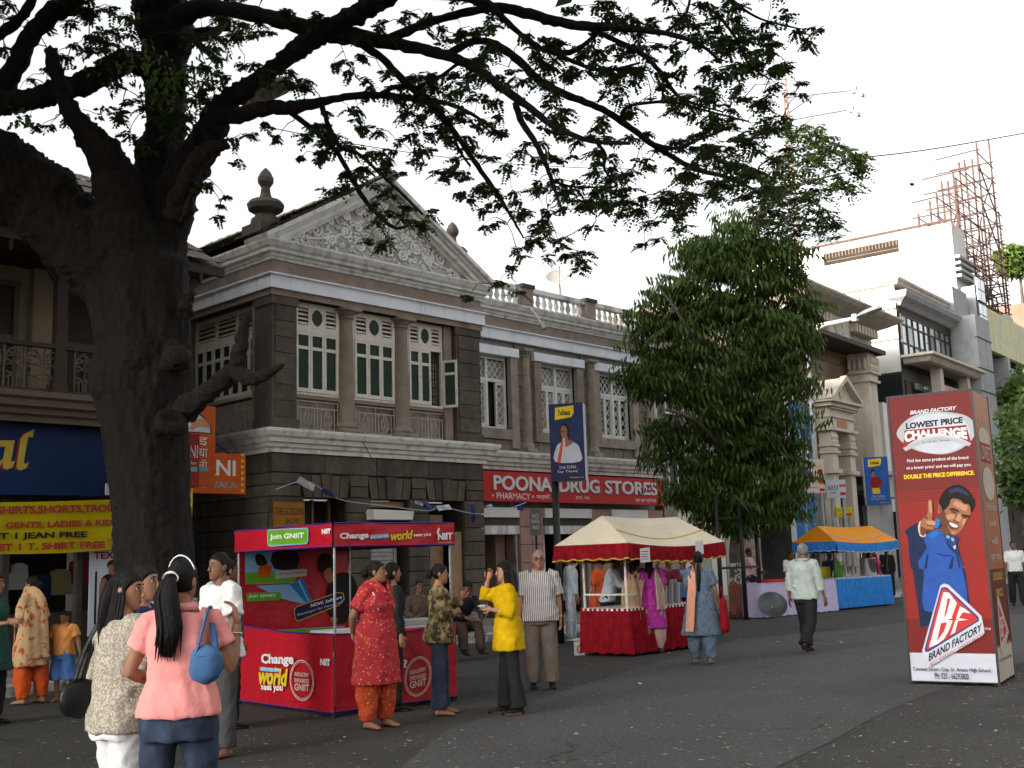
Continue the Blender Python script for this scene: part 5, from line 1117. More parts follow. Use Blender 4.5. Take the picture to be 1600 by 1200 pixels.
def ash_spray(c, n, ln):      # a twig with leaves hanging on both sides
    a = U(0, 2*pi); d = Vector((cos(a)*.8, sin(a)*.8, -.15)).normalized(); sd = d.cross(Vector((0, 0, 1))).normalized(); V = []
    for i in range(n):
        o = Vector(c)+d*(i/n-.5)*.75-Vector((0, 0, .12*(i/n)**2)); s = 1 if i % 2 else -1
        e = (sd*s*.5+d*.3-Vector((0, 0, U(.6, 1.6)))).normalized(); w = e.cross(sd*s+d*U(-.6, .6)).normalized(); l = ln*U(.75, 1.25)
        V += [o, o+e*l*.35+w*l*.12, o+e*l, o+e*l*.35-w*l*.12]
    b.add([tuple(v) for v in V], [(4*i, 4*i+1, 4*i+2, 4*i+3) for i in range(n)])
for x, y, r in BL:              # tufts on the outside of each bough, with gaps between them
    for k in range(int(r*r/215)+3):
        t, q, h = U(0, 2*pi), sqrt(U(.1, 1)), U(-1, 1); cc = P(x+r*q*cos(t)*U(.9, 1.12), y+r*q*sin(t), DT+h*r*sqrt(max(0, 1-q*q*.8))*DT/F-.2)
        for m in range(random.randint(7, 15)): ash_spray(cc+Vector((U(-1, 1), U(-1, 1), U(-.8, .6)))*.38, 10, U(.2, .31))
b.build('crown', 'leaf_ashoka', at_)['kind'] = 'stuff'; b = MB()
for x, y, r in ((1240, 205, 16), (1262, 212, 24), (1300, 232, 26), (1335, 250, 20), (1275, 255, 26), (1240, 250, 22), (1215, 285, 26), (1260, 300, 28), (1318, 285, 24), (1200, 330, 26), (1245, 345, 26), (1285, 338, 22), (1180, 360, 28), (1225, 380, 26), (1195, 300, 18), (1290, 365, 14), (1240, 420, 20), (1345, 245, 12)):
    for k in range(int(r*r/60)+3): rain_spray(b, P(x+U(-1, 1)*r*.9, y+U(-1, 1)*r*.75, DT+U(-.5, .5)), .5, 3, .11)
b.build('upper_crown', 'leaf_rain', at_)['kind'] = 'stuff'; b = MB()
# its guard of iron posts
gd = thing('tree_guard', 'black iron guard posts with rails around the street tree', 'tree guard', Fr(tx.x, tx.y, 0)); b = MB()
gp = [P(1129, 962, DT-.9), P(1166, 962, DT-.7), P(1190, 960, DT+.2), P(1152, 955, DT+.8)]
for g in gp: b = MB(); b.tube([(g.x, g.y, -.02), (g.x, g.y, 3.0)], .055, 8); b.build('post', 'black_metal', gd, True)
for z in (1.25, 2.45):
    for i in range(4): a, c = gp[i], gp[(i+1) % 4]; b = MB(); b.bar((a.x, a.y, z), (c.x, c.y, z), .05); b.build('rail', 'black_metal', gd)
# ------------- trees far up the street and on the hill
def bushy(nm, lb, x, y, r, D, blobs, zb=0., n=260, m='leaf_far', sz=.4):
    c = P(x, y, D); t = thing(nm, lb, 'tree', Fr(c.x, c.y, zb)); b = MB(); b.tube([(c.x, c.y, zb), (c.x+.1, c.y, (c.z+zb)/2), (c.x, c.y, c.z)], [.3, .22, .1], 7); b.build('trunk', 'bark_grey', t, True)
    b = MB()
    for px, py, pr in blobs:
        for k in range(n//10):
            a = U(0, 2*pi); q = sqrt(U(.1, 1)); cc = P(px+pr*q*cos(a), py+pr*q*sin(a), D+U(-1, 1)*pr*D/F); leafquads(b, cc, 12, pr*D/F*.5, sz, .2, 2.2)
    b.build('crown', m, t)['kind'] = 'stuff'
bushy('roadside_tree', 'dark leafy roadside tree to the right of the tall red box', 1592, 700, 60, 44, [(1588, 700, 38), (1600, 650, 34), (1640, 700, 60), (1595, 760, 30), (1650, 620, 50), (1585, 745, 22)], 0, 420, 'leaf_far', .3)
bushy('roadside_tree', 'yellowish leafy tree top above the right edge of the tall red box', 1590, 610, 40, 60, [(1585, 612, 16), (1605, 600, 26), (1570, 622, 10), (1640, 590, 40)], 0, 300, 'leaf_light', .35)
bushy('hill_tree', 'pale green tree on the hill above the pinkish far block', 1590, 398, 30, 110, [(1568, 400, 10), (1582, 394, 12), (1600, 398, 16), (1630, 392, 22), (1570, 416, 12), (1590, 416, 16), (1614, 414, 18)], 14, 300, 'leaf_light', .7)
# ---------------------------------------------------------------- tall red advertising box
A_, B_ = G(1424, 1069), G(1562, 1073); C_ = G(1597, 1058)
ang = math.degrees(atan2(B_.y-A_.y, B_.x-A_.x)); Wd = (B_-A_).length; fk = Fr(A_.x, A_.y, ang); Dd = 1.0
zt = fk.uz(1460, 614)[1]
bx = thing('advert_box', 'tall red four-sided advertising box with a pointing man standing on the road', 'advertising box', fk)
b = MB(fk); b.box(0, Wd, 0, Dd, .035, zt); b.build('box_body', 'bf_red', bx)
b = MB(fk)
for x in (0, Wd):
    for y in (0, Dd): b.box(x-.012, x+.012, y-.012, y+.012, .0, zt+.01)
for y in (-.006, Dd): b.box(0, Wd, y, y+.006, zt-.01, zt+.012); b.box(0, Wd, y, y+.006, .03, .04)
b.build('edge_frame', 'black_metal', bx)
p = Panel(fk, -.002); R_ = lambda pts: [(1390+x/5, 600+y/5) for x, y in pts]       # traced from an enlarged view
R2 = lambda pts: [(1390+x/5, 840+y/5) for x, y in pts]
p.rect(.01, .75, Wd-.01, zt*.62, 'bf_bright'); p.rect(.005, .042, Wd-.005, .36, 'p_pale')
for q in range(5): p.rect(.01, zt*.62+.03*q, Wd-.01, zt*.62+.03*(q+1)-.012, 'bf_bright')
# oval emblem
p.pshape(R_([(55, 385), (110, 300), (200, 245), (320, 220), (460, 220), (590, 245), (660, 300), (672, 370), (640, 440), (560, 505), (450, 545), (330, 545), (200, 515), (100, 455)]), 'p_grey', 4)
p.pshape(R_([(130, 350), (220, 260), (380, 230), (540, 255), (610, 330), (620, 430), (520, 510), (390, 543), (240, 520), (140, 450)]), 'p_pale', 4)
p.ptext('BRAND FACTORY', (1422, 648), (1495.5, 634), 'p_white', (1495.5, 640), bold=.03, shear=.3)
p.ptext('LOWEST PRICE', (1416, 671), (1505, 651), 'p_black', (1505, 661), bold=.05)
p.pshape(R_([(105, 500), (118, 362), (598, 320), (640, 462), (500, 400), (330, 400), (230, 420)]), 'bf_bright')
p.pshape(R_([(105, 500), (230, 440), (380, 412), (520, 425), (640, 462), (622, 486), (500, 452), (380, 442), (250, 468), (125, 525)]), 'p_grey')
p.ptext('CHALLENGE', (1414, 693), (1512, 667), 'p_white', (1512, 687), bold=.06, arch=.075)
p.ptext('on 100 Best Brands', (1441, 693), (1484, 686), 'p_black', (1484, 689))
p.ptext('Find the same product of the brand', (1418, 724), (1513.5, 712), 'p_white', (1513.5, 718.5), bold=.02)
p.ptext("at a lower price' and we will pay you", (1417, 735), (1517, 723), 'p_white', (1517, 729.5), bold=.02)
p.ptext('DOUBLE THE PRICE DIFFERENCE.', (1413, 749), (1523, 735), 'p_yellow', (1523, 742), bold=.04)
# the pointing man (flat print)
p.pshape(R2([(150, -10), (300, -30), (420, -40), (520, -10), (560, 160), (585, 240), (600, 300), (625, 500), (600, 620), (240, 700), (225, 560), (205, 420), (170, 160)]), 'p_denim', 0)
p.pshape(R2([(265, 60), (330, 0), (500, 20), (540, 140), (575, 270), (610, 480), (560, 560), (275, 570), (270, 300)]), 'p_denim_lit', 3)
N_ = lambda pts: [(1400+x/6.8, 740+y/6.8) for x, y in pts]
for pts, m, sm in (
 ([(95, 605), (170, 555), (240, 520), (270, 600), (330, 640), (290, 700), (340, 800), (300, 900), (280, 1010), (160, 1010), (130, 690), (110, 645)], 'p_denim', 2),
 ([(300, 700), (330, 640), (400, 590), (480, 600), (560, 680), (640, 780), (665, 860), (710, 980), (700, 1010), (250, 1010), (290, 850), (330, 790)], 'p_denim_lit', 2),
 ([(300, 1010), (330, 860), (350, 850), (330, 1010)], 'p_denim', 0), ([(560, 1010), (600, 880), (615, 885), (600, 1010)], 'p_denim', 0), ([(345, 660), (400, 610), (470, 625), (440, 660), (380, 690)], 'p_signblue', 0), ([(520, 700), (640, 830), (655, 870), (560, 780)], 'p_denim', 0),
 ([(440, 460), (500, 430), (525, 560), (570, 640), (520, 655), (470, 570)], 'p_skin_dark', 2),
 ([(505, 390), (560, 330), (590, 270), (680, 275), (790, 320), (812, 370), (795, 430), (770, 465), (742, 520), (705, 590), (645, 645), (600, 652), (550, 622), (515, 560), (500, 480)], 'p_skin', 4),
 ([(490, 440), (512, 390), (540, 460), (548, 560), (590, 640), (550, 628), (515, 570), (498, 500)], 'p_skin_dark', 3),
 ([(640, 292), (720, 325), (765, 350), (742, 395), (690, 375), (640, 350), (610, 330)], 'p_skin_lit', 4), ([(535, 445), (600, 428), (645, 450), (625, 480), (570, 490), (545, 475)], 'p_skin_lit', 3), ([(655, 430), (692, 436), (694, 490), (668, 510), (632, 488)], 'p_skin_lit', 3), ([(712, 490), (748, 470), (736, 520), (708, 555)], 'p_skin_lit', 3), ([(585, 622), (632, 615), (622, 642)], 'p_skin_lit', 3),
 ([(460, 330), (482, 318), (494, 350), (488, 400), (466, 428), (445, 400)], 'p_skin', 3), ([(468, 345), (480, 340), (482, 385), (468, 405)], 'p_skin_dark', 3),
 ([(458, 310), (478, 240), (530, 168), (620, 122), (700, 126), (772, 178), (822, 250), (842, 310), (828, 370), (800, 408), (792, 360), (770, 325), (720, 318), (692, 285), (620, 264), (582, 280), (572, 322), (522, 384), (500, 384), (480, 345)], 'p_hair', 4),
 ([(560, 180), (640, 150), (720, 170), (780, 230), (740, 225), (660, 195), (590, 215)], 'p_navy', 3),
 ([(575, 374), (620, 368), (670, 398), (670, 414), (620, 392), (580, 392)], 'p_hair', 2), ([(700, 434), (740, 438), (784, 448), (777, 466), (730, 457), (700, 450)], 'p_hair', 2),
 ([(588, 402), (612, 396), (645, 412), (640, 424), (604, 418)], 'p_skin_dark', 2), ([(604, 404), (622, 404), (636, 413), (620, 417)], 'p_hair', 2), ([(710, 458), (740, 462), (758, 474), (738, 480), (714, 474)], 'p_skin_dark', 2), ([(722, 463), (738, 465), (750, 473), (736, 476)], 'p_hair', 2),
 ([(612, 488), (640, 502), (674, 518), (664, 530), (625, 514)], 'p_skin_dark', 2), ([(640, 430), (655, 425), (640, 470), (622, 488)], 'p_skin_dark', 2),
 ([(555, 505), (590, 512), (645, 538), (676, 556), (656, 594), (610, 612), (572, 580)], 'p_skin_dark', 3), ([(568, 518), (600, 525), (664, 556), (642, 574), (600, 562), (580, 542)], 'p_white', 2), ([(575, 582), (608, 600), (652, 590), (640, 607), (605, 616)], 'p_pinkred', 2), ([(545, 490), (556, 500), (556, 560), (544, 540)], 'p_skin_dark', 2),
 ([(432, 470), (470, 490), (496, 560), (450, 575), (405, 582), (414, 540)], 'p_signblue', 0), ([(470, 500), (496, 560), (450, 575), (470, 545)], 'p_denim', 0), ([(500, 640), (560, 650), (640, 660), (690, 690), (660, 712), (645, 800), (560, 730)], 'p_navy', 0), ([(512, 645), (560, 652), (620, 672), (640, 758), (612, 770), (545, 692)], 'p_shadow_blue', 2), ([(540, 655), (575, 668), (565, 690), (540, 680)], 'p_sky', 2), ([(590, 680), (622, 690), (618, 720), (596, 712)], 'p_sky', 2), ([(612, 770), (640, 758), (638, 806), (622, 800)], 'p_pale', 0),
 ([(440, 842), (520, 868), (595, 862), (595, 872), (520, 880), (440, 852)], 'p_navy', 0), ([(630, 800), (648, 800), (690, 1000), (672, 1000)], 'p_navy', 0),
 ([(238, 560), (270, 500), (292, 600), (322, 640), (312, 672), (258, 662)], 'p_tan', 2),
 ([(272, 500), (300, 470), (330, 440), (350, 408), (382, 440), (386, 485), (420, 508), (432, 540), (404, 565), (408, 600), (382, 622), (330, 612), (302, 662), (264, 642), (258, 600), (262, 545)], 'p_skin', 3),
 ([(270, 560), (330, 588), (404, 598), (382, 622), (330, 613), (302, 660), (268, 640)], 'p_skin_dark', 2), ([(330, 500), (400, 505), (428, 530), (400, 545), (345, 535)], 'p_skin_lit', 3), ([(330, 545), (400, 552), (402, 562), (335, 556)], 'p_skin_dark', 0), ([(320, 440), (345, 470), (340, 485), (310, 475)], 'p_skin_dark', 2),
 ([(350, 292), (370, 280), (388, 300), (396, 430), (386, 482), (350, 472), (345, 400)], 'p_skin', 3), ([(356, 300), (370, 288), (380, 310), (384, 400), (366, 420), (358, 360)], 'p_skin_lit', 3)): p.pshape(N_(pts), m, sm)
# triangular BF badge
p.pshape(R2([(400, 375), (430, 358), (465, 368), (720, 610), (730, 650), (745, 740), (735, 760), (320, 1010), (305, 970), (270, 910), (258, 885)]), 'p_pale')
p.pshape(R2([(405, 395), (430, 385), (455, 390), (700, 620), (702, 650), (310, 890), (285, 892), (278, 870)]), 'p_shadow_blue'); p.pshape(R2([(412, 408), (432, 398), (452, 405), (685, 625), (688, 645), (318, 868), (298, 872), (294, 852)]), 'sign_red')
p.pshape(R2([(425, 425), (470, 430), (500, 470), (530, 510), (490, 620), (500, 640), (470, 720), (430, 790), (380, 830), (312, 858)]), 'p_white', 0)
p.pshape(R2([(458, 470), (478, 480), (450, 590), (430, 625)]), 'sign_red'); p.pshape(R2([(405, 668), (452, 660), (430, 730), (375, 805)]), 'sign_red'); p.pshape(R2([(555, 535), (600, 560), (640, 592), (575, 582), (545, 628), (620, 640), (538, 650), (515, 740), (480, 760), (520, 640)]), 'p_white'); p.pshape(R2([(455, 638), (500, 628), (545, 640), (500, 648)]), 'sign_red')
p.ptext('BRAND FACTORY', (1452, 1033.5), (1534, 973), 'p_black', (1536, 985), bold=.03, shear=.2)
p.ptext('BEST BRANDS • SMART PRICES', (1454, 1041), (1537, 988), 'p_red', (1538.5, 993), shear=.3)
p.ptext('Convent Street, Opp. St. Anne\'s High School.', (1428, 1049), (1550, 1044), 'p_black', (1550, 1052), bold=.01); p.ptext('Ph: 020 - 66293800.', (1462, 1060), (1516, 1052), 'p_black', (1516, 1061.5), bold=.01)
p.text('Conditions apply', Wd-.1, .62, Wd-.03, .66, 'p_white'); p.build('print', bx)
fk2 = Fr(*fk.w((Wd, 0, 0))[:2], ang+90); b = MB(fk2); b.box(.005, Dd-.005, -.006, 0, .042, zt-.005); b.build('side_panel', 'bf_orange', bx); p = Panel(fk2, -.008)
p.rect(.01, .044, Dd-.01, .42, 'p_tan'); p.rect(.01, .45, Dd-.01, 1.3, 'bf_red')
def arch(z, h, m): p.shape([(Dd*(.5+.36*cos(a)), z+h*sin(a)) for a in np.linspace(0, 2*pi, 24, False)], m)
p.text('BRAND', .25, 2.98, .75, 3.06, 'p_tan'); arch(2.85, .12, 'p_tan'); p.rect(.18, 2.55, .82, 2.78, 'p_maroon'); p.text('LOWEST', .2, 2.58, .8, 2.75, 'p_tan'); arch(2.3, .2, 'p_tan')
for s_, z, m in (('Find the same', 1.98, 'p_tan'), ('prod', 1.78, 'p_tan'), ('will', 1.58, 'p_tan'), ('pay you', 1.38, 'p_tan'), ('DOUBLE', 1.17, 'p_gold'), ('PRICE', .98, 'p_gold')): w = .3 if len(s_) > 5 else .2; p.text(s_, .5-w, z, .5+w, z+.09, m, bold=.02)
p.shape([(.2, .42), (.3, 1.02), (.42, .96), (.85, .55), (.3, .3)], 'p_tan'); p.shape([(.28, .46), (.34, .9), (.72, .57)], 'sign_red'); p.text('BF', .34, .52, .55, .75, 'p_white'); p.text('Convent Street', .1, .26, .9, .3, 'p_black'); p.build('print', bx)
b = MB(fk)
for x in (.03, Wd-.03):
    for y in (.03, Dd-.03): b.lathe([(.025, 0), (.03, .02), (.02, .05), (.015, .09)], (x, y, 0), 8)
b.build('foot', 'black_metal', bx)
# ---------------------------------------------------------------- red promotion booth
g0 = G(523, 1122); fb = Fr(g0.x, g0.y, -4); BW, BD = 1.66, 2.12
bo_ = thing('promo_booth', 'red promotion booth with printed canopy, posts and counter', 'booth', fb)
for x, y in ((.03, .03), (BW-.03, .03), (.03, BD-.03), (BW-.03, BD-.03)):
    b = MB(fb); b.tube([(x, y, 0), (x, y, 2.0)], .014, 8); b.box(x-.03, x+.03, y-.03, y+.03, 0, .12, 1); b.build('post', ['grey_steel', 'black_metal'], bo_)
def cloth(fr, u0, u1, za, zb, m, nm, v=0., wav=.006, hem=True, sag=0., par=None):
    b = MB(fr); nu, nz = 14, 6; ph = U(0, 6); V = []
    for j in range(nz+1):
        for i in range(nu+1):
            a, c = i/nu, j/nz; V.append((u0+(u1-u0)*a, v+wav*sin(a*9+c*3+ph)+wav*.7*sin(a*17-c*7), za(a)*(1-c)+zb(a)*c))
    b.add(V, [(j*(nu+1)+i, j*(nu+1)+i+1, (j+1)*(nu+1)+i+1, (j+1)*(nu+1)+i) for j in range(nz) for i in range(nu)])
    o = b.build(nm, m, par or bo_, True)
    if hem:
        b = MB(fr)
        for f in (za, zb): b.tube([(u0+(u1-u0)*t, v-.004, f(t)) for t in np.linspace(0, 1, 7)], .008, 4)
        b.build('hem', 'p_blue_hem', o)
    return o
k_ = lambda z: (lambda a: z)
fL = Fr(*fb.w((0, BD, 0))[:2], fb.a*180/pi-90)                # left face: u runs from the back to the front
fF = fb; fR = Fr(*fb.w((BW, 0, 0))[:2], fb.a*180/pi+90); fB = Fr(*fb.w((0, BD, 0))[:2], fb.a*180/pi)
for fr, w in ((fL, BD), (fF, BW), (fR, BD), (fB, BW)): cloth(fr, 0, w, k_(1.78), k_(2.03), 'p_red', 'canopy_band', -.016)
b = MB(fb); b.box(.01, BW-.01, .01, BD-.01, 2.0, 2.015); b.build('canopy_top', 'p_red', bo_)
cloth(fL, .01, BD-.01, k_(.05), lambda a: .93-.07*a-.03*sin(pi*a), 'p_red', 'counter_cloth', -.005); cloth(fF, .01, BW, k_(.06), lambda a: .86+.03*a-.05*sin(pi*a), 'p_red', 'counter_cloth', -.005)
cloth(fR, .01, BD, k_(.06), k_(.86), 'p_red', 'counter_cloth', -.005); b = MB(fb); b.box(.02, BW-.02, .02, .5, .86, .885); b.build('counter_top', 'white_wood', bo_)
b = MB(fb); b.box(.8, 1.6, .05, .45, .89, .94); b.build('counter_tray', 'p_grey', bo_)
o = cloth(fB, .0, BW, k_(.5), k_(1.8), 'p_red', 'back_panel', -.02, .004, False); pass
# print on the booth
p = Panel(fL, -.034); Q = lambda pts: [(370+x*.158333, 800+y*.158333) for x, y in pts]
p.pshape(Q([(300, 185), (320, 172), (695, 155), (708, 175), (705, 300), (680, 318), (330, 342), (305, 325)]), 'p_sky'); p.pshape(Q([(306, 190), (322, 182), (690, 166), (698, 180), (694, 294), (676, 306), (330, 328), (312, 318)]), 'p_green')
p.ptext('Join GNIIT', (422, 845), (475, 832), 'p_white', (475, 843), bold=.03); p.ptext('NIIT', (503, 834.5), (517, 825.5), 'p_white', (517, 833.5), bold=.05); p.k = 1
p.ptext('Change', (408, 1041), (459, 1022), 'p_white', (459, 1042.5), bold=.04); p.pshape([(406, 1042), (437, 1045), (437, 1050.5), (406, 1048)], 'p_sky'); p.ptext('the way the', (408, 1048), (436, 1042.5), 'p_white', (436, 1050)); p.ptext('world', (404, 1069), (450, 1045), 'p_gold', (450, 1073), bold=.04, shear=.2); p.ptext('sees you', (408, 1081), (442, 1072), 'p_white', (442, 1083), bold=.03)
def stamp(p, cx, cy, rx, ry, sk):
    for k0, k1 in ((1, .95), (.9, .87)):
        n = 28; uo = [p.fr.uz(cx+rx*k0*cos(a), cy+ry*k0*sin(a)+sk*rx*k0*cos(a), p.v) for a in np.linspace(0, 2*pi, n, False)]; ui = [p.fr.uz(cx+rx*k1*cos(a), cy+ry*k1*sin(a)+sk*rx*k1*cos(a), p.v) for a in np.linspace(0, 2*pi, n, False)]
        y = p.v-.0005-.0004*p.k; p.k += 1
        p.mb.add([(u, y, z) for u, z in uo]+[(u, y, z) for u, z in ui], [(i, (i+1) % n, n+(i+1) % n, n+i) for i in range(n)], p.mi('p_tan'))
    for i, (s_, h) in enumerate((('INDUSTRY', .13), ('ENDORSED', .13), ('GNIIT', .22))):
        y0 = cy+ry*(-.18+.3*i+(.1 if i == 2 else 0)); w = rx*.6; p.ptext(s_, (cx-w, y0-sk*w), (cx+w, y0-ry*h*1.6+sk*w), 'p_tan', (cx+w, y0+sk*w), bold=.02)
stamp(p, 472, 1063, 19, 32, .1); p.ptext('NIIT', (501, 1039), (516, 1030), 'p_white', (516, 1040.5), bold=.05); p.build('print', bo_)
p = Panel(fF, -.034); p.ptext('Change', (531, 845), (576, 831), 'p_white', (576, 843), bold=.04); p.pshape([(578, 836), (607.5, 834), (607.5, 840), (578, 842.5)], 'p_sky'); p.ptext('the way the', (579, 841.5), (607, 835), 'p_white', (607, 839.5)); p.ptext('world', (610, 845), (645, 828), 'p_gold', (645, 842), bold=.04, shear=.2); p.ptext('sees you', (646, 840), (673, 833.5), 'p_white', (673, 838.5), bold=.03); p.ptext('NIIT', (684, 844), (707, 832), 'p_white', (707, 842.5), bold=.05); p.pshape([(682, 832), (685, 824), (687, 826), (684, 836)], 'p_white'); p.ptext('transform yourself', (684, 849), (705, 846), 'p_white', (705, 848)); p.k = 1
stamp(p, 653, 1057, 21, 31, -.25); p.ptext('?', (630, 1044), (636, 1030), 'p_white', bold=.04); p.build('print', bo_)
p = Panel(fB, -.03)
p.pshape(Q([(80, 395), (590, 380), (590, 640), (560, 700), (85, 715)]), 'p_sky'); p.pshape(Q([(85, 600), (350, 590), (590, 640), (560, 695), (90, 712)]), 'p_green'); p.pshape(Q([(350, 400), (590, 385), (590, 560), (370, 560)]), 'p_hair', 2); p.pshape(Q([(210, 560), (260, 520), (340, 530), (330, 610), (300, 660), (270, 620), (230, 660)]), 'p_orange', 3); p.pshape(Q([(180, 430), (250, 420), (300, 500), (260, 530), (200, 520)]), 'p_hair', 3)
p.pshape(Q([(380, 580), (690, 560), (690, 630), (380, 660)]), 'p_grey'); p.ptext('THEN, GULLY DREAMS', (433, 899), (477, 893), 'p_black', (477, 896))
p.pshape(Q([(190, 730), (520, 710), (640, 660), (740, 870), (640, 905), (420, 850)]), 'p_sky'); p.pshape(Q([(520, 715), (600, 680), (700, 880), (670, 890)]), 'p_signblue'); p.pshape(Q([(620, 670), (650, 660), (740, 870), (715, 878)]), 'p_signblue')
p.pshape(Q([(90, 800), (420, 790), (440, 840), (420, 870), (100, 885)]), 'p_green'); p.ptext('Join GNIIT', (387, 935), (432, 928), 'p_white', (432, 934), bold=.02, shear=.2)
p.pshape(Q([(880, 780), (960, 620), (1080, 600), (1150, 650), (1190, 800), (1120, 1050), (1000, 1100), (900, 1000)]), 'p_hair', 3); p.pshape(Q([(850, 560), (900, 520), (960, 560), (960, 650), (920, 700), (870, 660)]), 'p_skin', 4); p.pshape(Q([(800, 560), (810, 440), (880, 405), (940, 450), (960, 560), (940, 600), (925, 550), (880, 560), (850, 600), (830, 600)]), 'p_hair', 4); p.pshape(Q([(920, 1050), (970, 1030), (990, 1080), (940, 1100)]), 'p_skin', 3)
p.pshape(Q([(560, 960), (590, 930), (1000, 790), (1050, 800), (1060, 860), (1010, 920), (600, 1080), (570, 1060)]), 'p_gold'); p.pshape(Q([(566, 962), (592, 936), (1000, 797), (1044, 806), (1052, 858), (1008, 913), (602, 1073), (576, 1054)]), 'p_navy'); p.ptext('NOW, Software', (485, 950), (534, 930), 'p_white', (534, 936), bold=.02); p.ptext('Developer for Honeywell', (464, 964), (535, 938), 'p_pale', (535, 943))
p.pshape(Q([(70, 1185), (1060, 1125), (1060, 1165), (70, 1240)]), 'p_sky'); p.pshape(Q([(70, 1190), (1060, 1133), (1060, 1160), (70, 1235)]), 'p_green'); p.build('print', bo_)
# ---------------------------------------------------------------- sign boxes on posts
def idea_sign(label, corners, depth, pole_px, side, tag_txt, say, fig):
    c = P(*corners[0], depth); f = Fr(c.x, c.y, YAW*180/pi+side); u1 = f.uz(*corners[1]); u2 = f.uz(*corners[2]); w = u1[0]; zt = c.z; zb = u2[1]
    t = thing('sign_box', label, 'sign', f); b = MB(f); b.box(0, w, 0, .32, zb, zt); b.build('light_box', 'p_pale', t); b = MB(f); b.box(0, w, -.006, 0, zb, zt); b.build('front_panel', 'p_ideablue' if fig else 'p_navy', t)
    pu = f.uz(*pole_px)[0]; b = MB(f); b.tube([(pu, .16, -.0), (pu, .16, zb)], .07, 10); b.build('pole', 'black_metal', t, True); p = Panel(f, -.008)
    H_ = zt-zb; S_ = lambda pts: [(w*x, zb+H_*y) for x, y in pts]
    if not fig: p.shape(S_([(0, .45), (1, .5), (1, .99), (0, .99)]), 'p_blue')
    p.shape(S_([(.17, .79), (.19, .95), (.73, .97), (.73, .87), (.66, .82)]), 'p_yellow'); p.text('!dea', w*.27, zb+H_*.845, w*.63, zb+H_*.92, 'p_black', bold=.03, shear=.15)
    if not fig:
        p.shape(S_([(.3, .58), (.33, .7), (.45, .74), (.56, .7), (.58, .58), (.5, .5), (.36, .5)]), 'p_hair', 4); p.shape(S_([(.14, .25), (.17, .42), (.3, .49), (.6, .5), (.8, .46), (.88, .38), (.87, .24)]), 'p_pale', 3)
        p.shape(S_([(.38, .46), (.45, .43), (.6, .46), (.7, .5), (.54, .53), (.53, .58), (.42, .56)]), 'p_skin', 3); p.shape(S_([(.33, .62), (.36, .7), (.45, .71), (.52, .66), (.5, .57), (.43, .52), (.36, .55)]), 'p_skin', 4); p.shape(S_([(.36, .64), (.41, .645), (.41, .635), (.36, .63)]), 'p_hair'); p.shape(S_([(.45, .645), (.49, .635), (.49, .625), (.45, .635)]), 'p_hair')
        p.shape(S_([(.2, .25), (.3, .25), (.37, .45), (.4, .55), (.35, .52), (.28, .4)]), 'p_pinkred', 2); p.shape(S_([(.4, .42), (.45, .43), (.44, .55), (.38, .54)]), 'p_pale', 2)
    else:
        p.shape(S_([(.28, .62), (.3, .7), (.38, .72), (.44, .69), (.42, .6), (.36, .57)]), 'p_skin', 3); p.shape(S_([(.28, .66), (.3, .73), (.4, .74), (.45, .68), (.42, .69), (.34, .7)]), 'p_hair', 3); p.shape(S_([(.2, .38), (.23, .53), (.36, .58), (.6, .57), (.72, .48), (.66, .36), (.58, .42), (.55, .34), (.28, .34), (.28, .44)]), 'p_darkred', 3); p.shape(S_([(.28, .23), (.27, .35), (.58, .35), (.6, .23)]), 'p_gold')
    p.text(tag_txt, w*.26, zb+H_*.155, w*.74, zb+H_*.195, 'p_pale'); p.text(say, w*.2, zb+H_*.095, w*.8, zb+H_*.14, 'p_pale'); p.text('ideacellular.com', w*.55, zb+H_*.03, w*.95, zb+H_*.05, 'p_gold'); p.build('print', t)
    return t
idea_sign('dark blue sign box showing a woman in white, on a black post', ((857, 632), (910, 625), (912, 750)), 21.8, (868.5, 850), -12, 'Dial 55456', "Say 'News'", 0)
idea_sign('bright blue sign box with a man in a dark red top near the orange cart', ((1348.5, 715), (1386, 711), (1389, 788)), 33.5, (1356, 850), -12, 'Dial 55456', "Say 'Dinner Tonite'", 1)
# rounded dark road sign, its post
c = P(837, 815, 21.6); f = Fr(c.x, c.y, YAW*180/pi); t = thing('road_sign', 'small dark rounded parking sign on a thin post beside the drug store door', 'sign', f); b = MB(f); h, w, r = .26, .115, .06
b.prism([(sx*(w-r)+r*cos(a), c.z+sz*(h-r)+r*sin(a)) for sx, sz, a0 in ((1, 1, 0), (-1, 1, pi/2), (-1, -1, pi), (1, -1, 1.5*pi)) for a in np.linspace(a0, a0+pi/2, 4)], -.02, .02); b.build('sign_plate', 'joint', t); b = MB(f); b.tube([(0, .03, 0), (0, .03, c.z+.2)], .025, 6); b.build('post', 'black_metal', t)
p = Panel(f, -.022); p.text('NO', -.06, c.z+.06, .06, c.z+.15, 'p_grey'); p.text('PARK', -.08, c.z-.03, .08, c.z+.04, 'p_grey'); p.text('ING', -.06, c.z-.15, .06, c.z-.07, 'p_grey'); p.build('lettering', t)
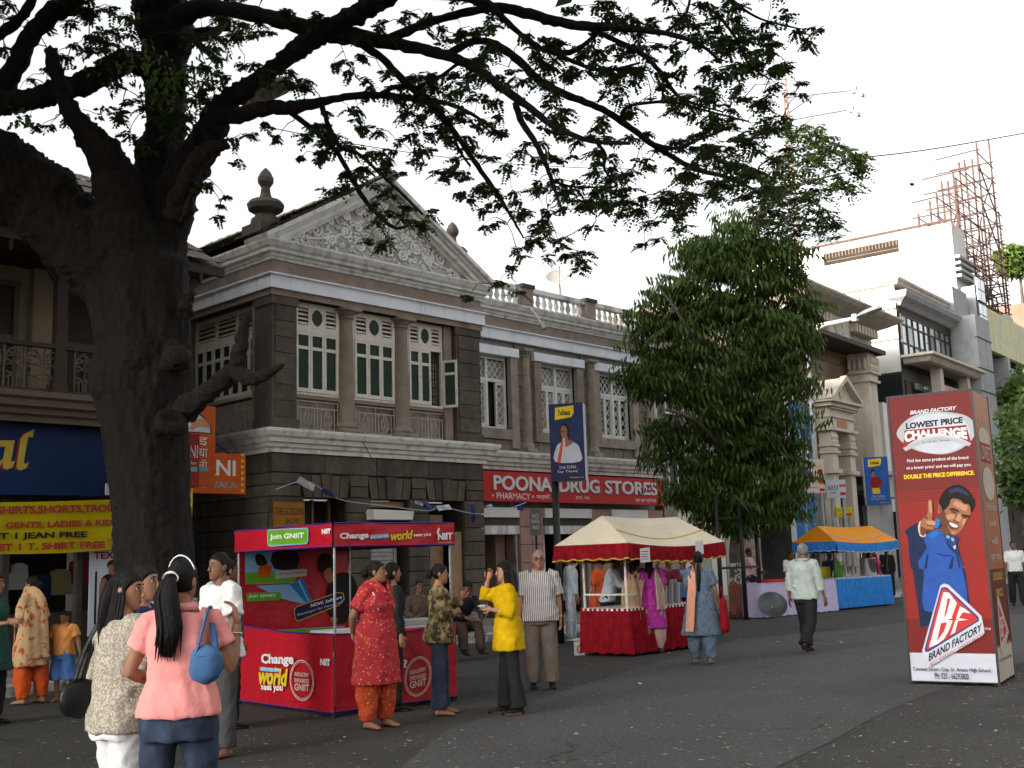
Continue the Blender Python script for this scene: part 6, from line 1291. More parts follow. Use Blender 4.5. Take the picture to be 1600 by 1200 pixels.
# cream notice boards by the aedicule
def notice(label, pts, D, m, lines, ang=12, nm='notice_board'):
    c = P(*pts[0], D); f = Fr(c.x, c.y, YAW*180/pi+ang); c1 = f.uz(*pts[1]); c2 = f.uz(*pts[2]); t = thing(nm, label, 'sign', f); b = MB(f); b.box(0, c1[0], 0, .15, c2[1], c.z); b.build('board', m, t)
    b = MB(f); b.tube([(c1[0]*.3, .08, 0), (c1[0]*.3, .08, c2[1])], .05, 6); b.tube([(c1[0]*.9, .08, 0), (c1[0]*.9, .08, c2[1])], .05, 6); b.build('post', 'grey_steel', t); p = Panel(f)
    for s_, x0, y0, x1, y1, mm in lines:
        q = (c1[0]*x0, c2[1]+(c.z-c2[1])*y0, c1[0]*x1, c2[1]+(c.z-c2[1])*y1)
        if s_: p.text(s_, *q, mm)
        else: p.rect(*q, mm)
    p.build('print', t)
notice('pale notice board with small coloured figures behind the orange cart', ((1240, 718), (1286, 714), (1288, 770)), 35.5, 'p_tan', (('', .1, .55, .55, .68, 'p_maroon'), ('', .2, .6, .5, .7, 'p_signblue'), ('', .8, .5, .95, .7, 'p_darkred'), ('', .82, .25, .96, .4, 'p_pinkred'), ('GRAND SALE', .1, .76, .9, .84, 'p_pinkred'), ('all day every day', .08, .28, .8, .34, 'p_pinkred'), ('collection', .1, .14, .75, .2, 'p_shadow_blue'), ('', .8, .05, .97, .13, 'p_red')))
notice('white notice board with dark digits beside the pale notice board', ((1290, 750), (1320, 744), (1320, 778)), 36.2, 'p_pale', (('6033', .08, .45, .6, .7, 'p_black'), ('rent', .2, .25, .5, .35, 'p_black'), ('', .68, .6, .98, .75, 'p_pinkred'), ('', .7, .15, .98, .32, 'p_red')))
notice('small yellow sale board above the orange cart roof', ((1306, 793), (1331, 789), (1331, 808)), 36.8, 'p_yellow', (('Sale 50%', .05, .6, .9, .9, 'p_green'), ('', .6, .1, .95, .45, 'p_orange'), ('offer', .1, .1, .5, .4, 'p_green')))
# ---------------------------------------------------------------- lamp posts and mast
lp0 = P(270, 488, 18.3); t = thing('street_lamp', 'tall grey street lamp half hidden by the big dark trunk', 'street lamp', Fr(lp0.x, lp0.y, 0)); b = MB(); b.tube([(lp0.x, lp0.y, 0), (lp0.x, lp0.y, 5.5), (lp0.x, lp0.y, 9.9)], [.085, .075, .06], 10); b.build('pole', 'galv', t, True)
a = P(282, 235, 18.2); e1, e2 = P(340, 186, 17), P(392, 163, 16.2); b = MB(); b.tube([a, e1, e2], .03, 6); b.tube([a-Vector((0, 0, .12)), e1-Vector((0, 0, .12)), e2-Vector((0, 0, .1))], .03, 6)
for q in (.3, .6): b.bar(e1.lerp(e2, q), e1.lerp(e2, q)-Vector((0, 0, .11)), .03)
b.build('arm', 'galv', t)
def lamp_head(par, a, e, w, m='dish'):
    a, e = Vector(a), Vector(e); d = (e-a).normalized(); s = d.cross(Vector((0, 0, 1))).normalized(); u = s.cross(d); L_ = (e-a).length; R = []
    for q, k in ((0, .25), (.12, .5), (.35, .9), (.7, 1), (.92, .75), (1, .2)): R.append([tuple(a+d*L_*q+s*w*k*cos(t_)+u*w*(.75*k*max(0, sin(t_))-.12*k*(sin(t_) < 0))) for t_ in np.linspace(0, 2*pi, 14, False)])
    MB().rings(R).build('lamp_head', m, par, True); b = MB(); R = [[tuple(a+d*L_*q+s*w*k*cos(t_)-u*w*(.12+.25*k*abs(sin(t_)))) for t_ in np.linspace(0, 2*pi, 12, False)] for q, k in ((.3, .4), (.5, .75), (.75, .7), (.9, .35))]; b.rings(R).build('lamp_glass', 'lamp_glass', par, True)
    b = MB(); b.box(a.x-.08, a.x+.08, a.y-.08, a.y+.08, a.z-.1, a.z+.12); b.build('lamp_socket', 'galv', par)
lamp_head(t, P(394, 160, 16.2), P(452, 128, 15.7), .2)
c = P(1262, 560, 36.5); t = thing('street_lamp', 'white street lamp arm reaching out of the leafy street tree', 'street lamp', Fr(c.x, c.y, 0)); b = MB(); b.tube([(c.x, c.y, 0), (c.x, c.y, 6.0), (c.x, c.y, P(1262, 545, 36.5).z)], [.09, .08, .06], 9); b.build('pole', 'galv', t, True)
b = MB(); b.tube([P(1262, 545, 36.5), P(1272, 517, 36.4), P(1290, 508, 36), P(1335, 498, 35)], .04, 6); b.tube([P(1265, 530, 36.5), P(1278, 507, 36.3), P(1335, 496, 35)], .035, 6); b.build('arm', 'white_plaster', t); lamp_head(t, P(1336, 497, 35), P(1379, 481, 34.3), .19, 'galv')
t = thing('wall_lamp', 'thin tube lamp on a bent arm below the white balustrade', 'lamp', Fr(20.9, 20.1, 0)); b = MB(); q = [P(800, 483, 30.5), P(828, 481, 29.6), P(838, 492, 29.2), P(846, 506, 29)]; b.tube(q, .025, 6); b.build('arm', 'galv', t); b = MB(); b.tube([q[3], P(851, 514, 28.9)], .06, 6); b.build('lamp_head', 'grey_concrete', t)
mc = P(1252, 470, 37.5); t = thing('lattice_mast', 'slender red and white lattice mast with two long lamp arms above the tree', 'mast', Fr(mc.x, mc.y, 0)); b = MB(); ztop = P(1246, 140, 37.5).z
tp = P(1245, 140, 37.5); B0 = (mc.x, mc.y)
def mp(z, i):
    q = z/ztop; w = .34*(1-q)+.07; cx, cy = B0[0]*(1-0)+0, B0[1]; return (cx+w*cos(i*2*pi/3), cy+w*sin(i*2*pi/3), z)
n = 26
for i in range(3): b.tube([mp(0, i), mp(ztop*.5, i), mp(ztop, i)], .025, 5)
for k in range(n):
    z0, z1 = ztop*k/n, ztop*(k+1)/n
    for i in range(3): b.tube([mp(z0, i), mp(z1, (i+1) % 3)], .02, 4); b.tube([mp(z1, i), mp(z1, (i+1) % 3)], .02, 4)
b.tube([mp(ztop, 0), (B0[0], B0[1], ztop+.9)], .03, 5); b.build('lattice', 'mast_paint', t)
for y0, e, e2 in ((152, (1335, 141), (1349, 152)), (188, (1330, 171), (1342, 183))):
    a = P(1250, y0, 37.5); q = P(*e, 37.5); b = MB(); b.tube([(B0[0], B0[1], a.z), q], .025, 5); b.tube([(B0[0], B0[1], a.z-.6), a.lerp(q, .25)], .02, 4); b.build('arm', 'grey_steel', t); lamp_head(t, q, P(*e2, 37.3), .16, 'galv')
for pts, r in (([(1350, 246, 38), (1475, 230, 40), (1700, 190, 44)], .022), ([(415, 198, 17.5), (560, 226, 19), (700, 246, 21), (830, 258, 23), (1000, 264, 27), (1240, 262, 34)], .008), ([(560, 676, 24.2), (590, 730, 24.2), (620, 745, 24.4), (650, 735, 24.6)], .008)):
    b = MB(); c = cat([tuple(P(*q)) for q in pts], 6); b.tube([Vector(q) for q in c], r, 4); o = b.build('overhead_wire', 'black_metal'); tag(o, ('dark overhead cable running right past the top of the scaffold', 'thin wire crossing the sky below the branches', 'loose black wire hanging on the stone front')[('%.3f' % r, len(pts)) == ('0.008', 6) and 1 or (len(pts) == 4 and 2 or 0)], 'wire')
b = MB(); c = P(1425, 288, 30); b.ell(tuple(c), (.1, .06, .04), 8, 5); b.add([tuple(c+Vector(q)) for q in ((-.02, 0, .02), (-.25, .1, .12), (.05, .0, .02), (-.02, 0, .02), (.2, -.1, -.08), (.05, 0, .02))], [(0, 1, 2), (3, 4, 5)]); tag(b.build('bird', 'black_metal'), 'small dark bird flying in the white sky', 'bird')
# ---------------------------------------------------------------- cream canopied cart
C('velvet', (.23, .006, .012), .85, .3, vs=9, bump=.2, bs=20); C('velvet_trim', (.6, .42, .08), .5); C('canvas', (.62, .55, .42), .85, .08, vs=3, bump=.2, bs=8); C('satin_blue', (.03, .22, .62), .5, .15, vs=6); C('satin_orange', (.72, .26, .005), .55, .06, vs=4); C('lavender', (.5, .46, .66), .75, .06)
def ruffle(fr, path, z0, z1, m, par, nm, amp=.03, wl=.12, flare=0., trim=None, zs=None):
    """pleated cloth hung along a path of (u, v)"""
    pts = []; s = 0
    for (a, c) in zip(path[:-1], path[1:]):
        a, c = Vector(a), Vector(c); L_ = (c-a).length; n = max(3, int(L_/(wl/5))); d = (c-a)/L_; nn = Vector((d.y, -d.x))
        for i in range(n): pts.append((a+d*L_*i/n, nn, s+L_*i/n))
        s += L_
    pts.append((Vector(path[-1]), nn, s)); V = []; nz = 6; ph = U(0, 9)
    for j in range(nz+1):
        q = j/nz
        for (o, nn, t) in pts:
            dz = zs(t/s) if zs else 0; k = amp*(.35+.65*q)*(sin(2*pi*t/wl+ph+.8*sin(t*3))+.4*sin(2*pi*t/wl*.43+2*ph)); w = o+nn*(k+flare*q); V.append((w.x, w.y, z1+dz+(z0-z1)*q+.012*sin(t*23+ph)*q))
    k = len(pts); b = MB(fr); b.add(V, [(j*k+i, j*k+i+1, (j+1)*k+i+1, (j+1)*k+i) for j in range(nz) for i in range(k-1)]); o = b.build(nm, m, par, True)
    if trim: b = MB(fr); b.tube([Vector(q) for q in V[-k:]], .012, 4); b.build('trim', trim, o)
    return o
def cart(fr, L_, D_, label, roof_m, val_m, skirt_m, trim, zt, ze, zc, post_m, ov=.28):
    t = thing('food_cart', label, 'food cart', fr)
    for x in (.06, L_-.06):
        for y in (.06, D_-.06): b = MB(fr); b.tube([(x, y, 0.05), (x, y, ze+.1)], .022, 7); b.build('post', post_m, t, True)
    b = MB(fr); b.box(0, L_, 0, D_, zc-.04, zc); b.build('counter_top', 'white_wood', t)
    b = MB(fr); b.box(.08, L_-.08, .08, D_-.08, .25, zc-.05); b.build('cart_body', 'dark_wood', t)
    for x in (.3, L_-.3):
        for y in (.02, D_-.1): b = MB(fr); b.rings([[(x+.2*cos(a_), y+dy, .2+.2*sin(a_)) for a_ in np.linspace(0, 2*pi, 16, False)] for dy in (0, .06)]); b.build('wheel', 'black_metal', t)
    ruffle(fr, [(0, D_), (0, 0), (L_, 0), (L_, D_), (0, D_)], .05, zc, skirt_m, t, 'skirt', .025, .1, .05)
    n, nu = 12, 16; R = []                                      # hipped cloth roof, sagging between ridge and eaves
    def roofpt(a, q):      # a along, q across -1..1
        x = -ov+(L_+2*ov)*a; xr = ov*.2+(L_-.4*ov)*a; k = abs(q); h = zt+(ze+.12-zt)*k - .1*sin(pi*k)*sin(pi*a) - .035*sin(pi*a)*(1-k) ; return (x*k+xr*(1-k), D_/2+(D_/2+ov)*q, h-.07*sin(pi*a)*k)
    V = [roofpt(i/nu, -1+2*j/n) for j in range(n+1) for i in range(nu+1)]; b = MB(fr); b.add(V, [(j*(nu+1)+i, j*(nu+1)+i+1, (j+1)*(nu+1)+i+1, (j+1)*(nu+1)+i) for j in range(n) for i in range(nu)])
    for i in (0, nu):    # gable ends
        g = [roofpt(i/nu, -1+2*j/n) for j in range(n+1)]; b.add(g+[((g[0][0]), D_/2, g[0][2])], [tuple(range(n+1))])
    b.build('canopy', roof_m, t, True)
    e = lambda s_: -.07*sin(pi*s_)
    for P_, z in (([(-ov, -ov), (L_+ov, -ov)], e), ([(L_+ov, D_+ov), (-ov, D_+ov)], e), ([(-ov, D_+ov), (-ov, -ov)], None), ([(L_+ov, -ov), (L_+ov, D_+ov)], None)): ruffle(fr, P_, ze-.13, ze+.12, val_m, t, 'valance', .02, .09, .03, trim, z)
    for q in (-.55,): b = MB(fr); b.tube([Vector(roofpt(i/nu, q))+Vector((0, 0, .012)) for i in range(nu+1)], .01, 4); b.build('roof_tape', trim, t)
    return t
f1 = Fr(14.62, 11.38, 1.5); cart1 = cart(f1, 2.3, .98, 'food cart with a cream cloth roof, dark red valance and skirt', 'canvas', 'velvet', 'velvet', 'velvet_trim', 2.27, 1.68, .76, 'cream_wood')
b = MB(f1); b.bar((.06, .06, .98), (.06, .92, .98), .03); b.bar((.06, .06, .98), (.5, .06, .98), .03); b.build('guard_rail', 'cream_wood', cart1)
def on(fr, nm, label, catg, mk, m, group=None, u=0, v=0, z=0):
    b = MB(Fr(*fr.w((u, v, 0))[:2], fr.a*180/pi)); mk(b, z); return tag(b.build(nm, m, None, True), label, catg, group)
on(f1, 'brown_box', 'pinkish brown carton on the cream cart counter with a yellow lid', 'box', lambda b, z: b.box(-.16, .16, -.2, .2, z, z+.3), 'p_tan', None, .75, .2, .762)
on(f1, 'yellow_tray', 'yellow tray lying on the carton of the cream cart', 'tray', lambda b, z: b.box(-.15, .15, -.18, .18, z, z+.03), 'p_yellow', None, .75, .2, 1.064)
for i in range(6): on(f1, 'cup_stack', f'{["first","second","third","fourth","fifth","sixth"][i]} white cup stack from the left on the cream cart', 'cups', lambda b, z: b.lathe([(.03, z), (.04, z+.3+.05*(i % 3)), (.042, z+.31+.05*(i % 3))], (0, 0, 0), 10), 'p_pale', 'stacks of cups on the cream cart', 1.5+.1*i, .3+.12*(i % 2), .762)
on(f1, 'cooking_pot', 'dark cooking pot on the cream cart with a yellow lid', 'pot', lambda b, z: b.lathe([(.17, z), (.2, z+.1), (.2, z+.28), (.21, z+.29), (.18, z+.3), (.02, z+.33)], (0, 0, 0), 16), 'black_metal', None, 1.25, .55, .762)
on(f1, 'yellow_basin', 'yellow plastic basin on top of the dark pot', 'basin', lambda b, z: b.lathe([(.12, z), (.19, z+.1), (.2, z+.1), (.12, z+.02)], (0, 0, 0), 14), 'p_yellow', None, 1.25, .55, 1.1)
on(f1, 'plate_stack', 'stack of plates under a red cloth on the cream cart', 'plates', lambda b, z: b.lathe([(.16, z), (.19, z+.05), (.16, z+.09), (.02, z+.1)], (0, 0, 0), 14), 'sign_red', None, 1.05, .2, .762)
for (x, y, w, h, lb) in ((1008, 868, 17, 20, 'white paper menu with pink and blue print, left one on the red valance'), (1068, 870, 9, 18, 'narrow printed menu sheet pinned to the red valance'), (1093, 856, 14, 20, 'blank white sheet at the right of the red valance')):
    fp_ = Fr(*f1.w((0, -.345, 0))[:2], 1.5+U(-4, 4)); c = fp_.uz(x, y); k = 19.5/F; w *= k*1.45; h *= k; t = thing('paper_menu', lb, 'paper', fp_); b = MB(fp_); b.add([(c[0]-w/2, 0, c[1]-h/2), (c[0]+w/2, .0, c[1]-h/2+.01), (c[0]+w/2, 0, c[1]+h/2+.02), (c[0]-w/2, 0, c[1]+h/2)], [(0, 1, 2, 3)]); b.build('sheet', 'p_white', t)
    if h < 0.3 and x < 1090:
        p = Panel(fp_)
        for i in range(4): p.rect(c[0]-w*.38, c[1]+h*(.25-.18*i), c[0]+w*U(.1, .38), c[1]+h*(.33-.18*i), ('p_pinkred', 'p_sky')[i % 2])
        p.build('print', t)
c = G(905, 1024); t = thing('cart_sign', 'small white board with a red ring leaning by the cart skirt', 'board', Fr(c.x, c.y, YAW*180/pi)); f = Fr(c.x, c.y, YAW*180/pi); b = MB(f); b.box(-.08, .1, 0, .03, 0, .22); b.build('board', 'p_grey', t); p = Panel(f); p.shape([(.02+.06*cos(a_), .1+.07*sin(a_)) for a_ in np.linspace(0, 2*pi, 16, False)], 'p_red'); p.shape([(.02+.04*cos(a_), .1+.05*sin(a_)) for a_ in np.linspace(0, 2*pi, 16, False)], 'p_grey'); p.build('print', t)
# ---------------------------------------------------------------- orange and blue cart, lavender table, cooking things
f2 = Fr(28.35, 14.95, -3); cart2 = cart(f2, 3.0, .95, 'food cart with an orange cloth roof and bright blue valance and skirt', 'satin_orange', 'satin_blue', 'satin_blue', 'p_pale', 2.28, 1.72, .86, 'black_metal', .2)
for i, (u, v, r, h) in enumerate(((2.45, .4, .23, .5), (1.25, .4, .09, .32), (1.45, .45, .09, .3), (1.62, .38, .08, .28), (1.95, .5, .12, .26), (1.1, .5, .1, .3))): on(f2, 'steel_vessel', ('biggest steel drum on the blue cart', 'plain steel canister near the green bottle crate', 'second steel canister from the green rack', 'third slim steel canister on the blue cart', 'low wide steel pot beside the biggest drum', 'steel canister next to the green rack')[i], 'steel vessel', lambda b, z: b.lathe([(r*.96, z), (r, z+.02), (r, z+h*.93), (r*1.04, z+h*.95), (r*.9, z+h), (.02, z+h+.02)], (0, 0, 0), 18), 'stainless', 'steel vessels on the blue cart', u, v, .862)
def rack(b, z):
    for q in range(6): b.bar((-.3+q*.08, 0, z), (-.3+q*.08+.1, 0, z+.55-.05*q), .025)
    for q in (.1, .25, .4): b.bar((-.3, 0, z+q), (.2, 0, z+q), .025)
on(f2, 'green_rack', 'green wire rack standing at the left end of the blue cart', 'rack', rack, 'p_green', None, .75, .3, .862)
on(f2, 'yellow_card', 'pale yellow card propped on the table at the left of the blue cart', 'card', lambda b, z: b.box(-.3, .3, 0, .02, z, z+.3), 'banner_yellow', None, .3, .5, .862)
fl3 = Fr(24.72, 15.1, -4); lt = thing('table', 'long table under a lavender cloth beside the blue cart', 'table', fl3); b = MB(fl3); b.box(0, 3.4, 0, .8, .8, .83); b.build('tabletop', 'white_wood', lt)
for x in (.08, 3.3):
    for y in (.08, .7): b = MB(fl3); b.box(x-.025, x+.025, y-.025, y+.025, 0, .8); b.build('leg', 'grey_steel', lt)
tc = thing('tablecloth', 'lavender cloth hanging to the road over the long table', 'tablecloth', fl3); ruffle(fl3, [(-.02, .82), (-.02, -.02), (3.42, -.02), (3.42, .82)], .02, .84, 'lavender', tc, 'cloth_drop', .02, .5, .06); b = MB(fl3); b.box(-.03, 3.43, -.03, .83, .832, .84); b.build('cloth_top', 'lavender', tc)
on(fl3, 'red_tray', 'pinkish red tray on the lavender table', 'tray', lambda b, z: b.box(-.45, .45, -.2, .2, z, z+.07), 'sign_red', None, 1.1, .4, .842)
c = G(1198, 964); wk = MB(); n = Vector((-.62, -.55, .56)).normalized(); s_ = n.cross(Vector((0, 0, 1))).normalized(); u_ = s_.cross(n); ce = Vector((c.x, c.y, .34))-VF*.75
wk.rings([[tuple(ce+n*(-.14*(1-q*q))+(s_*cos(a_)+u_*sin(a_))*.36*q) for a_ in np.linspace(0, 2*pi, 24, False)] for q in (.05, .4, .7, .9, 1, 1.0)], caps=False); tag(wk.build('wok', 'iron_dark', None, True), 'big grey iron wok leaning on the guard post and lavender table', 'wok')
# bicycle behind the guard
c = P(1180, 945, 33); fbk = Fr(c.x, c.y, 5); bk = thing('bicycle', 'dark bicycle with upright handlebars behind the tree guard', 'bicycle', fbk)
for x in (-.55, .5): 
    w_ = MB(fbk).tube([(x+.33*cos(a_), 0, .34+.33*sin(a_)) for a_ in np.linspace(0, 2*pi, 25)], .02, 5).build('wheel', 'black_metal', bk); b = MB(fbk)
    for a_ in np.linspace(0, 2*pi, 12, False): b.bar((x, 0, .34), (x+.33*cos(a_), 0, .34+.33*sin(a_)), .005)
    b.build('spokes', 'grey_steel', w_)
b = MB(fbk)
for a_, e in (((-.55, .34), (-.2, .8)), ((-.2, .8), (.3, .85)), ((-.1, .32), (.33, .8)), ((-.2, .85), (-.1, .32)), ((-.55, .34), (-.1, .32)), ((.5, .34), (.3, .95))): b.tube([(a_[0], 0, a_[1]), (e[0], 0, e[1])], .018, 5)
b.build('bike_frame', 'black_metal', bk); b = MB(fbk); b.tube([(.22, -.28, 1.08), (.32, -.2, 1.0), (.32, .2, 1.0), (.22, .28, 1.08)], .014, 5); b.build('handlebar', 'stainless', bk); b = MB(fbk); b.ell((-.22, 0, .9), (.14, .09, .05), 8, 5); b.build('saddle', 'black_metal', bk); b = MB(fbk); b.box(-.75, -.3, -.08, .08, .7, .72); b.build('carrier', 'grey_steel', bk)
# ---------------------------------------------------------------- people
def wave(ax, sc, c2, lo=.45, hi=.55, axis=None):
    def ex(k, c):
        n = k['N']('ShaderNodeTexWave'); n.inputs['Scale'].default_value = sc; n.bands_direction = ax; k['L'](k['pos'], n.inputs[0]); return k['mix'](k['mr'](n.outputs['Fac'], lo, hi, 0, 1), c, c2)
    return ex
def blot(sc, c2, lo, hi, c3=None, s3=0, kind='n'):
    def ex(k, c):
        if kind == 'v':
            v = k['N']('ShaderNodeTexVoronoi'); v.inputs['Scale'].default_value = sc; k['L'](k['pos'], v.inputs[0]); f = v.outputs['Distance']
        else: f = k['noise'](sc, 3)
        c = k['mix'](k['mr'](f, lo, hi, 0, 1), c, c2)
        if c3: c = k['mix'](k['mr'](k['noise'](s3, 2), .55, .6, 0, 1), c, c3)
        return c
    return ex
def cm(n, rgb, ex=None, rough=.85, var=.12): return pmat(n, rgb, rough, var, 7, .7, 13, extra=ex, obj=True, spec=.2)
SK = dict(a=(.3, .145, .082), b=(.2, .092, .052), c=(.38, .195, .115), d=(.12, .055, .034))
for k_s, v_s in SK.items(): pmat('skin_'+k_s, v_s, .55, .06, 12, .05, 60, spec=.35)
pmat('lip', (.24, .06, .05), .5); pmat('eye_white', (.42, .39, .36), .4); pmat('hair_black', (.009, .0075, .007), .55, .3, 20, .5, 120, spec=.15); pmat('hair_grey', (.2, .195, .19), .7, .3, 30, .5, 90)
cm('cl_cream', (.46, .42, .34), blot(80, (.27, .235, .18), .44, .54)); cm('cl_white', (.72, .72, .71)); cm('cl_pink', (.78, .29, .27)); cm('cl_jeans', (.028, .04, .07), blot(6, (.05, .07, .11), .5, .75)); cm('cl_navy', (.02, .03, .11)); cm('cl_dark', (.016, .016, .018)); cm('cl_grey', (.06, .06, .06))
cm('cl_peach_print', (.5, .33, .17), blot(13, (.38, .09, .05), .58, .62)); cm('cl_orange', (.55, .08, .015)); cm('cl_tee_orange', (.55, .22, .06)); cm('cl_denim', (.05, .12, .3))
cm('cl_red_sequin', (.4, .03, .04), blot(30, (.55, .36, .12), .26, .18, None, 0, 'v')); cm('cl_redorange', (.46, .06, .02), blot(30, (.6, .4, .15), .24, .17, None, 0, 'v')); cm('cl_camo', (.16, .13, .05), blot(11, (.05, .04, .02), .5, .54, (.3, .22, .12), 15))
cm('cl_yellow', (.55, .34, .0)); cm('cl_stripe', (.55, .52, .5), wave('X', 13, (.09, .07, .08), .66, .74)); cm('cl_taupe', (.17, .135, .11)); cm('cl_sky', (.42, .5, .56), blot(8, (.6, .55, .4), .55, .65)); cm('cl_pale', (.5, .52, .6)); cm('cl_magenta', (.35, .03, .25)); cm('cl_beige', (.38, .25, .16)); cm('cl_mauve', (.4, .27, .24)); cm('cl_maroon', (.2, .03, .05))
cm('cl_bluegrey', (.09, .13, .18), blot(40, (.13, .17, .22), .5, .6)); cm('cl_peach', (.6, .3, .2)); cm('cl_mint', (.4, .45, .42)); cm('cl_green', (.02, .07, .05)); cm('cl_pinkshirt', (.6, .38, .36)); cm('cl_brown', (.07, .045, .035)); cm('cl_blue', (.1, .3, .55)); cm('leather', (.012, .012, .013), None, .35); cm('leather_brown', (.12, .05, .03), None, .4); cm('bag_denim', (.05, .12, .25))
def ell_ring(c, rx, ry, k=18, p=2.3): return [(c[0]+rx*math.copysign(abs(cos(t))**(2/p), cos(t)), c[1]+ry*math.copysign(abs(sin(t))**(2/p), sin(t)), c[2]) for t in np.linspace(0, 2*pi, k, False)]
def person(label, pos, face, h=1.62, sex='f', skin='a', armL=None, armR=None, legs=None, lean=0., top=None, bottom=None, hair='long', hairm='hair_black', head=(0, 0), shoe='leather', vox=.015, sit=None, extra=None, group=None, fat=1., kneeb=None, sleeveless=False, glasses=False, stache=False, handcurl=.5):
    x, y = pos[0], pos[1]; z0 = pos[2] if len(pos) > 2 else 0.
    c = -Vector((x, y)).normalized(); v = -c; rt_ = Vector((v.y, -v.x)); f = radians(face); fv = c*cos(f)+rt_*sin(f); yaw = atan2(fv.y, fv.x)+pi/2
    s = h/1.7; fr = Fr(x, y, math.degrees(yaw), z0); t = thing('person', label, 'person', fr, group)
    Vc = Vector; q_ = fat; fem = sex == 'f'; hw = .088; sw = (.155 if fem else .178); tor = lambda p: Vc((p[0], p[1]-lean*max(0, p[2]-.9), p[2]))
    legs = legs or {}; J = {}
    def dirv(d, sd): return Vc((d[0]*sd, -d[1], d[2])).normalized()
    pz = .93
    for nm, sd in (('L', 1), ('R', -1)):
        th, shn = legs.get(nm, ((.05, .02, -1), (.0, -.02, -1)))
        J['hip'+nm] = Vc((hw*sd, .01, .9)); J['kn'+nm] = J['hip'+nm]+dirv(th, sd)*.42; J['an'+nm] = J['kn'+nm]+dirv(shn, sd)*.405
    low = min(J['anL'].z, J['anR'].z); off = .085-low if sit is None else sit-.9
    for k in list(J): J[k].z += off
    up = Vc((0, 0, off))
    for nm, sd, a in (('L', 1, armL), ('R', -1, armR)):
        u_, f_ = a[:2] if a else ((.16, -.03, -1), (.08, .14, -1))
        J['sh'+nm] = tor((sw*sd, .0, 1.385))+up; J['el'+nm] = J['sh'+nm]+dirv(u_, sd)*.285; J['wr'+nm] = J['el'+nm]+dirv(f_, sd)*.245; J['hd'+nm] = dirv(a[2] if a and len(a) > 2 else f_, sd)
    def S_(b): b.v = [q*s for q in b.v]; return b
    def torso(b, z_lo, z_hi, inf=0., hemr=None, waistk=1.):
        prof = ([(.80, .12, .10, .0), (.86, .165, .118, .012), (.92, .172, .122, .014), (1.0, .15, .108, .004), (1.08, .132, .098, 0), (1.16, .138, .1, -.004), (1.25, .148, .112, -.012), (1.33, .15, .102, -.004), (1.39, .135, .082, .004), (1.43, .085, .062, .01), (1.46, .055, .054, .01)] if fem else
                [(.80, .12, .10, .0), (.86, .16, .115, .008), (.92, .162, .115, .006), (1.0, .155, .11, 0), (1.08, .152, .108, 0), (1.16, .16, .112, -.002), (1.25, .172, .118, -.004), (1.33, .174, .108, 0), (1.39, .158, .088, .004), (1.43, .1, .065, .01), (1.46, .062, .06, .01)])
        if inf: prof = [(.78, .17, .125, .01), (.86, .172, .127, .012)]+prof[2:]
        pz_ = np.array(prof); zz = np.unique(np.clip(np.concatenate([pz_[:, 0], [z_lo, z_hi]]), z_lo, z_hi)); R = []
        for z in zz:
            rx, ry, dy = [np.interp(z, pz_[:, 0], pz_[:, i]) for i in (1, 2, 3)]
            k = q_ if z < 1.3 else 1+(q_-1)*.4; k *= 1 if z > 1.3 else 1
            inf_ = (max(inf, .03) if z < 1.02 and inf > .0165 else inf)*(1 if z < 1.36 else .75)
            if hemr and z < 1.12: w = (1.12-z)/(1.12-z_lo+1e-6); rx = rx*(1-w)+max(rx, hemr[0]/q_)*w; ry = ry*(1-w)+max(ry, hemr[1]/q_)*w
            R.append(ell_ring(tuple(tor((0, dy, z))+up), rx*k+inf_, ry*k+inf_))
        b.rings(R)
    def legl(b, nm, inf, z_end=None, kn=.054, an=.037, th=.085, flare=None):
        hp, kn_, an_ = J['hip'+nm], J['kn'+nm], J['an'+nm]; pts = [hp+Vc((0, 0, .06)), hp, hp.lerp(kn_, .4), kn_, kn_.lerp(an_, .35), kn_.lerp(an_, .8), an_]; rr = [.07, th*q_, th*.86*q_, kn, .057, .04, an]
        if flare: rr = [.075*q_, .095*q_, flare[0], flare[1], flare[1]*.9+flare[2]*.1, flare[1]*.35+flare[2]*.65, flare[2]]
        e = 1.
        if z_end: 
            e = z_end; pts = [p for i, p in enumerate(pts) if i < 3]+[hp.lerp(kn_, .7), kn_+(an_-kn_)*e]; rr = rr[:3]+[rr[3]*1.05, rr[3]]
        b.tube(pts, [r+inf for r in rr], 14)
    def arml(b, nm, inf, upto=2., end=0.):
        sh, el, wr = J['sh'+nm], J['el'+nm], J['wr'+nm]; sd = 1 if nm == 'L' else -1; k = (.9 if fem else 1.)*(1+(q_-1)*.6); pts = [sh+Vc((-.05*sd, 0, .0)), sh, sh.lerp(el, .35), sh.lerp(el, .75), el, el.lerp(wr, .3), el.lerp(wr, .7), wr]; rr = [.055*k, .056*k, .05*k, .043*k, .039*k, .04*k, .032*k, .025*k]
        if upto < 2:
            if upto <= 1: n = sh.lerp(el, upto); pts = pts[:2]+[sh.lerp(n, .5), n]; rr = rr[:2]+[.053*k, .05*k+end]
            else: n = el.lerp(wr, upto-1); pts = pts[:5]+[n]; rr = rr[:5]+[.04*k+end]
        b.tube(pts, [r+inf for r in rr], 12)
    # ---- body: one continuous figure
    b = MB(); torso(b, .80, 1.46)
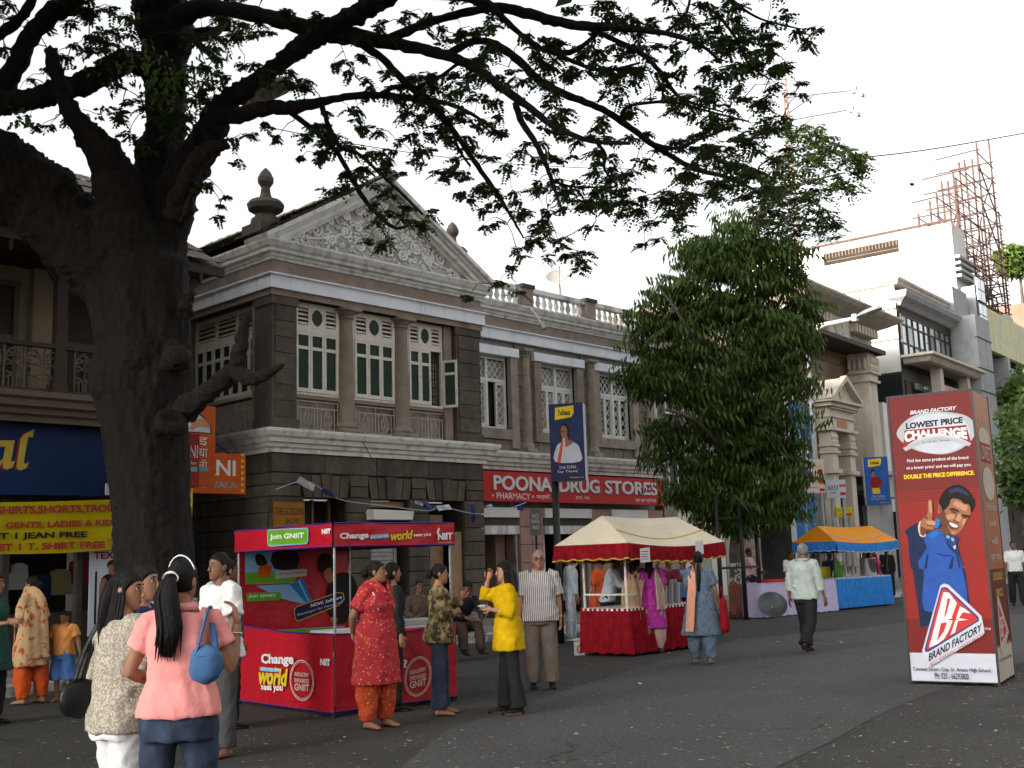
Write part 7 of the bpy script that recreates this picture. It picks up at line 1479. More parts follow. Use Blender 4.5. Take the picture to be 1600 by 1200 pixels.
    for nm in 'LR':
        legl(b, nm, 0); arml(b, nm, 0); an = J['an'+nm]; sd = 1 if nm == 'L' else -1; fd = (J['an'+nm]-J['kn'+nm]); pitch_ = 0 if an.z < .12+off*0 else .0
        b.rings([ell_ring((0, 0, 0), .02, .02, 10)]*0 or [[(an.x+sd*.012*q+r*cos(a), an.y+.05-.23*q, an.z-.045+hh+hz*sin(a)) for a in np.linspace(0, 2*pi, 10, False)] for q, r, hh, hz in ((0, .02, -.01, .02), (.06, .034, 0, .035), (.3, .036, .006, .042), (.6, .043, -.008, .03), (.85, .045, -.018, .02), (1, .03, -.024, .012))])
    nb = tor((0, .008, 1.42))+up; hc = tor((0, -.012, 1.585))+up; b.tube([nb, nb.lerp(hc, .55), hc], [.058 if fem else .066, .05 if fem else .058, .05], 12)
    S_(b); body = remesh(b, vox, 2); nv = len(body.vertices)
    hm = Matrix.Rotation(radians(head[0]), 3, 'Z') @ Matrix.Rotation(radians(head[1]), 3, 'X')
    b2 = MB()
    def hp_(p): return tuple(hm @ Vc(p)+hc)
    T = np.array([-1, -.93, -.8, -.6, -.4, -.2, 0, .2, .4, .6, .78, .9, .97, 1]); wk_ = np.interp(T, [-1, -.93, -.8, -.6, -.3, 0, .3, .6, .85, .95, 1], [.24, .42, .62, .82, .95, 1, 1, .88, .58, .34, .05]); fk_ = np.interp(T, [-1, -.9, -.6, -.3, 0, .3, .6, .85, .95, 1], [.76, .95, .97, .96, .95, .98, .88, .58, .34, .05]); bk_ = np.interp(T, [-1, -.85, -.6, -.3, 0, .3, .6, .85, .95, 1], [-.25, .05, .45, .82, 1.02, 1.1, 1., .66, .38, .05])
    hx, hy, hz = (.071, .09, .115) if fem else (.076, .094, .12)
    b2.rings([[hp_((hx*w*cos(a), -(f_*hy*sin(a) if sin(a) > 0 else bb*hy*sin(a)), hz*tt)) for a in np.linspace(0, 2*pi, 28, False)] for tt, w, f_, bb in zip(T, wk_, fk_, bk_)], 0)
    b2.rings([[hp_((r*cos(a), yy-abs(sin(a))*r*.2+r*sin(a), zz)) for a in np.linspace(0, 2*pi, 8, False)] for r, yy, zz in ((.005, -.082, .022), (.008, -.089, .006), (.011, -.099, -.018), (.015, -.1, -.03), (.012, -.09, -.04))], 0)
    def el2(c_, r, m, k=10, n=6):
        R = []
        for i in range(n+1):
            t_ = -pi/2+pi*i/n; cr = max(cos(t_), .03); R.append([hp_((c_[0]+r[0]*cr*cos(a), c_[1]+r[1]*cr*sin(a), c_[2]+r[2]*sin(t_))) for a in np.linspace(0, 2*pi, k, False)])
        b2.rings(R, m)
    for sd in (-1, 1):
        el2((sd*.03, -.077, .008), (.0125, .0085, .006), 1); el2((sd*.03, -.083, .0085), (.0065, .005, .0065), 2); el2((sd*hx*1.0, .006, -.006), (.011, .02, .03), 0); el2((sd*.03, -.084, .017), (.016, .006, .003), 2, 8, 4)
        b2.tube([hp_((sd*.012, -.087, .031)), hp_((sd*.03, -.087, .037)), hp_((sd*.05, -.075, .03))], [.003, .0042, .002], 5, 2)
    el2((0, -.0855, -.0585), (.021, .008, .0048), 3); el2((0, -.085, -.067), (.018, .009, .0055), 3)
    if stache: el2((0, -.0875, -.048), (.03, .008, .008), 2)
    # ---- hands
    for nm, sd in (('L', 1), ('R', -1)):
        w, d = J['wr'+nm], J['hd'+nm]; e = (J['el'+nm]-J['sh'+nm]).normalized(); inn = Vc((-sd, -.2, 0)); n = (inn-d*inn.dot(d))
        if n.length < .2: n = Vc((0, -1, 0))-d*(-d.y)
        n.normalize(); a = d.cross(n).normalized(); k = .92 if fem else 1.05
        b2.rings([[tuple(w+d*L_*k+a*(r1*k*cos(t_))+n*(r2*k*sin(t_))) for t_ in np.linspace(0, 2*pi, 10, False)] for L_, r1, r2 in ((-.02, .024, .02), (.02, .03, .017), (.06, .04, .015), (.09, .039, .013), (.1, .03, .009))], 0)
        # d x n gives the side of the thumb for one hand, the other for its mirror image
        ts = 1 if (a.y < 0) else -1
        for i, (of, ln) in enumerate(((.03, .07), (.01, .078), (-.01, .073), (-.029, .058))):
            o = w+d*.09*k+a*of*k*ts; cu = handcurl*(.7+.15*i); p = [o]; dd = d.copy()
            for j, fr_ in enumerate((.42, .32, .26)): dd = (dd+n*cu*.6).normalized(); p.append(p[-1]+dd*ln*fr_*k)
            b2.tube(p, [.0085*k, .008*k, .007*k, .0055*k], 6, 0)
        o = w+d*.025*k+a*.03*k*ts; p = [o, o+(d*.5+a*ts*.6+n*.3).normalized()*.035*k]; p.append(p[-1]+(d*.9+a*ts*.2+n*.4).normalized()*.03*k); p.append(p[-1]+(d+n*.4).normalized()*.022*k); b2.tube(p, [.013*k, .011*k, .009*k, .007*k], 6, 0)
    S_(b2); bb = bmesh.new(); bb.from_mesh(body); hv = np.concatenate(b2.v); vs = [bb.verts.new(q) for q in hv]
    for fc, mi in zip(b2.f, b2.m):
        try: q = bb.faces.new([vs[i] for i in fc]); q.material_index = mi; q.smooth = True
        except ValueError: pass
    bb.to_mesh(body); bb.free()
    for q in ('skin_'+skin, 'eye_white', 'hair_black', 'lip'): body.materials.append(MATS[q])
    body.name = 'body'; link('body', body, t)
    # ---- clothes
    sd0 = int(abs(x*77+y*31)*10) % 9999
    if bottom:
        kd, m = bottom[0], bottom[1]; b = MB()
        fl_ = dict(trousers=(.085, .075, .068), jeans=(.085, .064, .06), flare=(.082, .068, .095), salwar=(.12, .11, .055), shorts=(.1, .1, .1), patiala=(.13, .13, .06))[kd]
        for nm in 'LR': legl(b, nm, .012, .2 if kd == 'shorts' else None, flare=tuple(f_*(.94 if fem else 1.06)*(1+(q_-1)*.5) for f_ in fl_))
        torso(b, .78, 1.0, .016); S_(b); link('trousers', remesh(b, vox, 2, .013 if kd in ('jeans', 'flare', 'trousers', 'shorts') else .02, sd0, 'trousers', (m,)), t)
    if top:
        m = top['m']; hem = top.get('hem', .84); b = MB(); inf = max(top.get('inf', .02), .033 if hem < .8 else .02)
        if hem < .8:       # long tunic: the skirt hangs as one surface below the hips
            R = []; 
            for z in np.linspace(1.06, hem, 9):
                w = (1.06-z)/(1.06-hem); fx_ = top.get('flare', .09); rx, ry = .152*q_+inf+fx_*w, .118*q_+inf+fx_*.75*w; c_ = tor((0, .006, z))+up; R.append([(c_.x+(rx+.012*w*sin(6*a+1))*cos(a), c_.y+(ry+.012*w*sin(5*a))*sin(a)-top.get('sway', 0)*w*w, c_.z) for a in np.linspace(0, 2*pi, 26, False)])
            b.rings(R); torso(b, 1.0, 1.42, inf)
        else: torso(b, hem, 1.42, inf, top.get('hemr'))
        if not sleeveless:
            for nm in 'LR': arml(b, nm, inf*.75, top.get('sl', .8), .012 if top.get('sl', .8) < 1.2 else 0)
        b.tube([tor((0, .008, 1.38))+up, tor((0, .0, 1.435))+up], [.09, .068 if fem else .078], 12)
        S_(b); link(top.get('n', 'shirt'), remesh(b, vox, 2, top.get('wr', .01)*1.7, sd0+1, 'shirt', (m,)), t)
        if top.get('collar'):
            b = MB(); c_ = tor((0, .004, 1.435))+up
            b.rings([[tuple(c_+Vc((r*cos(a), r*sin(a), z_-.035*max(0, -sin(a))))) for a in np.linspace(-pi/2+.25, 1.5*pi-.25, 18)] for r, z_ in ((.066, .035), (.078, .04), (.094, .0), (.082, .0))], caps=False); S_(b); b.build('collar', m, None, True); o = bpy.context.scene.objects[-1] if 0 else None
            oo = [q for q in COL.objects if q.name.startswith('collar') and q.parent is None][-1]; oo.parent = t
    # ---- hair
    b = MB(); n = 26
    def skull(a, t_, k=1.): 
        w = np.interp(t_, T, wk_); f_ = np.interp(t_, T, fk_); bb_ = np.interp(t_, T, bk_); k *= 1+.012*sin(a*9)+.01*sin(a*17+t_*9); return (hx*w*cos(a)*k, -(f_ if sin(a) > 0 else max(bb_, .55))*hy*sin(a)*k, hz*t_*(1 if t_ < .5 else 1+.07*(t_-.5)*2))
    low_b = dict(short=-.45, long=-.9, pony=-.5, bun=-.5, balding=-.35, braid=-.55)[hair]; fr_t = .66 if hair == 'balding' else (.5 if sex == 'f' else .56)
    R = []
    for i in range(9):
        q = i/8; ring = []
        for a in np.linspace(0, 2*pi, n, False):
            sa = sin(a); lo = (fr_t-(fr_t-.05)*max(0, 1-sa)**1.6*.9) if sa > .25 else np.interp(sa, [-1, -.3, .1, .25], [low_b, low_b*.9, -.12 if hair != 'long' else -.5, .02+.1*(sex != 'f')])
            ring.append(hp_(skull(a, lo+(1.-lo)*q, (1.09 if hair not in ('short', 'balding') else (1.075 if hair == 'short' else 1.035))-.02*(q == 0))))
        R.append(ring)
    b.rings(R, caps=True)
    if hair == 'long':
        L_ = .3 if not isinstance(extra, dict) or 'hl' not in extra else extra['hl']; P_ = [(0, .06, .05), (0, .085, -.04), (0, .1, -.13), (0, .105, -.22), (0, .1, -.13-L_), (0, .09, -.2-L_)]; 
        b.rings([[tuple(Vc(hp_((0, yy, zz)) if zz > -.1 else tuple(hc+hm@Vc((0, yy, 0))*1+Vc((0, 0, zz))))+hm@Vc((r1*cos(a)*(1+.06*sin(5*a)), r2*sin(a)*(1+.1*sin(7*a)), .02*sin(4*a)*(i > 3)))) for a in np.linspace(0, 2*pi, 22, False)] for i, ((_, yy, zz), r1, r2) in enumerate(zip(P_, (.07, .088, .1, .105, .085, .04), (.05, .055, .05, .045, .035, .02)))])
    if hair in ('pony', 'braid'):
        L_ = extra.get('hl', .3) if isinstance(extra, dict) else .3; p0 = Vc(hp_((0, .1, .02 if hair == 'pony' else -.06))); p = [p0, p0+hm@Vc((0, .04, -.02)), p0+hm@Vc((0, .055, -.1)), p0+Vc((.0, .05, -.12-L_*.5)), p0+Vc((.01, .06, -.14-L_))]; w = 1.35 if hair == 'pony' else .6; b.tube(p, [.025, .035*w, .05*w, .05*w, .02*w], 12, flat=.7)
    if hair == 'bun': b.rings([[hp_((r*cos(a)*1.1, .1+yy, .0+r*sin(a)*1.0)) for a in np.linspace(0, 2*pi, 12, False)] for r, yy in ((.02, -.02), (.05, .0), (.056, .025), (.045, .05), (.01, .062))])
    ns = 0 if vox > .0145 else int(150 if vox < .0125 else 70)
    if hair == 'long':
        r_ = random.Random(sd0)
        for i in range(ns):          # loose locks falling from the crown over the shoulders
            a = r_.uniform(pi*.93, 2.07*pi); t0 = r_.uniform(0, .6); k_ = r_.uniform(1.06, 1.2); p0 = Vc(hp_(skull(a, t0, 1.06))); p1 = Vc(hp_(skull(a, -.35, k_*1.05))); o_ = Vc(hp_(skull(a, -.1, 1.)))-hc; le = L_*r_.uniform(.6, 1.15); w_ = r_.uniform(-.03, .03)
            b.tube([p0, p1, p1+Vc((o_.x*.12, o_.y*.1+.01, -.09)), p1+Vc((o_.x*.1+w_, .035+o_.y*.15, -.12-le*.5)), p1+Vc((o_.x*.05-w_, .04, -.12-le))], [.004, .01, .011, .009, .002], 5)
    if hair == 'pony':
        r_ = random.Random(sd0)
        for i in range(ns//2):
            a = r_.uniform(0, 2*pi); k_ = r_.uniform(.6, 1.1); d_ = Vc((cos(a)*.055*k_, sin(a)*.04*k_, 0)); le = r_.uniform(.75, 1.1); b.tube([p[0]+d_*.3, p[1]+d_*.6, p[2]+d_, p[3]+d_*1.05+Vc((0, 0, (1-le)*L_*.4)), p[4]+d_*.85+Vc((r_.uniform(-.02, .02), 0, (1-le)*L_))], [.008, .009, .009, .008, .0015], 5)
    S_(b); oo = b.build('hair', hairm, None, True); oo.parent = t
    def sub(b, nm, m, sm=True): S_(b); o_ = b.build(nm, m, None, sm); o_.parent = t; return o_
    if glasses:
        b = MB()
        for sd in (-1, 1): b.tube([hp_((sd*.032+.022*cos(a), -.098, .006+.017*sin(a))) for a in np.linspace(0, 2*pi, 15)], .0028, 4); b.tube([hp_((sd*.054, -.095, .012)), hp_((sd*.078, .0, .01))], .0025, 4)
        b.tube([hp_((-.01, -.1, .01)), hp_((.01, -.1, .01))], .0025, 4); sub(b, 'glasses', 'black_metal')
    if shoe and sit is None or shoe and sit:
        for nm in 'LR':
            an = J['an'+nm]; sd = 1 if nm == 'L' else -1; b = MB(); hi = 1 if shoe in ('leather', 'cl_white') else .35
            b.rings([[(an.x+sd*.012*q+r*cos(a), an.y+.06-.255*q, an.z-.083+max(0, hh*hi*(.5+.5*sin(a))**.8)+.004) for a in np.linspace(0, 2*pi, 12, False)] for q, r, hh in ((0, .02, .05), (.05, .036, .08), (.3, .04, .085), (.55, .048, .065), (.85, .048, .045), (1, .028, .03))]); sub(b, 'shoe', shoe)
    return dict(t=t, J=J, s=s, fr=fr, hc=hc, hm=hm, sub=sub, tor=tor, up=up, hp=hp_)
def ribbon(pr, nm, path, w, m, folds=3, n=6, amp=.018):
    """a draped scarf: path points in the wearer's own frame, width w"""
    c = cat(path, n); b = MB(); V = []; k = 9
    for i, p in enumerate(c):
        d = Vector(c[min(i+1, len(c)-1)]-c[max(i-1, 0)]).normalized(); out = Vector((p[0], p[1], 0)); out = out-d*out.dot(d); out = out.normalized() if out.length > .02 else Vector((0, -1, 0)); sd = d.cross(out).normalized(); ww = w[0]+(w[1]-w[0])*i/(len(c)-1) if isinstance(w, tuple) else w
        for j in range(k): q = j/(k-1)-.5; V.append(tuple(Vector(p)+sd*q*ww+out*(amp*sin(q*folds*2*pi+i*.05)+.006*sin(i*.9+j))))
    nn = len(c); b.add(V, [(i*k+j, i*k+j+1, (i+1)*k+j+1, (i+1)*k+j) for i in range(nn-1) for j in range(k-1)]); return pr['sub'](b, nm, m)
def at(px, D): q = P(px, 900, D); return (q.x, q.y)
def gp2(px, py): q = G(px, py); return (q.x, q.y)
DN = ((.12, -.02, -1), (.05, .12, -1))
def world_pt(pr, p): q = pr['fr'].w(tuple(Vector(p)*pr['s'])); return Vector(q)
# foreground group
a = person('woman in a cream patterned long-sleeved tunic and white trousers seen from behind', at(195, 6.05), 118, 1.57, 'f', 'c', ((.2, -.15, -1), (.1, .1, -1)), ((.12, .1, -1), (-.05, .75, -.75)), {'L': ((.05, .12, -1), (0, -.05, -1)), 'R': ((.05, -.05, -1), (0, -.12, -1))}, top=dict(m='cl_cream', hem=.81, sl=1.92, flare=.05, inf=.036, wr=.01, n='tunic'), bottom=('trousers', 'cl_white'), hair='long', head=(-50, 3), vox=.011, extra={'hl': .22}, fat=1.06)
def bag(pr, label, pts, r, m, strap, nm='shoulder_bag'):
    f = pr['fr']; t = thing(nm, label, 'bag', Fr(*[f.w(tuple(Vector(pts[0])*pr['s']))[i] for i in (0, 1)], 0)); t.location.z = 0
    b = MB(f); s = pr['s']; c = Vector(pts[0])*s; R = []
    for i, q in enumerate(np.linspace(-1, 1, 9)):
        k = sqrt(max(.02, 1-abs(q)**2.6)); R.append([(c.x+r[0]*k*cos(a_)*s*(1+.05*sin(3*a_+i)+.025*sin(13*a_)), c.y+r[1]*k*sin(a_)*s*(1+.06*sin(4*a_)), c.z+r[2]*q*s) for a_ in np.linspace(0, 2*pi, 18, False)])
    b.rings(R); WM[t.name] = (np.eye(3), np.array([t.location.x, t.location.y, 0])); o = b.build('bag_body', m, t, True)
    for off in (-.02, .02): b = MB(f); cc = cat([tuple(Vector(q)*s+Vector((0, off, 0))) for q in strap], 6); b.tube([Vector(q) for q in cc], .014, 6, flat=.35); b.build('strap', m, t, True)
    b = MB(f); b.tube([(c.x+r[0]*.8*s*cos(a_)*1.02, c.y+r[1]*1.02*s*sin(a_)*.8, c.z+r[2]*.45*s) for a_ in np.linspace(0, 2*pi, 20)], .007, 5); b.build('seam', m, t)
bag(a, 'black leather bag slung behind the woman in the cream tunic', [(.15, .17, 1.0)], (.06, .13, .11), 'leather', [(.12, .2, 1.1), (.16, .12, 1.28), (.14, .02, 1.44), (.17, -.08, 1.28), (.18, .05, 1.1)])
person('woman in a dark navy top half hidden behind the woman in cream', at(222, 6.8), 62, 1.6, 'f', 'c', top=dict(m='cl_navy', hem=.8, sl=.8), bottom=('jeans', 'cl_jeans'), hair='bun', head=(0, 0), vox=.013)
a = person('woman in a pink polo shirt and jeans with a ponytail, seen from behind', at(284, 5.75), 172, 1.61, 'f', 'a', ((.42, .1, -1), (-.45, .8, -.3)), ((.4, .05, -1), (.1, .22, 1.), (-.25, .35, 1)), {'L': ((.1, 0, -1), (.02, -.03, -1)), 'R': ((.1, .04, -1), (.02, -.08, -1))}, top=dict(m='cl_pink', hem=.9, sl=.55, inf=.014, wr=.008, collar=1, hemr=(.188, .14)), bottom=('jeans', 'cl_jeans'), hair='pony', head=(-22, 0), vox=.01, extra={'hl': .26}, fat=1.06, handcurl=.9)
b = MB(); b.tube([a['hp']((.083*cos(t_)*1.0, .0+.02*sin(t_*1), .02+.117*sin(t_))) for t_ in np.linspace(.35, pi-.35, 14)], .0045, 5); a['sub'](b, 'hair_band', 'cl_white'); b = MB(); p = Vector(a['hp']((0, .115, .02))); b.rings([[tuple(p+Vector((.036*cos(q)+.008*cos(t_)*cos(q), .012*cos(t_)+.0, .03*sin(q)+.008*sin(t_)*sin(q)))) for t_ in np.linspace(0, 2*pi, 6, False)] for q in np.linspace(0, 2*pi, 12, False)], closed=True); a['sub'](b, 'hair_tie', 'cl_white')
b = MB(); w_ = a['J']['wrR'].lerp(a['J']['elR'], .25); d_ = (a['J']['wrR']-a['J']['elR']).normalized(); x_ = d_.cross(Vector((1, 0, .1))).normalized(); y_ = d_.cross(x_); b.tube([w_+x_*.036*cos(q)+y_*.036*sin(q) for q in np.linspace(0, 2*pi, 16)], .004, 5); a['sub'](b, 'bangle', 'stainless')
bag(a, 'slouchy blue denim shoulder bag hanging on the woman in pink', [(-.15, .17, 1.17)], (.085, .05, .1), 'bag_denim', [(-.1, .17, 1.22), (-.125, .15, 1.33), (-.145, .04, 1.45), (-.15, -.06, 1.4), (-.17, .06, 1.36), (-.2, .16, 1.22)])
a = person('young man in a white t-shirt and dark jeans facing the woman in pink', gp2(342, 1182), -58, 1.7, 'm', 'b', ((.2, .05, -1), (.05, .35, -1)), DN, top=dict(m='cl_white', hem=.82, sl=.75, inf=.028, hemr=(.2, .15)), bottom=('jeans', 'cl_grey'), hair='short', shoe='leather_brown', vox=.013)
b = MB(); c_ = a['tor']((.05, -.137, 1.24))+a['up']; b.box(c_.x-.035, c_.x+.035, c_.y-.004, c_.y, c_.z-.012, c_.z+.012); a['sub'](b, 'shirt_print', 'p_signblue', False)
person('man in a dark shirt standing behind the young man in white', at(354, 11.6), 120, 1.66, 'm', 'b', top=dict(m='cl_grey', hem=.84, sl=1.9), bottom=('trousers', 'cl_dark'), hair='short', vox=.018)
# left edge
a = person('woman in a peach printed salwar suit with a long shawl and orange trousers', gp2(45, 1100), -130, 1.56, 'f', 'a', ((.2, .1, -1), (.0, .9, .1)), ((.4, .0, -1), (.35, .05, -1)), {'L': ((.05, .1, -1), (0, -.05, -1)), 'R': ((.05, -.12, -1), (0, -.15, -1))}, top=dict(m='cl_peach_print', hem=.5, sl=.9, flare=.09, n='tunic'), bottom=('salwar', 'cl_orange'), hair='bun', shoe='leather_brown', vox=.014)
ribbon(a, 'shawl', [(.05, -.17, .75), (.08, -.17, 1.1), (.09, -.1, 1.38), (.08, .02, 1.44), (.1, .13, 1.3), (.11, .18, 1.0), (.12, .22, .62)], (.24, .34), 'cl_peach_print', 3)
person('small boy in an orange t-shirt and blue knee shorts looking down', gp2(97, 1096), -25, 1.12, 'm', 'b', ((.4, .0, -1), (.2, .0, -1)), ((.25, .05, -1), (.3, .2, -.9)), {'L': ((.1, .05, -1), (0, -.05, -1)), 'R': ((.1, 0, -1), (0, -.1, -1))}, top=dict(m='cl_tee_orange', hem=.86, sl=.7, inf=.03, collar=1), bottom=('shorts', 'cl_denim'), hair='short', head=(0, 22), shoe='p_red', vox=.014, fat=1.12)
person('person in a dark green top cut by the left edge of the photo', at(-8, 12.5), 60, 1.6, 'f', 'a', DN, ((.2, .3, -1), (-.1, .9, .1)), top=dict(m='cl_green', hem=.6, sl=.8, n='tunic'), bottom=('salwar', 'cl_dark'), hair='bun', vox=.018)
# by the booth
a = person('woman in a red sequinned salwar suit standing with her arms behind her', gp2(590, 1137), 48, 1.6, 'f', 'a', ((.35, -.45, -1), (-.55, -.4, -.7)), ((.42, -.4, -1), (-.5, -.45, -.75)), {'L': ((.06, .05, -1), (0, -.02, -1)), 'R': ((.1, -.02, -1), (0, 0, -1))}, top=dict(m='cl_red_sequin', hem=.44, sl=.72, flare=.07, inf=.03, n='tunic'), bottom=('salwar', 'cl_redorange'), hair='bun', head=(28, -4), shoe='leather_brown', vox=.011, fat=1.22)
ribbon(a, 'scarf', [(-.14, .1, 1.38), (-.11, -.03, 1.455), (-.06, -.12, 1.38), (0, -.155, 1.31), (.06, -.12, 1.38), (.11, -.03, 1.455), (.14, .1, 1.38)], .13, 'cl_red_sequin', 2)
b = MB(); b.tube([(-.165, .06, 1.4), (-.15, -.03, 1.45), (-.135, -.11, 1.35), (-.13, -.15, 1.2)], .012, 6, flat=.5); a['sub'](b, 'bag_strap', 'cl_white')
person('woman with loose black hair partly behind the woman in red', at(612, 12.6), 110, 1.58, 'f', 'a', top=dict(m='cl_dark', hem=.84, sl=1.9), bottom=('jeans', 'cl_dark'), hair='long', vox=.02)
person('woman in a brown camouflage top and dark jeans with a raised hand', gp2(690, 1117), 88, 1.55, 'f', 'a', ((.2, .35, -1), (-.25, .75, .75), (-.1, .25, 1)), ((.2, .1, -1), (-.75, .6, .15)), {'L': ((.04, .05, -1), (0, 0, -1)), 'R': ((.06, -.02, -1), (0, 0, -1))}, top=dict(m='cl_camo', hem=.8, sl=1.9, inf=.026, hemr=(.2, .15)), bottom=('flare', 'cl_jeans'), hair='bun', head=(5, 0), shoe='leather_brown', vox=.012)
person('seated person in dark clothes on the stone steps behind the booth', at(655, 18.6)+(.14,), 15, 1.6, 'm', 'd', ((.3, .4, -1), (-.4, .8, -.2)), ((.3, .4, -1), (-.4, .8, -.2)), {'L': ((.25, 1, .1), (0, .1, -1)), 'R': ((.25, 1, .1), (0, .1, -1))}, top=dict(m='cl_brown', hem=.84, sl=1.8), bottom=('trousers', 'cl_grey'), hair='short', sit=.45, vox=.02)
person('seated person with brown trousers on the kerb beside the camouflage top', at(715, 19.2)+(.14,), 30, 1.6, 'm', 'd', ((.3, .4, -1), (-.4, .8, -.2)), ((.3, .4, -1), (-.4, .8, -.2)), {'L': ((.2, 1, .05), (0, .15, -1)), 'R': ((.2, 1, .05), (0, .15, -1))}, top=dict(m='cl_dark', hem=.84, sl=1.8), bottom=('trousers', 'cl_brown'), hair='short', sit=.4, lean=.5, head=(0, 30), vox=.02)
# middle of the street
a = person('woman in a bright yellow top and black flared trousers talking on a phone', gp2(797, 1116), -84, 1.56, 'f', 'c', ((.14, -.12, -1), (-.25, .8, .22)), ((.25, .75, -.35), (-.35, -.25, 1), (-.3, -.3, 1)), {'L': ((.05, -.08, -1), (0, -.12, -1)), 'R': ((.06, .1, -1), (0, .02, -1))}, top=dict(m='cl_yellow', hem=.7, sl=1.6, flare=.05, inf=.022, n='tunic'), bottom=('flare', 'cl_dark'), hair='long', head=(0, 4), shoe='leather', vox=.012, extra={'hl': .24}, handcurl=.8)
q = world_pt(a, a['J']['wrL']+a['J']['hdL']*.1); b = MB(); b.box(q.x-.02, q.x+.02, q.y-.05, q.y+.05, q.z+.005, q.z+.022); tag(b.build('phone', 'p_grey'), 'small phone in the hand of the woman in yellow', 'phone')
a = person('elderly grey-haired man with glasses in a striped shirt and taupe trousers', gp2(848, 1076), 4, 1.68, 'm', 'a', ((.2, -.05, -1), (.06, .14, -1)), ((.22, -.05, -1), (.08, .12, -1)), {'L': ((.06, .06, -1), (0, 0, -1)), 'R': ((.05, .0, -1), (0, -.06, -1))}, top=dict(m='cl_stripe', hem=.82, sl=.88, inf=.034, collar=1, hemr=(.215, .16)), bottom=('trousers', 'cl_taupe'), hair='balding', hairm='hair_grey', glasses=True, vox=.012, fat=1.08)
b = MB(); w_ = a['J']['wrL']; b.lathe([(.03, 0), (.033, .012), (.03, .024)], tuple(w_), 10); a['sub'](b, 'watch', 'letter_gold')
person('man in a pale blue shirt reaching up to the cream cart roof', gp2(895, 1003), 92, 1.7, 'm', 'b', ((.5, .7, .75), (.0, .6, .8), (0, .6, .8)), ((.12, .15, -1), (.1, .2, -1)), {'L': ((.05, .05, -1), (0, -.02, -1)), 'R': ((.06, -.05, -1), (0, -.08, -1))}, top=dict(m='cl_sky', hem=.9, sl=1.9, inf=.026), bottom=('jeans', 'cl_pale'), hair='short', shoe='cl_white', head=(0, -8), vox=.014)
# round the cream cart
person('vendor in a pale shirt bending behind the cream cart counter', at(948, 20.4), 85, 1.62, 'm', 'd', ((.2, .5, -1), (-.3, 1, .1)), ((.2, .5, -1), (-.3, 1, .1)), top=dict(m='cl_pale', hem=.84, sl=1.9, inf=.026), bottom=('trousers', 'cl_dark'), hair='short', lean=.25, vox=.018)
person('person in orange red behind the vendor in the pale shirt', at(936, 21.6), 60, 1.6, 'f', 'b', top=dict(m='cl_orange', hem=.6, sl=.9, n='tunic'), bottom=('salwar', 'cl_maroon'), hair='bun', vox=.02)
a = person('woman wrapped in a long fringed beige shawl at the cream cart', gp2(1000, 1022), 158, 1.58, 'f', 'a', ((.15, .35, -1), (-.3, .9, .1)), ((.15, .35, -1), (-.3, .9, .1)), top=dict(m='cl_magenta', hem=.48, sl=.9, flare=.07, n='tunic'), bottom=('patiala', 'cl_beige'), hair='pony', vox=.015)
ribbon(a, 'shawl', [(.08, -.17, .8), (.1, -.15, 1.2), (.12, -.04, 1.43), (.1, .1, 1.38), (.06, .19, 1.15), (.04, .22, .85), (.03, .24, .6)], (.28, .4), 'cl_beige', 4); ribbon(a, 'shawl', [(-.12, .1, 1.4), (-.06, .18, 1.2), (-.02, .22, .9), (-.02, .24, .62)], (.22, .3), 'cl_beige', 3)
a = person('woman in a magenta tunic with a pale scarf at the cream cart', gp2(1022, 1021), 172, 1.62, 'f', 'a', ((.2, .3, -1), (-.3, .9, .2)), ((.28, .1, -1), (-.2, .6, -.5)), top=dict(m='cl_magenta', hem=.42, sl=.8, flare=.06, n='tunic'), bottom=('salwar', 'cl_mauve'), hair='pony', vox=.015, extra={'hl': .2})
ribbon(a, 'scarf', [(-.16, -.1, .95), (-.15, -.1, 1.25), (-.13, .0, 1.44), (-.17, .12, 1.25), (-.2, .16, .95), (-.2, .18, .75)], .2, 'cl_mauve', 3)
person('woman in maroon serving behind the cream cart', at(1046, 21.8), 0, 1.56, 'f', 'b', ((.2, .4, -1), (-.2, .9, 0)), ((.2, .4, -1), (-.2, .9, 0)), top=dict(m='cl_maroon', hem=.6, sl=.8, n='tunic'), bottom=('salwar', 'cl_maroon'), hair='bun', lean=.2, vox=.02)
person('person in light blue behind the cup stacks of the cream cart', at(1068, 22.3), 10, 1.55, 'm', 'd', top=dict(m='cl_blue', hem=.84, sl=.8), bottom=('trousers', 'cl_dark'), hair='short', vox=.02)
person('person in dark red at the back right of the cream cart', at(1086, 22.8), -60, 1.6, 'm', 'd', top=dict(m='cl_maroon', hem=.84, sl=1.8), bottom=('trousers', 'cl_dark'), hair='short', vox=.02)
a = person('woman in a blue-grey tunic with a long peach scarf down her back', gp2(1100, 1037), 178, 1.62, 'f', 'b', ((.18, .3, -1), (-.1, .8, .3)), ((.28, .02, -1), (.22, .12, -1)), {'L': ((.06, .06, -1), (0, -.02, -1)), 'R': ((.05, -.12, -1), (0, -.2, -1))}, top=dict(m='cl_bluegrey', hem=.42, sl=.75, flare=.12, inf=.024, n='tunic'), bottom=('salwar', 'cl_bluegrey'), hair='braid', shoe='leather_brown', vox=.013, fat=1.1, extra={'hl': .3})
ribbon(a, 'scarf', [(.11, -.17, 1.1), (.1, -.14, 1.3), (.1, -.02, 1.45), (.1, .1, 1.38), (.1, .16, 1.2), (.13, .21, .9), (.17, .25, .5)], .15, 'cl_peach', 2)
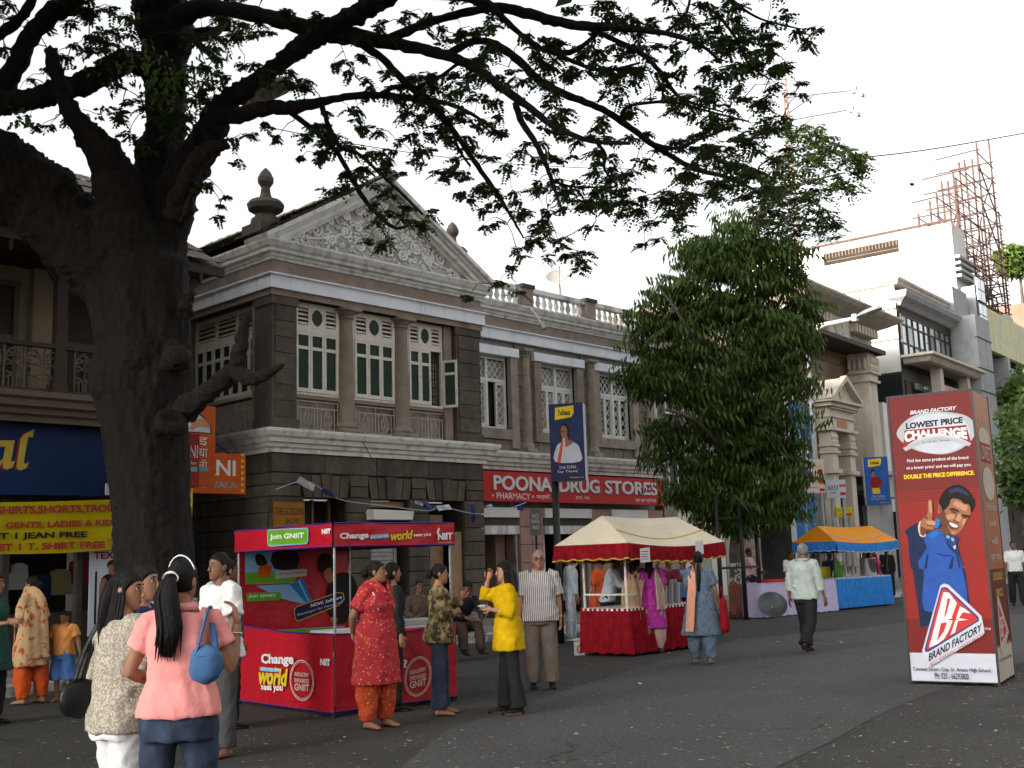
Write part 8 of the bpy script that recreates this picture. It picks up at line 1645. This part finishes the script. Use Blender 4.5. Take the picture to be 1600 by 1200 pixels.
f = a['fr']; t = thing('cloth_bag', 'red cloth bag hanging from the arm of the woman in blue-grey', 'bag', f); b = MB(f); b.rings([[(-.33+r1*cos(q), .0+r2*sin(q), z) for q in np.linspace(0, 2*pi, 14, False)] for r1, r2, z in ((.02, .05, .95), (.05, .07, .9), (.07, .09, .65), (.08, .1, .5), (.05, .08, .44))]); b.build('bag_body', 'velvet', t, True); b = MB(f); b.tube([(-.33, -.04, .94), (-.31, -.03, 1.1), (-.31, .03, 1.1), (-.33, .04, .94)], .008, 5); b.build('strap', 'velvet', t)
# farther along
a = person('grey-haired man in a mint shirt walking away across the road', gp2(1265, 1020), 152, 1.71, 'm', 'b', ((.25, -.15, -1), (.12, .1, -1)), ((.2, .15, -1), (.1, .3, -1)), {'L': ((.04, .3, -1), (0, .12, -1)), 'R': ((.04, -.2, -1), (.0, -.75, -1))}, top=dict(m='cl_mint', hem=.84, sl=1.55, inf=.034, collar=1, hemr=(.2, .15)), bottom=('trousers', 'cl_dark'), hair='short', hairm='hair_grey', vox=.014)
person('cyclist in a pink shirt seated on the dark bicycle', (fbk.w((-.22, 0, 0))[0], fbk.w((-.22, 0, 0))[1]), 78, 1.65, 'm', 'd', ((.1, .6, -1), (.0, .9, -.5)), ((.1, .6, -1), (.0, .9, -.5)), {'L': ((.15, .6, -1), (0, -.1, -1)), 'R': ((.15, .9, -.6), (0, -.1, -1))}, top=dict(m='cl_pinkshirt', hem=.86, sl=1.9), bottom=('trousers', 'cl_dark'), hair='short', sit=.98, vox=.02)
person('young man in a white shirt behind the lavender table', at(1238, 29.6), 30, 1.62, 'm', 'd', ((.2, .3, -1), (-.4, .9, 0)), ((.2, .3, -1), (-.4, .9, 0)), top=dict(m='cl_white', hem=.84, sl=.9, inf=.026), bottom=('trousers', 'cl_dark'), hair='short', vox=.02)
person('person with greying hair between the two men at the lavender table', at(1252, 30.2), 20, 1.5, 'f', 'd', top=dict(m='cl_mauve', hem=.7, sl=.8, n='tunic'), bottom=('salwar', 'cl_mauve'), hair='short', hairm='hair_grey', vox=.024)
person('person in dark blue bending at the left end of the blue cart', at(1291, 33.4), 40, 1.55, 'm', 'd', top=dict(m='cl_navy', hem=.84, sl=.9), bottom=('trousers', 'cl_dark'), hair='short', lean=.3, vox=.024)
a = person('woman in a pinkish red sari walking behind the blue cart', at(1366, 36.5), 40, 1.6, 'f', 'b', ((.2, .2, -1), (-.3, .9, .1)), DN, top=dict(m='p_pinkred', hem=.3, sl=.7, flare=.04, n='sari'), bottom=('salwar', 'cl_magenta'), hair='bun', vox=.024)
ribbon(a, 'sari_end', [(.1, -.17, .9), (.1, -.12, 1.3), (.1, 0, 1.45), (.08, .14, 1.2), (.08, .18, .8)], .25, 'cl_magenta', 3)
person('dark figure standing in the shop doorway beyond the blue cart', at(1388, 38), -20, 1.66, 'm', 'd', top=dict(m='cl_dark', hem=.84, sl=1.9), bottom=('trousers', 'cl_dark'), hair='short', vox=.024)
person('moustached man in a white shirt and dark trousers at the right edge', gp2(1592, 946), 12, 1.7, 'm', 'b', ((.2, .0, -1), (.06, .2, -1)), ((.2, .0, -1), (.06, .2, -1)), {'L': ((.05, .2, -1), (0, 0, -1)), 'R': ((.05, -.1, -1), (0, -.2, -1))}, top=dict(m='cl_white', hem=.88, sl=.9, inf=.026, collar=1), bottom=('trousers', 'cl_dark'), hair='short', stache=True, vox=.02)
